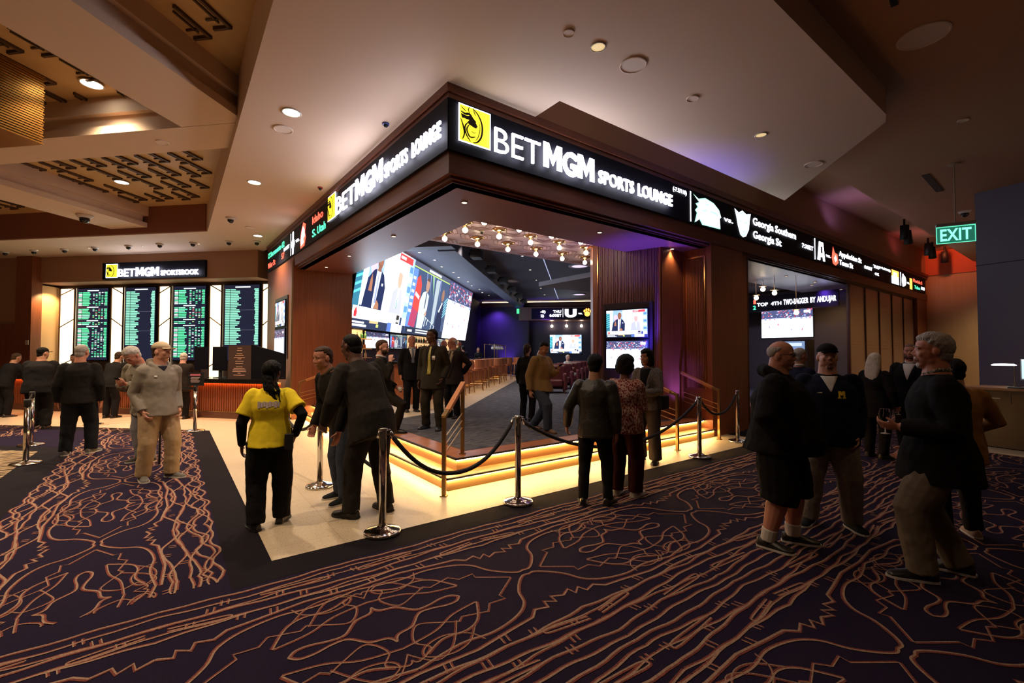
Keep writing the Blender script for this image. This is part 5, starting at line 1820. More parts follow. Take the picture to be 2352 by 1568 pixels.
# ---- sportsbook counter
DC = R(129)
cdir = Vector((math.cos(DC), math.sin(DC), 0))
cin = Vector((cdir.y, -cdir.x, 0))            # away from the hall
if cin.y < 0:
    cin = -cin
C0 = Vector((2.12, 12.25, 0))
def cpt(t, d, z=0.0):
    p = C0 + cdir * t + cin * d
    return (p.x, p.y, z)
ct = thing('betting_counter', 'long reeded wood betting counter with black top and orange under light', 'counter', cpt(4, 0))
with Sub(ct):
    m_ = MB()
    m_.prism([cpt(0, 0)[:2], cpt(11, 0)[:2], cpt(11, .6)[:2], cpt(.78, .6)[:2]], .16, .93)
    m_.build('front_panel', mat('wood_counter', (0.20, 0.055, 0.02), .4, var=((40, 40, 1), .2, (0.28, .085, .03))))
    m_ = MB()
    m_.prism([cpt(0, -.03)[:2], cpt(11, -.03)[:2], cpt(11, .6)[:2], cpt(.78, .6)[:2]], 0.004, .17)
    m_.build('plinth', wood_dark)
    m_ = MB()
    m_.prism([cpt(-.05, -.16)[:2], cpt(11, -.16)[:2], cpt(11, .75)[:2], cpt(.95, .75)[:2]], .93, 1.0)
    m_.prism([cpt(-.05, -.16)[:2], cpt(11, -.16)[:2], cpt(11, -.145)[:2], cpt(-.05, -.145)[:2]], .895, .93)
    m_.build('counter_top', mat('counter_black', (0.008, 0.006, 0.006), .15))
    m_ = MB()
    m_.prism([cpt(.05, -.05)[:2], cpt(10.9, -.05)[:2], cpt(10.9, -.03)[:2], cpt(.05, -.03)[:2]], .905, .925)
    m_.build('light_strip', glow((1.0, .28, .06), 42, True))
    m_ = MB()
    for k in range(150):
        c = cpt(.1 + k * .07, -.008, .55)
        m_.box(c, (.045, .02, .74), DC)
    m_.build('reeding', mat('wood_reed2', (0.22, 0.055, 0.02), .4))
    m_ = MB()
    m_.prism([cpt(0, -.04)[:2], cpt(11, -.04)[:2], cpt(11, -.028)[:2], cpt(0, -.028)[:2]], .165, .18)
    m_.build('plinth_trim', brass_dk)
for (t0, w) in ((1.9, .42), (2.5, .42)):
    t = thing('counter_monitor', 'black back of the monitor %s on the betting counter' % ('next to the brown notice' if t0 < 2 else 'further from the brown notice'), 'monitor', cpt(t0 + w / 2, .25, 1.0))
    with Sub(t):
        m_ = MB()
        m_.box(cpt(t0 + w / 2, .25, 1.5), (w, .05, .62), DC)
        m_.build('monitor_back', black_board)
        m_ = MB()
        m_.box(cpt(t0 + w / 2, .27, 1.1), (.08, .04, .2), DC)
        m_.box(cpt(t0 + w / 2, .27, 1.008), (.26, .2, .016), DC)
        m_.build('monitor_stand', black_matte)
t = thing('notice_stand', 'tall brown notice with small pink text on the betting counter', 'sign', cpt(1.35, .12, 1.0))
with Sub(t):
    m_ = MB()
    m_.box(cpt(1.34, .12, 1.42), (.70, .03, .84), DC)
    m_.build('notice_panel', mat('notice_brown', (0.06, 0.032, 0.026), .5))
    Fq = Frame(cpt(1.34, .10, 0), (-cdir.x, -cdir.y, 0))
    pk = mat('notice_ink', (0.65, .38, .27), .5)
    L = []
    for i, (z, w) in enumerate([(1.76, .14), (1.70, .16), (1.62, .18), (1.58, .26), (1.52, .34), (1.49, .12), (1.43, .26), (1.37, .24), (1.29, .2), (1.25, .34), (1.21, .40), (1.17, .42), (1.13, .1), (1.08, .36)]):
        L.append((rect(-w / 2, z, w / 2, z + .016), pk))
    sheet('notice_text', Fq, L, None, .0, .0001)
t = thing('counter_screen', 'black sloping glass screen at the right end of the betting counter', 'screen', cpt(.4, .3, 1.0))
with Sub(t):
    m_ = MB()
    q0 = [cpt(.98, .1, 1.0), cpt(-.02, .1, 1.0), cpt(-.02, .1, 1.62), cpt(.98, .1, 1.86)]
    m_.rings([[Vector(p) for p in q0], [Vector(p) + cin * .04 for p in q0]])
    m_.build('dark_pane', black_board)
m_ = MB()
m_.box(cpt(2.35, .02, 1.12), (.22, .012, .22), DC)
tag(m_.build('counter_card', mat('card_dark', (0.05, 0.03, 0.03), .5)), 'small dark card standing on the counter before the monitors', 'sign')
m_ = MB()
m_.box((*uv(12.57, 18.05), 2.0), (.02, .12, .16), R(45))
tag(m_.build('wall_switch', mat('switch_cream', (0.6, 0.5, 0.4), .5)), 'cream wall switch on the far left pillar', 'switch')

# ---- desk at the far right
dk = thing('reception_desk', 'dark wood reception desk at the right edge', 'desk', (12.3, .9, 0))
DA = R(-103)
dd = Vector((math.cos(DA), math.sin(DA), 0))
dn = Vector((-dd.y, dd.x, 0))
if dn.x < 0:
    dn = -dn
D0 = Vector((11.55, 1.75, 0))
dpt = lambda t, d, z=0.0: tuple((D0 + dd * t + dn * d) + Vector((0, 0, z)))
with Sub(dk):
    m_ = MB()
    m_.prism([dpt(0, 0)[:2], dpt(3, 0)[:2], dpt(3, .8)[:2], dpt(0, .8)[:2]], .02, 1.0)
    m_.build('carcass', mat('desk_wood', (0.022, 0.007, 0.006), .35, var=((30, 30, 1), .2, (.03, .010, .007))))
    m_ = MB()
    m_.prism([dpt(-.04, -.05)[:2], dpt(3, -.05)[:2], dpt(3, .85)[:2], dpt(-.04, .85)[:2]], 1.0, 1.04)
    m_.build('desk_top', mat('desk_top', (0.30, .15, .08), .3))
    for k in range(3):
        m_ = MB()
        m_.prism([dpt(.06 + k * .62, -.012)[:2], dpt(.62 + k * .62, -.012)[:2], dpt(.62 + k * .62, 0)[:2], dpt(.06 + k * .62, 0)[:2]], .78, .96)
        m_.build('drawer', MATS['desk_wood'])
        m_ = MB()
        m_.tube([dpt(.2 + k * .62, -.03, .86), dpt(.5 + k * .62, -.03, .86)], .008, 6)
        m_.build('handle', steel)
        for s_ in (.29, .39):
            m_ = MB()
            m_.tube([dpt(s_ + k * .62, -.03, .68), dpt(s_ + k * .62, -.03, .48)], .006, 6)
            m_.build('handle', steel)
mt = thing('computer_monitor', 'lit computer monitor on the reception desk', 'monitor', dpt(.95, .3, 1.04))
with Sub(mt):
    Fm = Frame(dpt(.95, .30, 0), tuple(dd))
    m_ = MB()
    m_.box(dpt(.95, .32, 1.36), (.62, .03, .36), DA)
    m_.build('monitor_case', mat('monitor_white', (.5, .55, .55), .4))
    sheet('display', Fm, [(rect(-.29, 1.2, .29, 1.52), glow((0.55, .75, .85), 1.0)), (rect(-.15, 1.22, .29, 1.5), glow((.8, .9, 1), 1.2)), (rect(-.15, 1.40, .29, 1.45), glow((.15, .3, .75), 1.0)), (rect(-.29, 1.51, .29, 1.53), glow((.9, .97, 1), 1.2))], None, .004, .001)
    m_ = MB()
    m_.box(dpt(.95, .34, 1.13), (.06, .04, .2), DA)
    m_.box(dpt(.95, .34, 1.048), (.24, .18, .014), DA)
    m_.build('monitor_stand', black_matte)
m_ = MB()
m_.box(dpt(.8, .1, 1.052), (.46, .16, .02), DA)
tag(m_.build('keyboard', black_matte, None, False, .004), 'black keyboard in front of the lit monitor', 'keyboard')
dl = thing('desk_lamp', 'desk lamp with flat glowing white head beside the monitor', 'lamp', dpt(.45, .5, 1.04))
with Sub(dl):
    m_ = MB()
    m_.lathe([(.15, 0), (.16, .01), (.12, .03), (0.0, .035)], dpt(.42, .35, 1.42), 20)
    m_.build('lamp_head', glow((.95, 1, 1), 3, True), None, True)
    m_ = MB()
    m_.lathe([(.09, 0), (.09, .015), (.012, .02), (.012, .40)], dpt(.5, .5, 1.04), 14)
    m_.tube([dpt(.5, .5, 1.43), dpt(.42, .35, 1.44)], .01, 6)
    m_.build('lamp_stand', steel)
m_ = MB()
m_.prism([(10.9, 1.9), (11.55, 1.85), (11.0, -1.4), (10.4, -1.4)], 0, .0045)
struct(m_.build('floor', tile), 'cream tile strip in front of the reception desk')

# kiosk screens in the shop
kk = thing('betting_kiosk', 'dark kiosk with two lit screens behind the shopfront glass', 'kiosk', (15.0, 5.9, 0))
with Sub(kk):
    m_ = MB()
    m_.span((15.0, 5.55, 0.0), (15.5, 6.25, 2.05))
    m_.build('cabinet', black_board)
    Fk = Frame((14.995, 0, 0), (0, -1, 0))
    sheet('display', Fk, [(rect(-6.2, 1.72, -5.62, 2.0), glow((.2, .3, .5), .8)), (rect(-6.15, 1.86, -5.7, 1.95), glow((.7, .85, .95), .8)), (rect(-6.2, 1.45, -5.62, 1.66), glow((.45, .32, .25), .7)), (rect(-6.1, 1.52, -5.8, 1.6), glow((.9, .85, .7), .8))], None, .004, .001)


# ================================================================== PEOPLE
def fabric(name, col, second=None, rough=0.85, amt=.25, scale=(40, 40, 40), bump=.10, sheen=0.0):
    if max(col) < .045:
        col = tuple(c * .68 for c in col)
        second = tuple(c * .68 for c in second) if second else None
    return mat('cloth_' + name, col, rough, spec=.1, bump=((scale[0] * 4, scale[1] * 4, scale[2] * 4), bump), var=(scale, amt, second) if second else None, sheen=sheen)


def skin_mat(name, col):
    m = mat('skin_' + name, col, .5, spec=.35, var=((22, 22, 22), .3, tuple(min(1, c * k) for c, k in zip(col, (1.12, .95, .9)))))
    m.node_tree.nodes['Principled BSDF'].inputs['Subsurface Weight'].default_value = 0.0
    return m


SK = {'pale': skin_mat('pale', (0.50, 0.27, 0.19)), 'ruddy': skin_mat('ruddy', (0.46, 0.21, 0.14)), 'tan': skin_mat('tan', (0.36, 0.18, 0.11)),
      'brown': skin_mat('brown', (0.15, 0.065, 0.038)), 'dark': skin_mat('dark', (0.085, 0.037, 0.023))}
HR = {'white': mat('hair_white', (0.52, 0.47, 0.42), .7, bump=((90, 90, 8), .8)), 'grey': mat('hair_grey', (0.33, 0.29, 0.26), .7, bump=((90, 90, 8), .8)),
      'brown': mat('hair_brown', (0.045, 0.022, 0.011), .65, spec=.2, bump=((90, 90, 8), .8)), 'black': mat('hair_black', (0.004, 0.003, 0.003), .65, spec=.15, bump=((90, 90, 8), .8)),
      'blond': mat('hair_platinum', (0.62, 0.52, 0.42), .5, bump=((120, 120, 5), .9)), 'red': mat('hair_red', (0.13, 0.05, 0.025), .6, bump=((90, 90, 8), .8))}
eye_white = mat('eye_white', (0.55, 0.52, 0.48), .3)
eye_dark = mat('eye_iris', (0.02, 0.012, 0.008), .2)
lip_m = mat('lips', (0.30, 0.10, 0.08), .5)
TEX = bpy.data.textures.new('cloth_folds', 'CLOUDS')
TEX.noise_scale = 0.11
TEX.noise_depth = 2
TEXH = bpy.data.textures.new('hair_tufts', 'CLOUDS')
TEXH.noise_scale = 0.035
PENDING, AFTER = [], []


def solid(mb, name, m, parent, voxel, smooth=3, disp=0.0, tex=None):
    """one continuous surface grown over the collected shapes"""
    o = mb.build(name, m, parent, True)
    md = o.modifiers.new('skin', 'REMESH')
    md.mode = 'VOXEL'
    md.voxel_size = voxel
    md.use_smooth_shade = True
    if disp:
        d = o.modifiers.new('folds', 'DISPLACE')
        d.texture = tex or TEX
        d.strength = disp
        d.mid_level = 0.5
        d.texture_coords = 'LOCAL'
    if smooth:
        s = o.modifiers.new('soften', 'SMOOTH')
        s.factor = 0.5
        s.iterations = smooth
    PENDING.append(o)
    return o


def flush_people():
    bpy.context.view_layer.update()
    dg = bpy.context.evaluated_depsgraph_get()
    for o in PENDING:
        me = bpy.data.meshes.new_from_object(o.evaluated_get(dg))
        me.name = o.name
        o.modifiers.clear()
        o.data = me
        me.polygons.foreach_set('use_smooth', [True] * len(me.polygons))
    PENDING.clear()
    for f in AFTER:
        f()
    AFTER.clear()


def ik(a, b, l1, l2, hint):
    d = b - a
    L = d.length
    Lm = (l1 + l2) * .999
    if L > Lm:
        b = a + d * (Lm / L)
        d, L = b - a, Lm
    x = (l1 * l1 - l2 * l2 + L * L) / (2 * L)
    h = math.sqrt(max(l1 * l1 - x * x, 1e-8))
    u = d / L
    n = Vector(hint) - u * Vector(hint).dot(u)
    n.normalize()
    return a + u * x + n * h, b


def person(label, loc, face, H=1.75, g=1.0, belly=0.0, lean=0.0, side=0.0, twist=0.0, head=(0, 0, 0), feet=((-.10, 0, 8), (.10, 0, 8)), drop=0.003,
           armL='down', armR='down', skin='pale', hair=('short', 'brown'), top=None, bottom=None, shoes=None, neck=None, tie=None, beard=None, cap=None,
           glasses=False, vox=.008, group=None, seat=None, lift=(0, 0), female=False, kind='person', curl=.5):
    azc = math.atan2(-loc[1], -loc[0])
    rz = azc + R(face) - R(90)
    root = thing('person', label, kind, loc, rz, group)
    h = H / 1.75
    cv = max(vox * 1.4, .010)
    # ---------- skeleton
    hz_ = max(abs(math.hypot(abs(f_[0]) - .05 * H, f_[1] - (feet[0][1] + feet[1][1]) / 2)) for f_ in feet)
    ph = (.065 * H + math.sqrt((.4565 * H) ** 2 - min(hz_, .3 * H) ** 2) + min(lift) - drop * H) if seat is None else seat
    pel = Vector((0, 0, ph))
    foot = []
    for i, (fx, fy, ty) in enumerate(feet):
        foot.append((Vector((fx, fy, .045 * H + lift[i])), R(ty) * (1 if i == 0 else -1)))
    pel.x = (feet[0][0] + feet[1][0]) / 2
    if seat is None:
        pel.y = (feet[0][1] + feet[1][1]) / 2 - .03 * math.sin(R(lean)) * H * 1.2
    ml, ms = R(lean), R(side)
    sp = Vector((math.sin(ms), math.sin(ml) * math.cos(ms), math.cos(ml) * math.cos(ms))).normalized()
    rt0 = Vector((1, 0, 0))
    fwd = sp.cross(rt0) * -1
    fwd = rt0.cross(sp) * -1 if (rt0.cross(sp) * -1).y > 0 else rt0.cross(sp)
    fwd.normalize()
    rgt = fwd.cross(sp).normalized()
    if rgt.x < 0:
        rgt = -rgt
    ct, st_ = math.cos(R(twist)), math.sin(R(twist))
    rT = rgt * ct + fwd * st_
    fT = fwd * ct - rgt * st_
    Sc = pel + sp * (.290 * H)
    sw = (.086 if female else .098) * H * (1 + (g - 1) * .45)
    shL, shR = Sc - rT * sw - sp * .026 * H, Sc + rT * sw - sp * .026 * H
    nk = Sc + sp * (.028 * H)
    hw = .050 * H
    hips = [pel + Vector((-hw, 0, -.02 * H)), pel + Vector((hw, 0, -.02 * H))]
    legs = []
    for i in range(2):
        ft, ty = foot[i]
        kd = Vector((math.sin(-ty) * .6 + (-.12 if i == 0 else .12), 1, .1))
        kn, an = ik(hips[i], ft, .229 * H, .229 * H, kd)
        legs.append((hips[i], kn, an, ty))
    PRE = {'down': ((.040, .015, -.31), (.6, -1, 0)), 'relaxed': ((.065, .04, -.30), (.6, -1, 0)), 'pocket': ((.012, .035, -.285), (.35, -1, 0)), 'bent': ((-.055, .175, -.15), (.5, -.5, -1)),
           'phone': ((-.07, .19, -.10), (.5, -.4, -1)), 'chin': ((-.02, .10, .005), (.3, .3, -1)), 'hip': ((.04, -.02, -.23), (1, -.8, 0)), 'back': ((-.03, -.09, -.24), (1, -.6, 0)),
           'clasp': ((-.075, .15, -.17), (.7, -.4, -.6)), 'out': ((.14, .07, -.27), (.6, -1, 0)), 'counter': ((.0, .23, -.16), (.8, -.6, -.5)), 'hold': ((.0, .20, -.14), (.4, -.5, -1))}
    arms = []
    for i, (spec, S) in enumerate(((armL, shL), (armR, shR))):
        sgn = -1 if i == 0 else 1
        tgt, hint = PRE[spec] if isinstance(spec, str) else spec
        W = S + rT * (tgt[0] * sgn * H) + Vector((0, 1, 0)) * (tgt[1] * H) + Vector((0, 0, 1)) * (tgt[2] * H)
        if abs(twist) > 1:
            W = S + rT * (tgt[0] * sgn * H) + fT * (tgt[1] * H) + Vector((0, 0, 1)) * (tgt[2] * H)
        el, wr = ik(S, W, .172 * H, .152 * H, rT * (hint[0] * sgn) + fT * hint[1] + Vector((0, 0, hint[2])))
        arms.append((S, el, wr, spec))
    hy, hp, hr = head
    HM = Matrix.Rotation(R(-hy), 3, 'Z') @ Matrix.Rotation(R(-hp), 3, 'X') @ Matrix.Rotation(R(hr), 3, 'Y')
    hh = .143 * H * (1.0 if not female else .97)
    hc = nk + sp * (.014 * H) + HM @ Vector((0, .10 * hh, .47 * hh))
    # ---------- body: one continuous mesh
    b = MB()
    def hb(c, r):
        b.ball(hc + HM @ (Vector(c) * hh), tuple(x * hh for x in r), HM, 16)
    wf = 1 + (g - 1) * .35
    hb((0, -.03, .14), (.315, .40, .355))
    hb((0, .10, -.10), (.27 * wf, .27, .36))
    hb((0, .22, -.40), (.12 * wf, .11, .10))
    for s in (-1, 1):
        hb((s * .17, .02, -.27), (.11 * wf, .15, .14))
        hb((s * .15, .26, -.09), (.11, .08, .10))
        hb((s * .325, -.04, -.02), (.035, .085, .125))
        hb((s * .05, .375, -.125), (.042, .045, .036))
        hb((s * .12, .315, .085), (.115, .05, .032))
        hb((s * .125, .315, .052), (.066, .034, .024))
        hb((s * .125, .315, -.016), (.062, .030, .018))
    b.tube([hc + HM @ (Vector((0, .33, .06)) * hh), hc + HM @ (Vector((0, .395, -.05)) * hh), hc + HM @ (Vector((0, .425, -.115)) * hh)], [.035 * hh, .043 * hh, .055 * hh], 10)
    hb((0, .355, -.235), (.105, .045, .028))
    hb((0, .345, -.285), (.09, .045, .032))
    nr = (.036 if female else .042) * H * (1 + (g - 1) * .5) * .86
    b.tube([nk - sp * .04 * H, nk + sp * .01 * H, hc + HM @ (Vector((0, -.08, -.2)) * hh), hc + HM @ (Vector((0, -.05, .05)) * hh)], [nr * 1.35, nr * 1.08, nr, nr * .95], 14)
    b.rings([[pel + sp * t * H + rT * (x * H * math.cos(a)) + fT * (y * H * math.sin(a)) for a in [2 * math.pi * k / 14 for k in range(14)]] for t, x, y in
             ((-.02, .075, .05), (.1, .07, .05), (.22, .085, .052), (.28, .08, .045), (.305, .04, .035))])
    bare_leg = bottom and bottom.get('kind') == 'shorts'
    for i, (hp_, kn, an, ty) in enumerate(legs):
        b.tube([hp_, hp_.lerp(kn, .5), kn, kn.lerp(an, .3), kn.lerp(an, .75), an + Vector((0, 0, -.01))], [.045 * H, .04 * H, .033 * H * g, .036 * H * g if bare_leg else .03 * H, .026 * H * g if bare_leg else .024 * H, .022 * H], 12)
        fd = Vector((math.sin(-ty), math.cos(ty), 0))
        b.tube([an + fd * -.02 * H + Vector((0, 0, -.02 * H)), an + fd * .07 * H + Vector((0, 0, -.03 * H))], [.02 * H, .016 * H], 10)
    bare_arm = top and top.get('sleeve') == 'short' and not top.get('under')
    for i, (S, el, wr, spec) in enumerate(arms):
        b.tube([S, S.lerp(el, .5), el, el.lerp(wr, .3), wr], [.034 * H, .03 * H, .025 * H, .026 * H, .0175 * H], 12)
        d = (wr - el).normalized()
        sgn = -1 if i == 0 else 1
        pn = rT * -sgn + fT * .25            # palm faces the thigh
        if spec in ('bent', 'phone', 'hold', 'clasp', 'counter', 'chin') or not isinstance(spec, str):
            pn = Vector((0, 0, 1)) * .7 - rT * sgn * .7
        pn = (pn - d * pn.dot(d)).normalized()
        wd_ = d.cross(pn).normalized()
        hs = h
        th = fT if fT.dot(wd_) > 0 else -fT
        tside = 1 if wd_.dot(fT + Vector((0, 0, .6))) > 0 else -1
        palm = [wr - d * .01, wr + d * .03 * hs, wr + d * .065 * hs, wr + d * .092 * hs]
        b.rings([[p + wd_ * (w * hs * math.cos(a)) + pn * (t * hs * math.sin(a)) for a in [2 * math.pi * k / 12 for k in range(12)]] for p, w, t in zip(palm, (.026, .034, .042, .040), (.020, .017, .016, .012))])
        cu = curl if spec in ('down', 'relaxed', 'out', 'hip', 'back') else 1.05
        for k, (off, ln) in enumerate(((.032, .070), (.011, .078), (-.011, .073), (-.031, .058))):
            r0 = .0088 * hs
            p0 = wr + d * .086 * hs + wd_ * (off * tside * hs)
            a1, a2, a3 = cu * .45, cu * 1.0, cu * 1.5
            p1 = p0 + (d * math.cos(a1) + pn * math.sin(a1)) * ln * .42 * hs
            p2 = p1 + (d * math.cos(a2) + pn * math.sin(a2)) * ln * .33 * hs
            p3 = p2 + (d * math.cos(a3) + pn * math.sin(a3)) * ln * .27 * hs
            b.tube([p0 - d * .012, p0, p1, p2, p3], [r0, r0 * 1.05, r0, r0 * .92, r0 * .75], 8)
        t0 = wr + d * .028 * hs + wd_ * (.026 * tside * hs)
        t1 = t0 + (d * .6 + wd_ * tside * .7 + pn * .35).normalized() * .036 * hs
        t2 = t1 + (d * .85 + wd_ * tside * .1 + pn * (.3 + .4 * cu)).normalized() * .03 * hs
        b.tube([t0 - d * .01, t0, t1, t2], [.013 * hs, .0125 * hs, .0105 * hs, .008 * hs], 8)
    solid(b, 'body', SK[skin], root, vox, 2)
    # eyes, lips, brows
    near = vox <= .0085
    if near:
        for s in (-1, 1):
            c = hc + HM @ (Vector((s * .125, .302, .018)) * hh)
            m_ = MB()
            m_.ball(c, .046 * hh, None, 10)
            eo = m_.build('eye', eye_white, root, True)
            m_ = MB()
            m_.ball(c + HM @ (Vector((0, .026, 0)) * hh), .026 * hh, None, 8)
            m_.build('iris', eye_dark, eo, True)
            m_ = MB()
            m_.tube([hc + HM @ (Vector((s * x, y, z)) * hh) for x, y, z in ((.05, .385, .10), (.12, .375, .125), (.21, .31, .105))], [.012 * hh, .018 * hh, .009 * hh], 6)
            m_.build('eyebrow', HR[hair[1]] if hair[1] != 'blond' else HR['brown'], root, True)
        m_ = MB()
        m_.ball(hc + HM @ (Vector((0, .372, -.24)) * hh), (.085 * hh, .032 * hh, .018 * hh), HM, 10)
        m_.ball(hc + HM @ (Vector((0, .366, -.28)) * hh), (.075 * hh, .032 * hh, .022 * hh), HM, 10)
        m_.build('lips', lip_m if skin not in ('dark', 'brown') else SK['dark'], root, True)
    # ---------- clothing
    def torso_rings(mb, hem, ex, t_top=.305, neck_r=.050):
        ap = 1 + (g - 1)
        fb = belly
        sd = abs(feet[0][1] - feet[1][1]) / H * .16 if seat is None else 0
        jw = .014 if hem > .08 * H else 0
        prof = [(-hem / H, .106 * ap + ex + jw, .092 * ap + ex + fb * .35 + sd), (0, .104 * ap + ex + jw * .7, .084 * ap + ex + fb * .5 + sd * .7), (.07, .100 * ap + ex, .076 * ap + ex + fb * .55), (.12, .098 * ap + ex, .074 * ap + ex + fb * .5),
                (.19, .106 * ap + ex, .076 * ap + ex + fb * .25), (.235, .106 * ap + ex, .068 * ap + ex), (.270, .088 * ap + ex * .7, .054 * ap + ex * .7), (.294, .060 * ap + ex * .5, .044 + ex * .5), (t_top + .006, neck_r * .92, .042)]
        if female:
            prof[3] = (.12, .086 * ap + ex, .066 * ap + ex)
            prof[4] = (.19, .096 * ap + ex, .082 * ap + ex)
        rs = []
        for (t, x, y) in prof:
            c = pel + (sp if t >= 0 else Vector((0, sp.y * .3, 1)).normalized()) * (t * H)
            off = fwd * (fb * H * .5 * (1 if -.05 < t < .17 else .35))
            k = min(max(t / .2, 0), 1)
            r_ = rgt.lerp(rT, k).normalized()
            f_ = fwd.lerp(fT, k).normalized()
            rs.append([c + off + r_ * (x * H * math.cos(a)) + f_ * (y * H * math.sin(a)) for a in [2 * math.pi * q / 20 for q in range(20)]])
        mb.rings(rs)
    def sleeves(mb, ex, frac=1.0, r=(.041, .039, .034, .026)):
        for (S, el, wr, spec) in arms:
            q = 1 + (g - 1) * .6
            mb.ball(S, ((.040 * q + ex * .6) * H,) * 3, None, 12)
            if frac >= 1:
                mb.tube([S, S.lerp(el, .45), el, el.lerp(wr, .5), el.lerp(wr, .97)], [(r[0] * q + ex) * H, (r[1] * q + ex) * H, (r[2] * q + ex) * H, ((r[2] + r[3]) / 2 * q + ex) * H, (r[3] + ex) * H], 14)
            else:
                mb.tube([S, S.lerp(el, frac * .5), S.lerp(el, frac)], [(r[0] * q + ex) * H, (r[0] * q + ex) * H, (r[1] * q + ex * 1.6 + .004) * H], 14)
    tops = []
    if top:
        hem = top.get('hem', .08) * H
        ex = top.get('ex', .006)
        if top.get('under'):
            m_ = MB()
            sleeves(m_, -.004)
            solid(m_, 'undershirt_sleeves', top['under'], root, cv, 2)
        m_ = MB()
        torso_rings(m_, hem, ex, top.get('collar', .305), top.get('neck', .048))
        sleeves(m_, ex * .6, top.get('short', 1.0))
        if top.get('hood'):
            m_.tube([nk + rT * .03 * H + fT * .045 * H - sp * .035 * H, nk + rT * .055 * H + fT * .01 * H - sp * .008 * H, nk + rT * .045 * H - fT * .04 * H + sp * .008 * H, nk - fT * .062 * H + sp * .008 * H, nk - rT * .045 * H - fT * .04 * H + sp * .008 * H, nk - rT * .055 * H + fT * .01 * H - sp * .008 * H, nk - rT * .03 * H + fT * .045 * H - sp * .035 * H],
                    [.010 * H, .018 * H, .027 * H, .034 * H, .027 * H, .018 * H, .010 * H], 10)
        jk = solid(m_, top.get('name', 'jacket'), top['mat'], root, cv, 7, top.get('fold', .016))
        tops.append(jk)

        def front_patch(nm, m, rows, off=.004, back=False, parent=None, ncol=6):
            def f():
                me = jk.data
                bv = BVHTree.FromPolygons([v.co for v in me.vertices], [tuple(p.vertices) for p in me.polygons])
                dirn = fT if not back else -fT
                vs, ok = [], True
                pts = []
                for (t, xl, xr) in rows:
                    for k in range(ncol):
                        x = xl + (xr - xl) * k / (ncol - 1)
                        o_ = pel + sp * (t * H) + rT * (x * H) + dirn * 1.2
                        hit = bv.ray_cast(o_, -dirn)
                        if hit[0] is None:
                            pts.append(None)
                        else:
                            pts.append(hit[0] + dirn * off)
                last = None
                pts2 = []
                for p in pts:
                    last = p or last
                    pts2.append(p or last or pel)
                mb = MB()
                n = len(rows)
                mb.add(pts2, [(i * ncol + k, i * ncol + k + 1, (i + 1) * ncol + k + 1, (i + 1) * ncol + k) for i in range(n - 1) for k in range(ncol - 1)])
                o2 = mb.build(nm, m, parent or root, nm not in ('back_letter', 'letter_emblem'))
                sd = o2.modifiers.new('thick', 'SOLIDIFY')
                sd.thickness = .003
            AFTER.append(f)
        if top.get('vee'):
            vm, vt, vw = top['vee']          # material, depth t, half width at neck
            n = 9
            front_patch('shirt_front', vm, [(vt + (.298 - vt) * k / (n - 1), -vw * (k / (n - 1)) - .001, vw * (k / (n - 1)) + .001) for k in range(n)], .003)
            if top.get('lapel', True) and near:
                for s in (-1, 1):
                    front_patch('lapel', top['mat'], [(vt + (.288 - vt) * k / 7, s * (vw * k / 7), s * (vw * k / 7 + .030 * math.sin(math.pi * min(1, .15 + k / 8.5)))) for k in range(8)], .007)
        if tie:
            front_patch('tie', tie, [(top['vee'][1] - .005 + (.283 - top['vee'][1]) * k / 9, -.020 + .011 * k / 9, .020 - .011 * k / 9) for k in range(10)] + [(.290, -.012, .012), (.296, -.011, .011)], .008)
        for pz in top.get('patches', []):
            front_patch(*pz)
        if top.get('collar_mat'):
            m_ = MB()
            ring = []
            for a in range(0, 361, 20):
                ca, sa = math.cos(R(a)), math.sin(R(a))
                ring.append(nk + sp * (.006 * H - .02 * H * max(sa, 0)) + rT * (.040 * H * ca) + fT * (.041 * H * sa))
            m_.tube(ring, .0058 * H, 8, 0, 1.7)
            solid(m_, 'collar', top['collar_mat'], root, .006, 2)
    if bottom:
        m_ = MB()
        ex = bottom.get('ex', .004)
        ap = g
        rs = []
        for t, x, y in ((.09, .098, .072), (.03, .100, .076), (-.03, .096, .076), (-.055, .07, .06)):
            c = pel + (sp if t > 0 else Vector((0, 0, 1))) * t * H + fwd * (belly * H * .3)
            rs.append([c + rgt * ((x * ap + ex * .5) * H * math.cos(a)) + fwd * ((y * ap + ex * .5 + belly * .3) * H * math.sin(a)) for a in [2 * math.pi * q / 18 for q in range(18)]])
        m_.rings(rs)
        q = 1 + (g - 1) * .75
        lw = bottom.get('w', (.062, .056, .045, .040, .039))
        kind_b = bottom.get('kind', 'pants')
        for (hp_, kn, an, ty) in legs:
            if kind_b == 'pants':
                e = an + Vector((0, 0, -.012 * H))
                m_.tube([hp_ + Vector((0, 0, .02)), hp_.lerp(kn, .4), kn, kn.lerp(e, .45), e], [(lw[0] * q + ex) * H, (lw[1] * q + ex) * H, (lw[2] * q + ex) * H, (lw[3] * q + ex) * H, (lw[4] + ex) * H], 14)
            else:
                e = kn.lerp(an, .16)
                m_.tube([hp_ + Vector((0, 0, .02)), hp_.lerp(kn, .5), kn, e], [(.066 * q + ex) * H, (.066 * q + ex) * H, (.060 * q + ex) * H, (.060 * q + ex) * H], 14)
        solid(m_, bottom.get('name', 'trousers'), bottom['mat'], root, cv, 3, bottom.get('fold', .018))
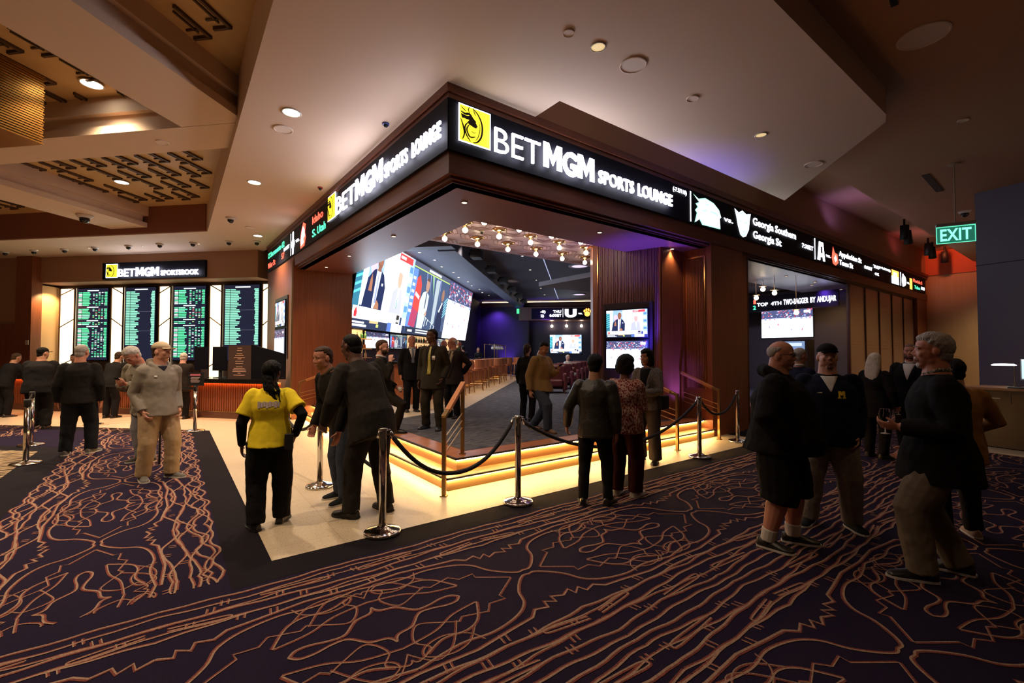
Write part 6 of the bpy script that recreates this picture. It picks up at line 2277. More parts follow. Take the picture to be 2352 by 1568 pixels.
    # shoes
    if shoes:
        upm, som, sock = (list(shoes) + [None, None])[:3]
        for (hp_, kn, an, ty) in legs:
            fd = Vector((math.sin(-ty), math.cos(ty), 0))
            sd_ = Vector((fd.y, -fd.x, 0))
            base = Vector((an.x, an.y, an.z - .045 * H))
            sec = [(-.047, .016, .040), (-.035, .024, .046), (.0, .026, .050), (.03, .026, .040), (.06, .029, .030), (.085, .028, .024), (.105, .022, .019), (.115, .010, .012)]
            m_ = MB()
            rs = []
            for (y, w, z) in sec:
                c = base + fd * y * H
                rs.append([c + sd_ * (w * H * ca) + Vector((0, 0, max(.004, .006 * H + z * H * max(sa, 0)))) for ca, sa in [(math.cos(2 * math.pi * k / 12), math.sin(2 * math.pi * k / 12)) for k in range(12)]])
            m_.rings(rs)
            m_.tube([an + Vector((0, 0, -.02 * H)), an + Vector((0, 0, .012 * H))], [.027 * H, .026 * H], 10)
            so_ = solid(m_, 'shoe', upm, root, .007, 2)
            m_ = MB()
            out = [(-.052, 0), (-.046, .02), (-.02, .027), (.03, .028), (.065, .032), (.095, .027), (.115, .013), (.121, 0)]
            poly = [base + fd * y * H + sd_ * w * H for y, w in out] + [base + fd * y * H - sd_ * w * H for y, w in reversed(out[1:-1])]
            m_.prism([(p.x, p.y) for p in poly], base.z + .0005, base.z + .016 * h)
            m_.build('sole', som or black_matte, so_)
            if sock:
                m_ = MB()
                m_.tube([an + Vector((0, 0, -.01 * H)), an.lerp(kn, .22)], [.027 * H * g * .95, .028 * H * g], 12)
                solid(m_, 'sock', sock, root, .007, 2)
    # ---------- hair, beard, cap, glasses
    hk, hcol = hair
    def shell(c, r, keep, lift_=.84, n=26):
        """ball that dives under the skin where keep() is 0"""
        m2 = MB()
        rs = []
        for i in range(n // 2 + 1):
            phi = -math.pi / 2 + math.pi * i / (n // 2)
            ring = []
            for k in range(n):
                th_ = 2 * math.pi * k / n
                q = Vector((max(math.cos(phi), .02) * math.cos(th_), max(math.cos(phi), .02) * math.sin(th_), math.sin(phi)))
                w = lift_ + (1 - lift_) * min(max(keep(q), 0), 1)
                ring.append(hc + HM @ Vector(((c[0] + q.x * r[0] * w) * hh, (c[1] + q.y * r[1] * w) * hh, (c[2] + q.z * r[2] * w) * hh)))
            rs.append(ring)
        m2.rings(rs)
        return m2
    if hk != 'bald':
        def keep_short(q):
            line = .50 if q.y > .45 else (.50 - (.45 - q.y) * 1.25 if q.y > -.15 else -.25 - .35 * min(1, (-.15 - q.y) * 3))
            return (q.z - line) * 7 + .5
        def keep_fringe(q):
            return min(keep_short(q), (.42 - q.z) * 6 + .4) if q.y < .35 else 0
        kf = keep_fringe if hk == 'fringe' else keep_short
        gr_ = {'short': 1.07, 'crop': 1.035, 'fringe': 1.05, 'thick': 1.16, 'afro': 1.42, 'bob': 1.22, 'long': 1.12, 'locs': 1.2, 'pony': 1.10}[hk]
        if cap:
            gr_ = 1.02
        m_ = shell((0, -.035, .14), (.325 * gr_, .405 * gr_, .365 * gr_), kf, .80)
        if hk not in ('fringe',):
            m_.ball(hc + HM @ (Vector((0, -.185, -.10)) * hh), (.255 * hh * (gr_ if gr_ < 1.2 else 1.1), .235 * hh * min(gr_, 1.15), .30 * hh), HM, 14)
        if hk in ('bob', 'long', 'afro'):
            if hk == 'long':
                cs = [(0, -.12, .25, .36, .36), (0, -.24, -.1, .43, .32), (.02, -.36, -.5, .46, .26), (0, -.46, -.9, .44, .20), (.03, -.52, -1.3, .34, .15), (.0, -.54, -1.7, .22, .10), (.02, -.54, -1.95, .08, .05)]
            elif hk == 'bob':
                cs = [(0, -.12, .3, .38, .38), (0, -.13, 0, .44, .36), (0, -.15, -.3, .47, .33), (0, -.15, -.52, .44, .28), (0, -.15, -.60, .30, .2)]
            else:
                cs = [(0, -.15, .3, .42, .40), (0, -.16, 0, .52, .42), (0, -.17, -.22, .50, .38), (0, -.17, -.40, .36, .26)]
            m_.rings([[hc + HM @ Vector(((x + rx * math.cos(a)) * hh, (y + ry * math.sin(a)) * hh, z * hh)) for a in [2 * math.pi * k / 16 for k in range(16)]] for x, y, z, rx, ry in cs])
        if hk == 'pony':
            m_.tube([hc + HM @ (Vector(p) * hh) for p in ((0, -.38, .2), (0, -.5, .1), (0, -.52, -.3), (0, -.46, -.7))], [.08 * hh, .12 * hh, .13 * hh, .05 * hh], 10)
        if hk == 'locs':
            rr = random.Random(4)
            m_.ball(hc + HM @ (Vector((.05, -.38, -.25)) * hh), (.16 * hh, .12 * hh, .16 * hh), HM, 10)
            for k in range(22):
                a = rr.uniform(-.28, .3)
                e = rr.uniform(-.9, -1.35)
                m_.tube([hc + HM @ (Vector(p) * hh) for p in ((a * .9, -.36, -.05), (a + .08, -.47, -.4), (a * .9 + .22 + rr.uniform(-.07, .1), -.50 - rr.uniform(0, .05), -.75), (a * .7 + .40 + rr.uniform(-.1, .1), -.46, e))], [.04 * hh, .04 * hh, .036 * hh, .02 * hh], 6)
        solid(m_, 'hair', HR[hcol], root, max(.006, vox * .85), 2, .012 if hk not in ('crop', 'fringe') else .004, TEXH)
    if beard:
        bk2, bcol_ = beard
        if bk2 == 'full':
            m_ = shell((0, .10, -.22), (.30 * wf, .30, .30), lambda q: ((-.12 if abs(q.x) < .45 and q.y > 0 else .25) - q.z) * 6 if q.y > -.35 else 0, .80, 22)
        else:
            m_ = MB()
            m_.ball(hc + HM @ (Vector((0, .245, -.40)) * hh), (.115 * hh, .105 * hh, .10 * hh), HM, 12)
            m_.tube([hc + HM @ (Vector(p) * hh) for p in ((-.12, .31, -.28), (-.08, .365, -.2), (0, .39, -.185), (.08, .365, -.2), (.12, .31, -.28))], .022 * hh, 8)
            if bk2 == 'moustache':
                m_ = MB()
                m_.tube([hc + HM @ (Vector(p) * hh) for p in ((-.11, .335, -.23), (-.06, .38, -.2), (0, .395, -.185), (.06, .38, -.2), (.11, .335, -.23))], .026 * hh, 8)
        solid(m_, 'beard' if bk2 != 'moustache' else 'moustache', HR[bcol_], root, .006, 1, .005, TEXH)
    if cap:
        m_ = shell((0, -.035, .165), (.362, .45, .385), lambda q: (q.z - .04) * 9, .70)
        m_.rings([[hc + HM @ Vector((x * hh * w, (y + .33 + .33 * math.sqrt(max(0, 1 - x * x / .075)) * w * 1.0 * e_) * hh, (.20 + dz - .30 * x * x * 2) * hh)) for x, y, e_, dz in
                   [(-.26, -.05, 0, 0), (-.2, 0, 1, 0), (-.1, .0, 1, 0), (0, 0, 1, 0), (.1, 0, 1, 0), (.2, 0, 1, 0), (.26, -.05, 0, 0), (.2, -.1, 0, .02), (0, -.05, 0, .03), (-.2, -.1, 0, .02)]] for w in (1.0,)] * 1 if False else
                 [[hc + HM @ Vector((x * hh, y * hh, z * hh)) for x, y, z in ring] for ring in
                  [[(-.28, .22, .14 + d), (-.26, .46, .13 + d), (-.16, .66, .15 + d), (0, .72, .17 + d), (.16, .66, .15 + d), (.26, .46, .13 + d), (.28, .22, .14 + d)] for d in (0, .035)]])
        solid(m_, 'cap', cap, root, .007, 2)
    if glasses and near:
        m_ = MB()
        for s in (-1, 1):
            ring = [hc + HM @ (Vector((s * .125 + .085 * math.cos(R(a)), .40 - .015 * abs(math.cos(R(a))), .02 + .06 * math.sin(R(a)))) * hh) for a in range(0, 361, 30)]
            m_.tube(ring, .009 * hh, 6)
            m_.tube([hc + HM @ (Vector(p) * hh) for p in ((s * .21, .38, .035), (s * .315, .2, .04), (s * .335, -.06, .03))], .010 * hh, 6)
        m_.tube([hc + HM @ (Vector(p) * hh) for p in ((-.045, .405, .03), (.045, .405, .03))], .009 * hh, 6)
        m_.build('glasses', black_matte, root, True)
    root['hand_l'] = tuple(arms[0][2] + (arms[0][2] - arms[0][1]).normalized() * .08 * h)
    root['hand_r'] = tuple(arms[1][2] + (arms[1][2] - arms[1][1]).normalized() * .08 * h)
    def world(p):
        p = Vector(p)
        c, s = math.cos(rz), math.sin(rz)
        return Vector((loc[0] + p.x * c - p.y * s, loc[1] + p.x * s + p.y * c, loc[2] + p.z))
    hands = world(root['hand_l']), world(root['hand_r'])
    del root['hand_l'], root['hand_r']
    return root, hands, dict(pel=pel, sp=sp, rT=rT, fT=fT, H=H, nk=nk, rz=rz, world=world)


F = fabric
blk = F('black', (0.010, 0.009, 0.010), (0.016, 0.014, 0.015))
blk2 = F('black_wool', (0.014, 0.012, 0.012), (0.022, 0.019, 0.018))
charcoal = F('charcoal', (0.030, 0.025, 0.022), (0.042, 0.036, 0.031))
olive_suit = F('olive_suit', (0.036, 0.029, 0.019), (0.046, 0.037, 0.026))
white_sh = F('white_shirt', (0.55, 0.52, 0.50))
khaki = F('khaki', (0.34, 0.235, 0.135), (0.38, 0.265, 0.155))
grey_pull = F('grey_pullover', (0.20, 0.175, 0.145), (0.23, 0.20, 0.165))
jean_pale = F('pale_jeans', (0.17, 0.17, 0.19), (0.24, 0.235, 0.25))
jean_dk = F('dark_jeans', (0.030, 0.036, 0.055), (0.05, 0.06, 0.085))
jean_grey = F('grey_jeans', (0.16, 0.135, 0.12), (0.21, 0.18, 0.16))
yellow = F('yellow_polo', (0.72, 0.55, 0.02), (0.78, 0.60, 0.03))
navy = F('navy', (0.010, 0.012, 0.028), (0.014, 0.017, 0.038))
sweater_m = F('camel_sweater', (0.20, 0.12, 0.045), (0.23, 0.14, 0.055), scale=(60, 60, 60))
shoe_blk = mat('shoe_black', (0.012, 0.010, 0.010), .35)
shoe_grey = mat('shoe_grey', (0.10, .09, .075), .7)
shoe_brown = mat('shoe_brown', (0.11, .05, .025), .45)
sole_white = mat('sole_white', (0.5, .46, .42), .6)
camo = F('camo', (0.13, 0.11, 0.08), (0.28, 0.25, 0.20), amt=.06, scale=(14, 14, 14))
floral = F('floral', (0.16, 0.016, 0.014), (0.46, 0.30, 0.24), amt=.05, scale=(60, 60, 42))
tan_sh = F('tan_shirt', (0.30, 0.24, 0.18))
tweed = F('tweed', (0.07, 0.06, 0.055), (0.17, 0.15, 0.135), amt=.1, scale=(90, 90, 90))
stripe = bpy.data.materials.new('cloth_yellow_stripe')
stripe.use_nodes = True
_nt = stripe.node_tree
_w = _nt.nodes.new('ShaderNodeTexWave')
_w.inputs['Scale'].default_value = 16
_w.inputs['Distortion'].default_value = 0
_tc = _nt.nodes.new('ShaderNodeTexCoord')
_mp = _nt.nodes.new('ShaderNodeMapping')
_mp.inputs['Rotation'].default_value = (0, R(50), 0)
_rp = _nt.nodes.new('ShaderNodeValToRGB')
_rp.color_ramp.elements[0].position = .25
_rp.color_ramp.elements[1].position = .3
_rp.color_ramp.elements[0].color = (0.05, .05, .03, 1)
_rp.color_ramp.elements[1].color = (0.52, .45, .08, 1)
_nt.links.new(_tc.outputs['Object'], _mp.inputs[0])
_nt.links.new(_mp.outputs[0], _w.inputs['Vector'])
_nt.links.new(_w.outputs['Fac'], _rp.inputs[0])
_nt.links.new(_rp.outputs[0], _nt.nodes['Principled BSDF'].inputs['Base Color'])
blue_tie = F('blue_tie', (0.25, 0.33, 0.42))
grey_tie = F('grey_tie', (0.16, 0.18, 0.22))
dk_tie = F('dark_tie', (0.05, 0.03, 0.025))
badge_m = mat('badge_card', (0.6, 0.55, 0.5), .4)
emblem = mat('emblem_yellow', (0.75, 0.5, 0.02), .6)
print_m = mat('print_lilac', (0.34, 0.28, 0.30), .7)


def P(**k):
    return k


# ---- left group
person('man in a beige cap and grey pullover standing with hands in khaki pockets', (-.15, 7.55, .003), 24, 1.80, 1.03, head=(-30, -2, 0), feet=((-.15, .06, 18), (.12, -.06, 14)), armL='pocket', armR='pocket',
       skin='pale', hair=('short', 'brown'), cap=F('cap_beige', (0.50, 0.39, 0.26)), vox=.007,
       top=P(mat=grey_pull, hem=.055, ex=.008, hood=True, name='pullover', fold=.020, vee=(F('navy_tee', (0.02, .02, .035)), .265, .03), lapel=False, patches=[('chest_badge', sole_white, [(.232, .045, .062), (.215, .045, .062)])]),
       bottom=P(mat=khaki, ex=.009, fold=.020), shoes=(shoe_grey, sole_white))
r1, hd1, k1 = person('white haired man bent over his phone behind the beige cap', (-.30, 8.86, .003), -50, 1.82, 1.05, lean=16, head=(-6, 42, 0), feet=((-.12, .04, 10), (.12, -.03, 10)), armL=((-.07, .13, -.12), (.5, -.4, -1)), armR=((-.07, .13, -.12), (.5, -.4, -1)), skin='ruddy',
                     hair=('thick', 'white'), vox=.008, top=P(mat=camo, hem=.10, ex=.013, name='camouflage_jacket', fold=.020, hood=False), bottom=P(mat=jean_pale, fold=.018), shoes=(F('canvas', (0.05, .045, .035)), sole_white))
person('grey cropped man seen from behind in a black sweater', (-1.2, 10.15, .003), 168, 1.80, 1.06, head=(18, 4, 0), feet=((-.16, 0, 5), (.14, .05, 25)), armL='down', armR='down', skin='ruddy', hair=('crop', 'grey'), vox=.009,
       top=P(mat=blk2, hem=.06, ex=.010, name='sweater', fold=.020), bottom=P(mat=F('black_jeans', (0.014, .015, .02)), ex=.008), shoes=(shoe_grey, sole_white))
person('heavy man in black jacket and black cap facing the betting counter', (-2.30, 14.05, .004), 165, 1.78, 1.25, head=(40, 0, 0), lean=6, armL='bent', armR='bent', skin='tan', hair=('short', 'black'), cap=blk, vox=.011,
       top=P(mat=blk, hem=.09, ex=.02, fold=.020), bottom=P(mat=blk2, ex=.012), shoes=(shoe_blk,))
person('dark haired man leaning on the betting counter between two dark figures', (-1.25, 15.35, .004), 140, 1.74, 1.05, lean=22, head=(10, 10, 0), armL='counter', armR='counter', skin='tan', hair=('short', 'brown'), vox=.012,
       top=P(mat=blk2, hem=.07, ex=.012), bottom=P(mat=blk), shoes=(shoe_blk,))
person('dark figure leaning at the counter at the left edge of the frame', (-3.45, 17.2, .004), 120, 1.70, 1.1, lean=20, head=(0, 12, 0), armL='counter', armR='counter', skin='tan', hair=('short', 'brown'), vox=.013,
       top=P(mat=blk, hem=.08, ex=.014), bottom=P(mat=blk), shoes=(shoe_blk,))
person('person with short pale hair at the counter, mostly hidden by the beige cap', (.18, 14.05, .004), 160, 1.68, 1.0, lean=10, head=(0, 10, 0), armL='bent', armR='bent', skin='pale', hair=('short', 'blond'), vox=.013,
       top=P(mat=F('dark_coat', (0.03, .02, .016)), hem=.12, ex=.014, name='coat'), bottom=P(mat=blk), shoes=(shoe_blk,))
person('clerk with dark hair behind the betting counter', (-2.35, 18.7, .004), -10, 1.64, 1.0, head=(20, 8, 0), armL='bent', armR='bent', skin='tan', hair=('short', 'black'), vox=.013,
       top=P(mat=F('pale_blue', (0.25, .28, .34)), hem=.05, name='shirt'), bottom=P(mat=blk), shoes=(shoe_blk,))
# ---- by the rope
r9, hd9, k9 = person('security guard in a yellow polo with long dreadlocks, seen from behind', (.77, 4.85, .004), 174, 1.58, 1.05, head=(14, 4, 0), feet=((-.12, -.06, 25), (.08, .08, 15)), armL='relaxed', armR=((.05, -.03, -.25), (1, -1, 0)), skin='brown', hair=('locs', 'black'), vox=.007, curl=.7,
       top=P(mat=yellow, hem=.035, ex=.010, short=.72, sleeve='short', under=blk, name='polo_shirt', fold=.014,
             patches=[('back_letter', print_m, [(.233 - .004 * (i % 2), -.056 + i * .0145, -.044 + i * .0145), (.196 + .004 * (i % 3), -.056 + i * .0145, -.044 + i * .0145)], .003, True) for i in range(8)]),
       bottom=P(mat=blk, ex=.012, fold=.020, name='cargo_trousers'), shoes=(shoe_blk,), female=True)
person('brown haired man in a dark jacket and jeans leaning in to listen', (1.54, 5.24, .004), -62, 1.78, 1.05, lean=24, head=(-6, 8, 0), feet=((-.12, .02, 8), (.12, -.05, 8)), armL='down', armR=((.04, .03, -.30), (.5, -1, 0)), skin='ruddy', hair=('short', 'brown'), vox=.007,
       top=P(mat=blk2, hem=.07, ex=.010, collar_mat=F('grey_collar', (0.09, .075, .05)), patches=[('badge', badge_m, [(.12, .03, .075), (.07, .03, .075)])]), bottom=P(mat=jean_dk, ex=.006), shoes=(F('sneaker_dark', (0.02, .022, .025)), sole_white))
person('bald man in a charcoal suit bending towards the man in jeans, seen from behind', (1.62, 4.62, .004), -138, 1.92, 1.04, lean=24, head=(-4, 10, 0), feet=((-.17, .06, 10), (.17, -.08, 10)), armL=((.03, .10, -.28), (.6, -1, 0)), armR='down', skin='dark', hair=('crop', 'black'), vox=.007,
       top=P(mat=charcoal, hem=.125, ex=.012, fold=.016), bottom=P(mat=charcoal, ex=.006), shoes=(shoe_blk,))
# ---- lounge
r13, hd13, k13 = person('bearded man in black suit stepping up, fist at his chin', (2.78, 7.42, .163), 78, 1.80, .98, lean=-2, head=(6, 2, 0), feet=((-.09, -.20, 5), (.09, .26, 5)), lift=(0, .16), drop=.03, armL=((.02, .12, -.24), (.5, -1, -.4)), armR='chin', skin='pale', hair=('short', 'brown'), beard=('full', 'brown'), vox=.008,
       top=P(mat=F('suit_black', (0.016, .014, .010), (0.022, .018, .014)), hem=.10, ex=.006, collar_mat=white_sh), bottom=P(mat=F('suit_black', (0.016, .014, .010))), shoes=(shoe_blk,))
person('grey haired man with moustache in a dark suit and grey blue tie', (4.35, 9.65, .3245), 12, 1.74, 1.02, head=(-8, 0, 0), armL='down', armR='down', skin='ruddy', hair=('fringe', 'grey'), beard=('moustache', 'grey'), vox=.009,
       top=P(mat=F('suit_ink', (0.012, .012, .014)), hem=.11, ex=.007, vee=(white_sh, .12, .045), collar_mat=white_sh), tie=grey_tie, bottom=P(mat=F('suit_ink', (0.012, .012, .014))), shoes=(shoe_blk,))
person('tall man in olive suit with yellow striped tie and badge', (3.66, 7.2, .3225), -26, 1.76, 1.05, head=(36, 2, 0), feet=((-.15, .05, 10), (.15, -.02, 14)), armL='pocket', armR='down', skin='dark', hair=('crop', 'black'), vox=.0075,
       top=P(mat=olive_suit, hem=.12, ex=.008, vee=(F('shirt_dark', (0.02, .015, .013)), .03, .055), patches=[('badge', badge_m, [(.205, -.058, -.028), (.165, -.058, -.028)], .010)]), tie=stripe, bottom=P(mat=olive_suit), shoes=(shoe_blk,))
person('white haired man in glasses, tan shirt and open dark blazer', (4.62, 8.2, .3245), -40, 1.66, 1.08, head=(38, 2, 0), armL='back', armR='hip', skin='ruddy', hair=('fringe', 'white'), glasses=True, vox=.008,
       top=P(mat=F('blazer_plum', (0.035, .024, .022)), hem=.11, ex=.009, vee=(tan_sh, -.02, .06), collar_mat=tan_sh), tie=dk_tie, bottom=P(mat=blk), shoes=(shoe_blk,))
person('grey man half hidden behind the man in glasses', (5.3, 9.9, .3245), 20, 1.66, 1.0, head=(20, 5, 0), armL='down', armR='down', skin='ruddy', hair=('fringe', 'grey'), vox=.011,
       top=P(mat=blk2, hem=.11), bottom=P(mat=blk), shoes=(shoe_blk,))
r17, hd17, k17 = person('man in a camel sweater and jeans walking while looking at his phone', (5.05, 5.98, .3225), 52, 1.63, 1.10, lean=3, head=(8, 26, 0), feet=((-.08, -.22, 5), (.09, .24, 5)), drop=.03, armL='phone', armR=((.05, -.02, -.31), (.5, -1, 0)), skin='tan', hair=('short', 'black'), beard=('moustache', 'black'), vox=.0075,
       top=P(mat=sweater_m, hem=.05, ex=.010, name='sweater', fold=.016, collar_mat=white_sh), bottom=P(mat=jean_dk, ex=.006), shoes=(shoe_brown, shoe_brown))
person('person with a dark ponytail walking behind the camel sweater', (5.55, 6.96, .3225), 150, 1.52, .95, head=(0, 0, 0), armL='down', armR='down', skin='tan', hair=('pony', 'brown'), vox=.010, female=True,
       top=P(mat=blk2, hem=.05), bottom=P(mat=blk), shoes=(shoe_blk,))
# ---- right of centre
person('short haired person in a black leather jacket holding the rope, seen from behind', (3.67, 3.43, .003), 172, 1.64, 1.02, head=(6, 6, 0), feet=((-.13, 0, 12), (.13, .06, 12)), armL=((.10, .06, -.285), (.5, -1, 0)), armR='down', skin='tan', hair=('thick', 'black'), vox=.0075,
       top=P(mat=mat('leather_black', (0.016, .013, .008), .45, bump=((40, 40, 40), .2)), hem=.075, ex=.007, fold=.018), bottom=P(mat=blk, w=(.058, .050, .038, .033, .030), fold=.018), shoes=(shoe_blk,))
person('woman with round black hair in a red floral blouse, seen from behind', (4.18, 3.45, .003), 158, 1.62, 1.05, head=(10, 4, 0), feet=((-.10, 0, 5), (.11, .05, 12)), armL='bent', armR='bent', skin='brown', hair=('afro', 'black'), vox=.0075, female=True,
       top=P(mat=floral, hem=.07, ex=.016, name='blouse', fold=.018), bottom=P(mat=F('burgundy', (0.045, .010, .012)), w=(.062, .058, .052, .050, .048)), shoes=(mat('sneaker_white', (0.5, .44, .38), .6), sole_white))
r21, hd21, k21 = person('woman with dark bobbed hair in a grey blazer, hands clasped', (5.78, 4.32, .004), -22, 1.72, 1.0, head=(14, 4, 0), feet=((-.13, .03, 12), (.12, -.03, 12)), armL='clasp', armR='clasp', skin='tan', hair=('bob', 'black'), vox=.008, female=True,
       top=P(mat=tweed, hem=.06, ex=.010, vee=(blk, .05, .045), fold=.014), bottom=P(mat=F('brown_trousers', (0.055, .042, .034)), w=(.060, .056, .05, .050, .052)), shoes=(shoe_blk,))
# ---- right group
person('heavy bald man with glasses in black hoodie and long black shorts', (4.17, 1.80, .003), 82, 1.76, 1.30, belly=.055, head=(4, 2, 0), feet=((-.13, .10, 14), (.13, -.05, 10)), armL='pocket', armR=((.03, .05, -.27), (1, -.8, 0)), skin='ruddy', hair=('fringe', 'grey'), beard=('goatee', 'grey'), glasses=True, vox=.007,
       top=P(mat=blk, hem=.06, ex=.022, hood=True, name='hoodie', fold=.022), bottom=P(kind='shorts', mat=blk, ex=.012, name='long_shorts', fold=.020), shoes=(shoe_blk, sole_white, mat('sock_white', (0.5, .45, .4), .8)))
person('smiling man in black cap, navy pullover with yellow letter and grey jeans', (5.04, 1.70, .003), 8, 1.74, 1.22, belly=.015, head=(-6, -6, 0), feet=((-.17, .02, 22), (.17, .02, 22)), armL='pocket', armR='pocket', skin='pale', hair=('short', 'brown'), beard=('goatee', 'red'), cap=blk, vox=.007,
       top=P(mat=navy, hem=.07, ex=.012, name='pullover', fold=.018, vee=(white_sh, .215, .038), lapel=False,
             patches=[('letter_emblem', emblem, [(.222, -.062, -.054), (.185, -.062, -.054)], .006), ('letter_emblem', emblem, [(.222, -.040, -.032), (.185, -.040, -.032)], .006), ('letter_emblem', emblem, [(.222, -.060, -.050), (.212, -.056, -.047), (.200, -.050, -.044)], .0065), ('letter_emblem', emblem, [(.222, -.044, -.034), (.212, -.047, -.038), (.200, -.050, -.044)], .007),
                      ('letter_emblem', emblem, [(.190, -.066, -.050), (.184, -.066, -.050)], .0065), ('letter_emblem', emblem, [(.190, -.044, -.028), (.184, -.044, -.028)], .0065),
                      ('chest_tick', sole_white, [(.214, .040, .046), (.209, .038, .066)], .005)]),
       bottom=P(mat=jean_grey, ex=.008, fold=.019), shoes=(F('sneaker_dark', (0.02, .022, .025)), sole_white))
person('man in a navy suit seen from behind between hoodie and black cap', (7.62, 2.94, .003), 140, 1.73, 1.0, head=(10, 0, 0), armL='bent', armR='bent', skin='tan', hair=('short', 'grey'), vox=.009,
       top=P(mat=navy, hem=.11, ex=.008, collar_mat=white_sh), bottom=P(mat=navy), shoes=(shoe_blk,))
r25, hd25, k25 = person('woman with long platinum hair in black, seen from behind', (8.9, 2.35, .003), 152, 1.66, 1.0, head=(0, 0, 0), armL='down', armR=((.06, .06, -.29), (.6, -1, 0)), skin='pale', hair=('long', 'blond'), vox=.008, female=True,
       top=P(mat=blk, hem=.14, ex=.008, name='dress_top'), bottom=P(mat=blk), shoes=(shoe_blk,))
person('tall bearded man in a black suit and white shirt behind the platinum hair', (9.45, 2.02, .003), -18, 1.80, 1.12, head=(-10, 0, 0), armL='down', armR='down', skin='ruddy', hair=('crop', 'red'), beard=('full', 'red'), vox=.008,
       top=P(mat=F('suit_ink', (0.012, .012, .014)), hem=.11, ex=.008, vee=(white_sh, .15, .045), collar_mat=white_sh), bottom=P(mat=F('suit_ink', (0.012, .012, .014))), shoes=(shoe_blk,))
person('man in grey suit with a light blue tie beside the grey haired man', (8.55, 1.52, .003), 34, 1.63, 1.05, head=(-12, 6, 0), armL='down', armR='down', skin='brown', hair=('crop', 'black'), vox=.008,
       top=P(mat=F('suit_slate', (0.04, .04, .045)), hem=.11, ex=.008, vee=(white_sh, .04, .055), collar_mat=white_sh), tie=blue_tie, bottom=P(mat=F('suit_slate', (0.04, .04, .045))), shoes=(shoe_blk,))
r28, hd28, k28 = person('grey haired man with goatee in black blazer holding a wine glass, nearest on the right', (4.53, .82, .003), -80, 1.84, 1.16, head=(0, -2, 0), feet=((-.15, .13, 12), (.15, -.12, 14)), drop=.02, armL=((.0, .13, -.165), (.4, -.6, -1)), armR=((.03, .07, -.28), (.5, -1, -.2)), skin='ruddy', hair=('thick', 'grey'), beard=('goatee', 'white'), vox=.0065,
       top=P(mat=blk, hem=.115, ex=.010, fold=.018, collar_mat=F('check_collar', (0.35, .3, .25), (0.08, .06, .05), amt=.03, scale=(90, 90, 90))), bottom=P(mat=F('khaki_grey', (0.135, .105, .078), (0.155, .12, .09)), ex=.010, fold=.020), shoes=(shoe_blk, sole_white))
person('person in a tan suede jacket half hidden behind the grey haired man', (5.66, .90, .003), -150, 1.60, 1.0, head=(0, 0, 0), feet=((-.12, 0, 10), (.12, .03, 10)), armL='bent', armR=((.02, .13, -.20), (1, -.8, -.3)), skin='pale', hair=('short', 'black'), vox=.008,
       top=P(mat=F('suede_tan', (0.26, .12, .035), (0.29, .14, .045)), hem=.11, ex=.014, fold=.018), bottom=P(mat=blk, ex=.004), shoes=(mat('shoe_blush', (0.30, .18, .12), .7), sole_white))
# ---- deep in the lounge
person('pale haired person in white seated in a dark red club chair', (*uv(19.3, .45), .3225), 45, 1.62, 1.0, seat=.50, feet=((-.10, .42, 5), (.10, .42, 5)), armL='bent', armR='bent', skin='pale', hair=('thick', 'blond'), vox=.014,
       top=P(mat=white_sh, hem=.02, name='blouse'), bottom=P(mat=jean_pale), shoes=(shoe_blk,), female=True)
person('dark haired person at the far bar, left of the violet glow', (*uv(20.6, 5.3), .3225), -160, 1.70, 1.0, armL='bent', armR='bent', skin='tan', hair=('short', 'black'), vox=.014, top=P(mat=blk, hem=.06), bottom=P(mat=blk), shoes=(shoe_blk,))
person('long haired bartender at the far bar beside the violet glow', (*uv(23.4, 5.2), .3225), 10, 1.66, .95, armL='bent', armR='bent', skin='tan', hair=('long', 'brown'), vox=.014, top=P(mat=blk, hem=.06), bottom=P(mat=blk), shoes=(shoe_blk,), female=True)

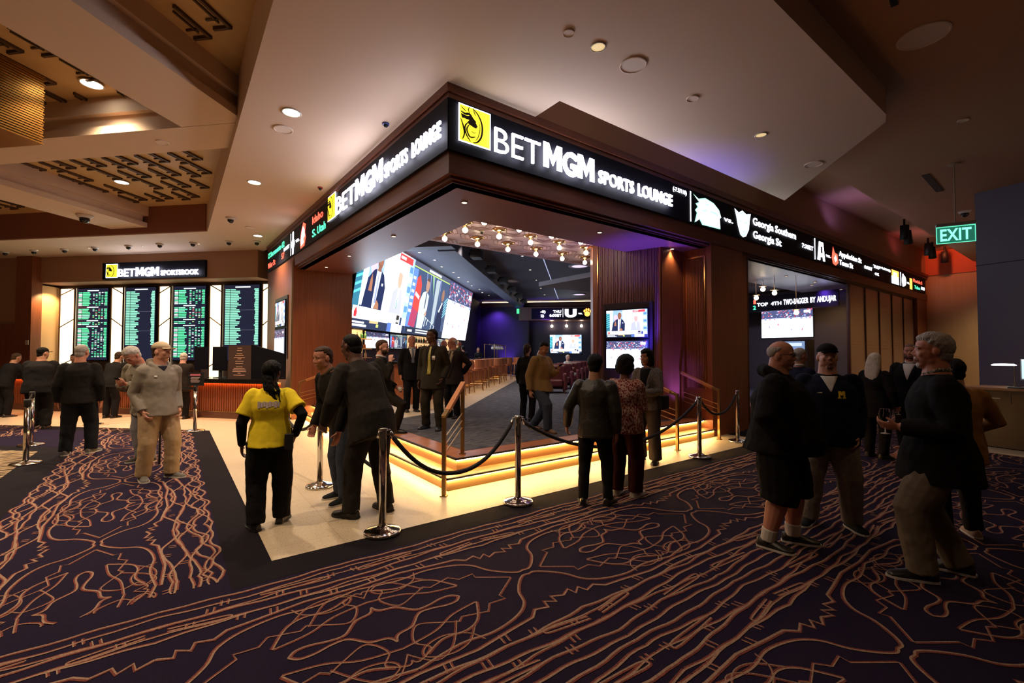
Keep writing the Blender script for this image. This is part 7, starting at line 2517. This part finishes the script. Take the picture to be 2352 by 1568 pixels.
# ---- things held
def wine_glass(c, label, k=1.0):
    t = thing('wine_glass', label, 'glass', tuple(c))
    m_ = MB()
    m_.lathe([(.032 * k, 0), (.030 * k, .003), (.005, .008), (.004, .075), (.012, .085)], n=16)
    m_.build('stem', bcol[1], t, True)
    m_ = MB()
    m_.lathe([(.010, .082), (.034 * k, .11), (.040 * k, .14), (.034 * k, .185)], n=16)
    m_.build('bowl', glass, t, True)
wine_glass((hd28[0] + Vector((.0, .0, -.06))), 'wine glass in the hand of the grey haired man')
wine_glass(hd25[1] + Vector((0, 0, -.06)), 'wine glass held by the woman with platinum hair')
m_ = MB()
m_.lathe([(.03, 0), (.034, .09), (.03, .09), (.027, .008), (0, .008)], n=14)
o = tag(m_.build('tumbler', bcol[1], None, True), 'short tumbler in the hand of the bearded man', 'glass')
o.location = hd13[0] + Vector((0, 0, -.05))
def phone(p, rz, label):
    m_ = MB()
    m_.box((0, 0, 0), (.072, .145, .009))
    o = m_.build('phone', black_board, None, False, .003)
    tag(o, label, 'phone')
    o.location = p
    o.rotation_euler = (R(35), 0, rz)
phone((hd1[0] + hd1[1]) / 2 + Vector((0, 0, .035)), k1['rz'], 'black phone in the hands of the white haired man')
phone(hd17[0] + Vector((0, 0, .035)), k17['rz'], 'black phone held by the man in the camel sweater')
m_ = MB()
cp_ = k1['world']((-.36, .10, 0))
m_.tube([(cp_.x, cp_.y, .004), (cp_.x + .01, cp_.y + .01, .82), (cp_.x + .02, cp_.y + .02, .88), (cp_.x + .10, cp_.y + .0, .90)], [.013, .012, .013, .014], 8)
tag(m_.build('walking_cane', black_matte, None, True), 'black walking cane beside the white haired man', 'cane')
# radio and handbag
m_ = MB()
m_.box((0, 0, .07), (.075, .045, .14))
m_.tube([(.022, 0, .14), (.022, 0, .2)], .007, 6)
o = tag(m_.build('belt_radio', black_matte, None, False, .006), 'black radio on the belt of the yellow shirted guard', 'radio')
o.location = k9['world']((.155, -.125, .735))
o.rotation_euler = (0, 0, k9['rz'])
m_ = MB()
m_.prism([(-.05, -.12), (.05, -.12), (.04, .12), (-.04, .12)], 0, .20)
hb_ = tag(m_.build('handbag', F('bag_black', (0.012, .011, .014)), None, False, .02), 'black handbag at the hip of the woman in grey blazer', 'bag')
hb_.location = k21['world']((-.235, -.02, .80))
hb_.rotation_euler = (0, 0, k21['rz'])
flush_people()
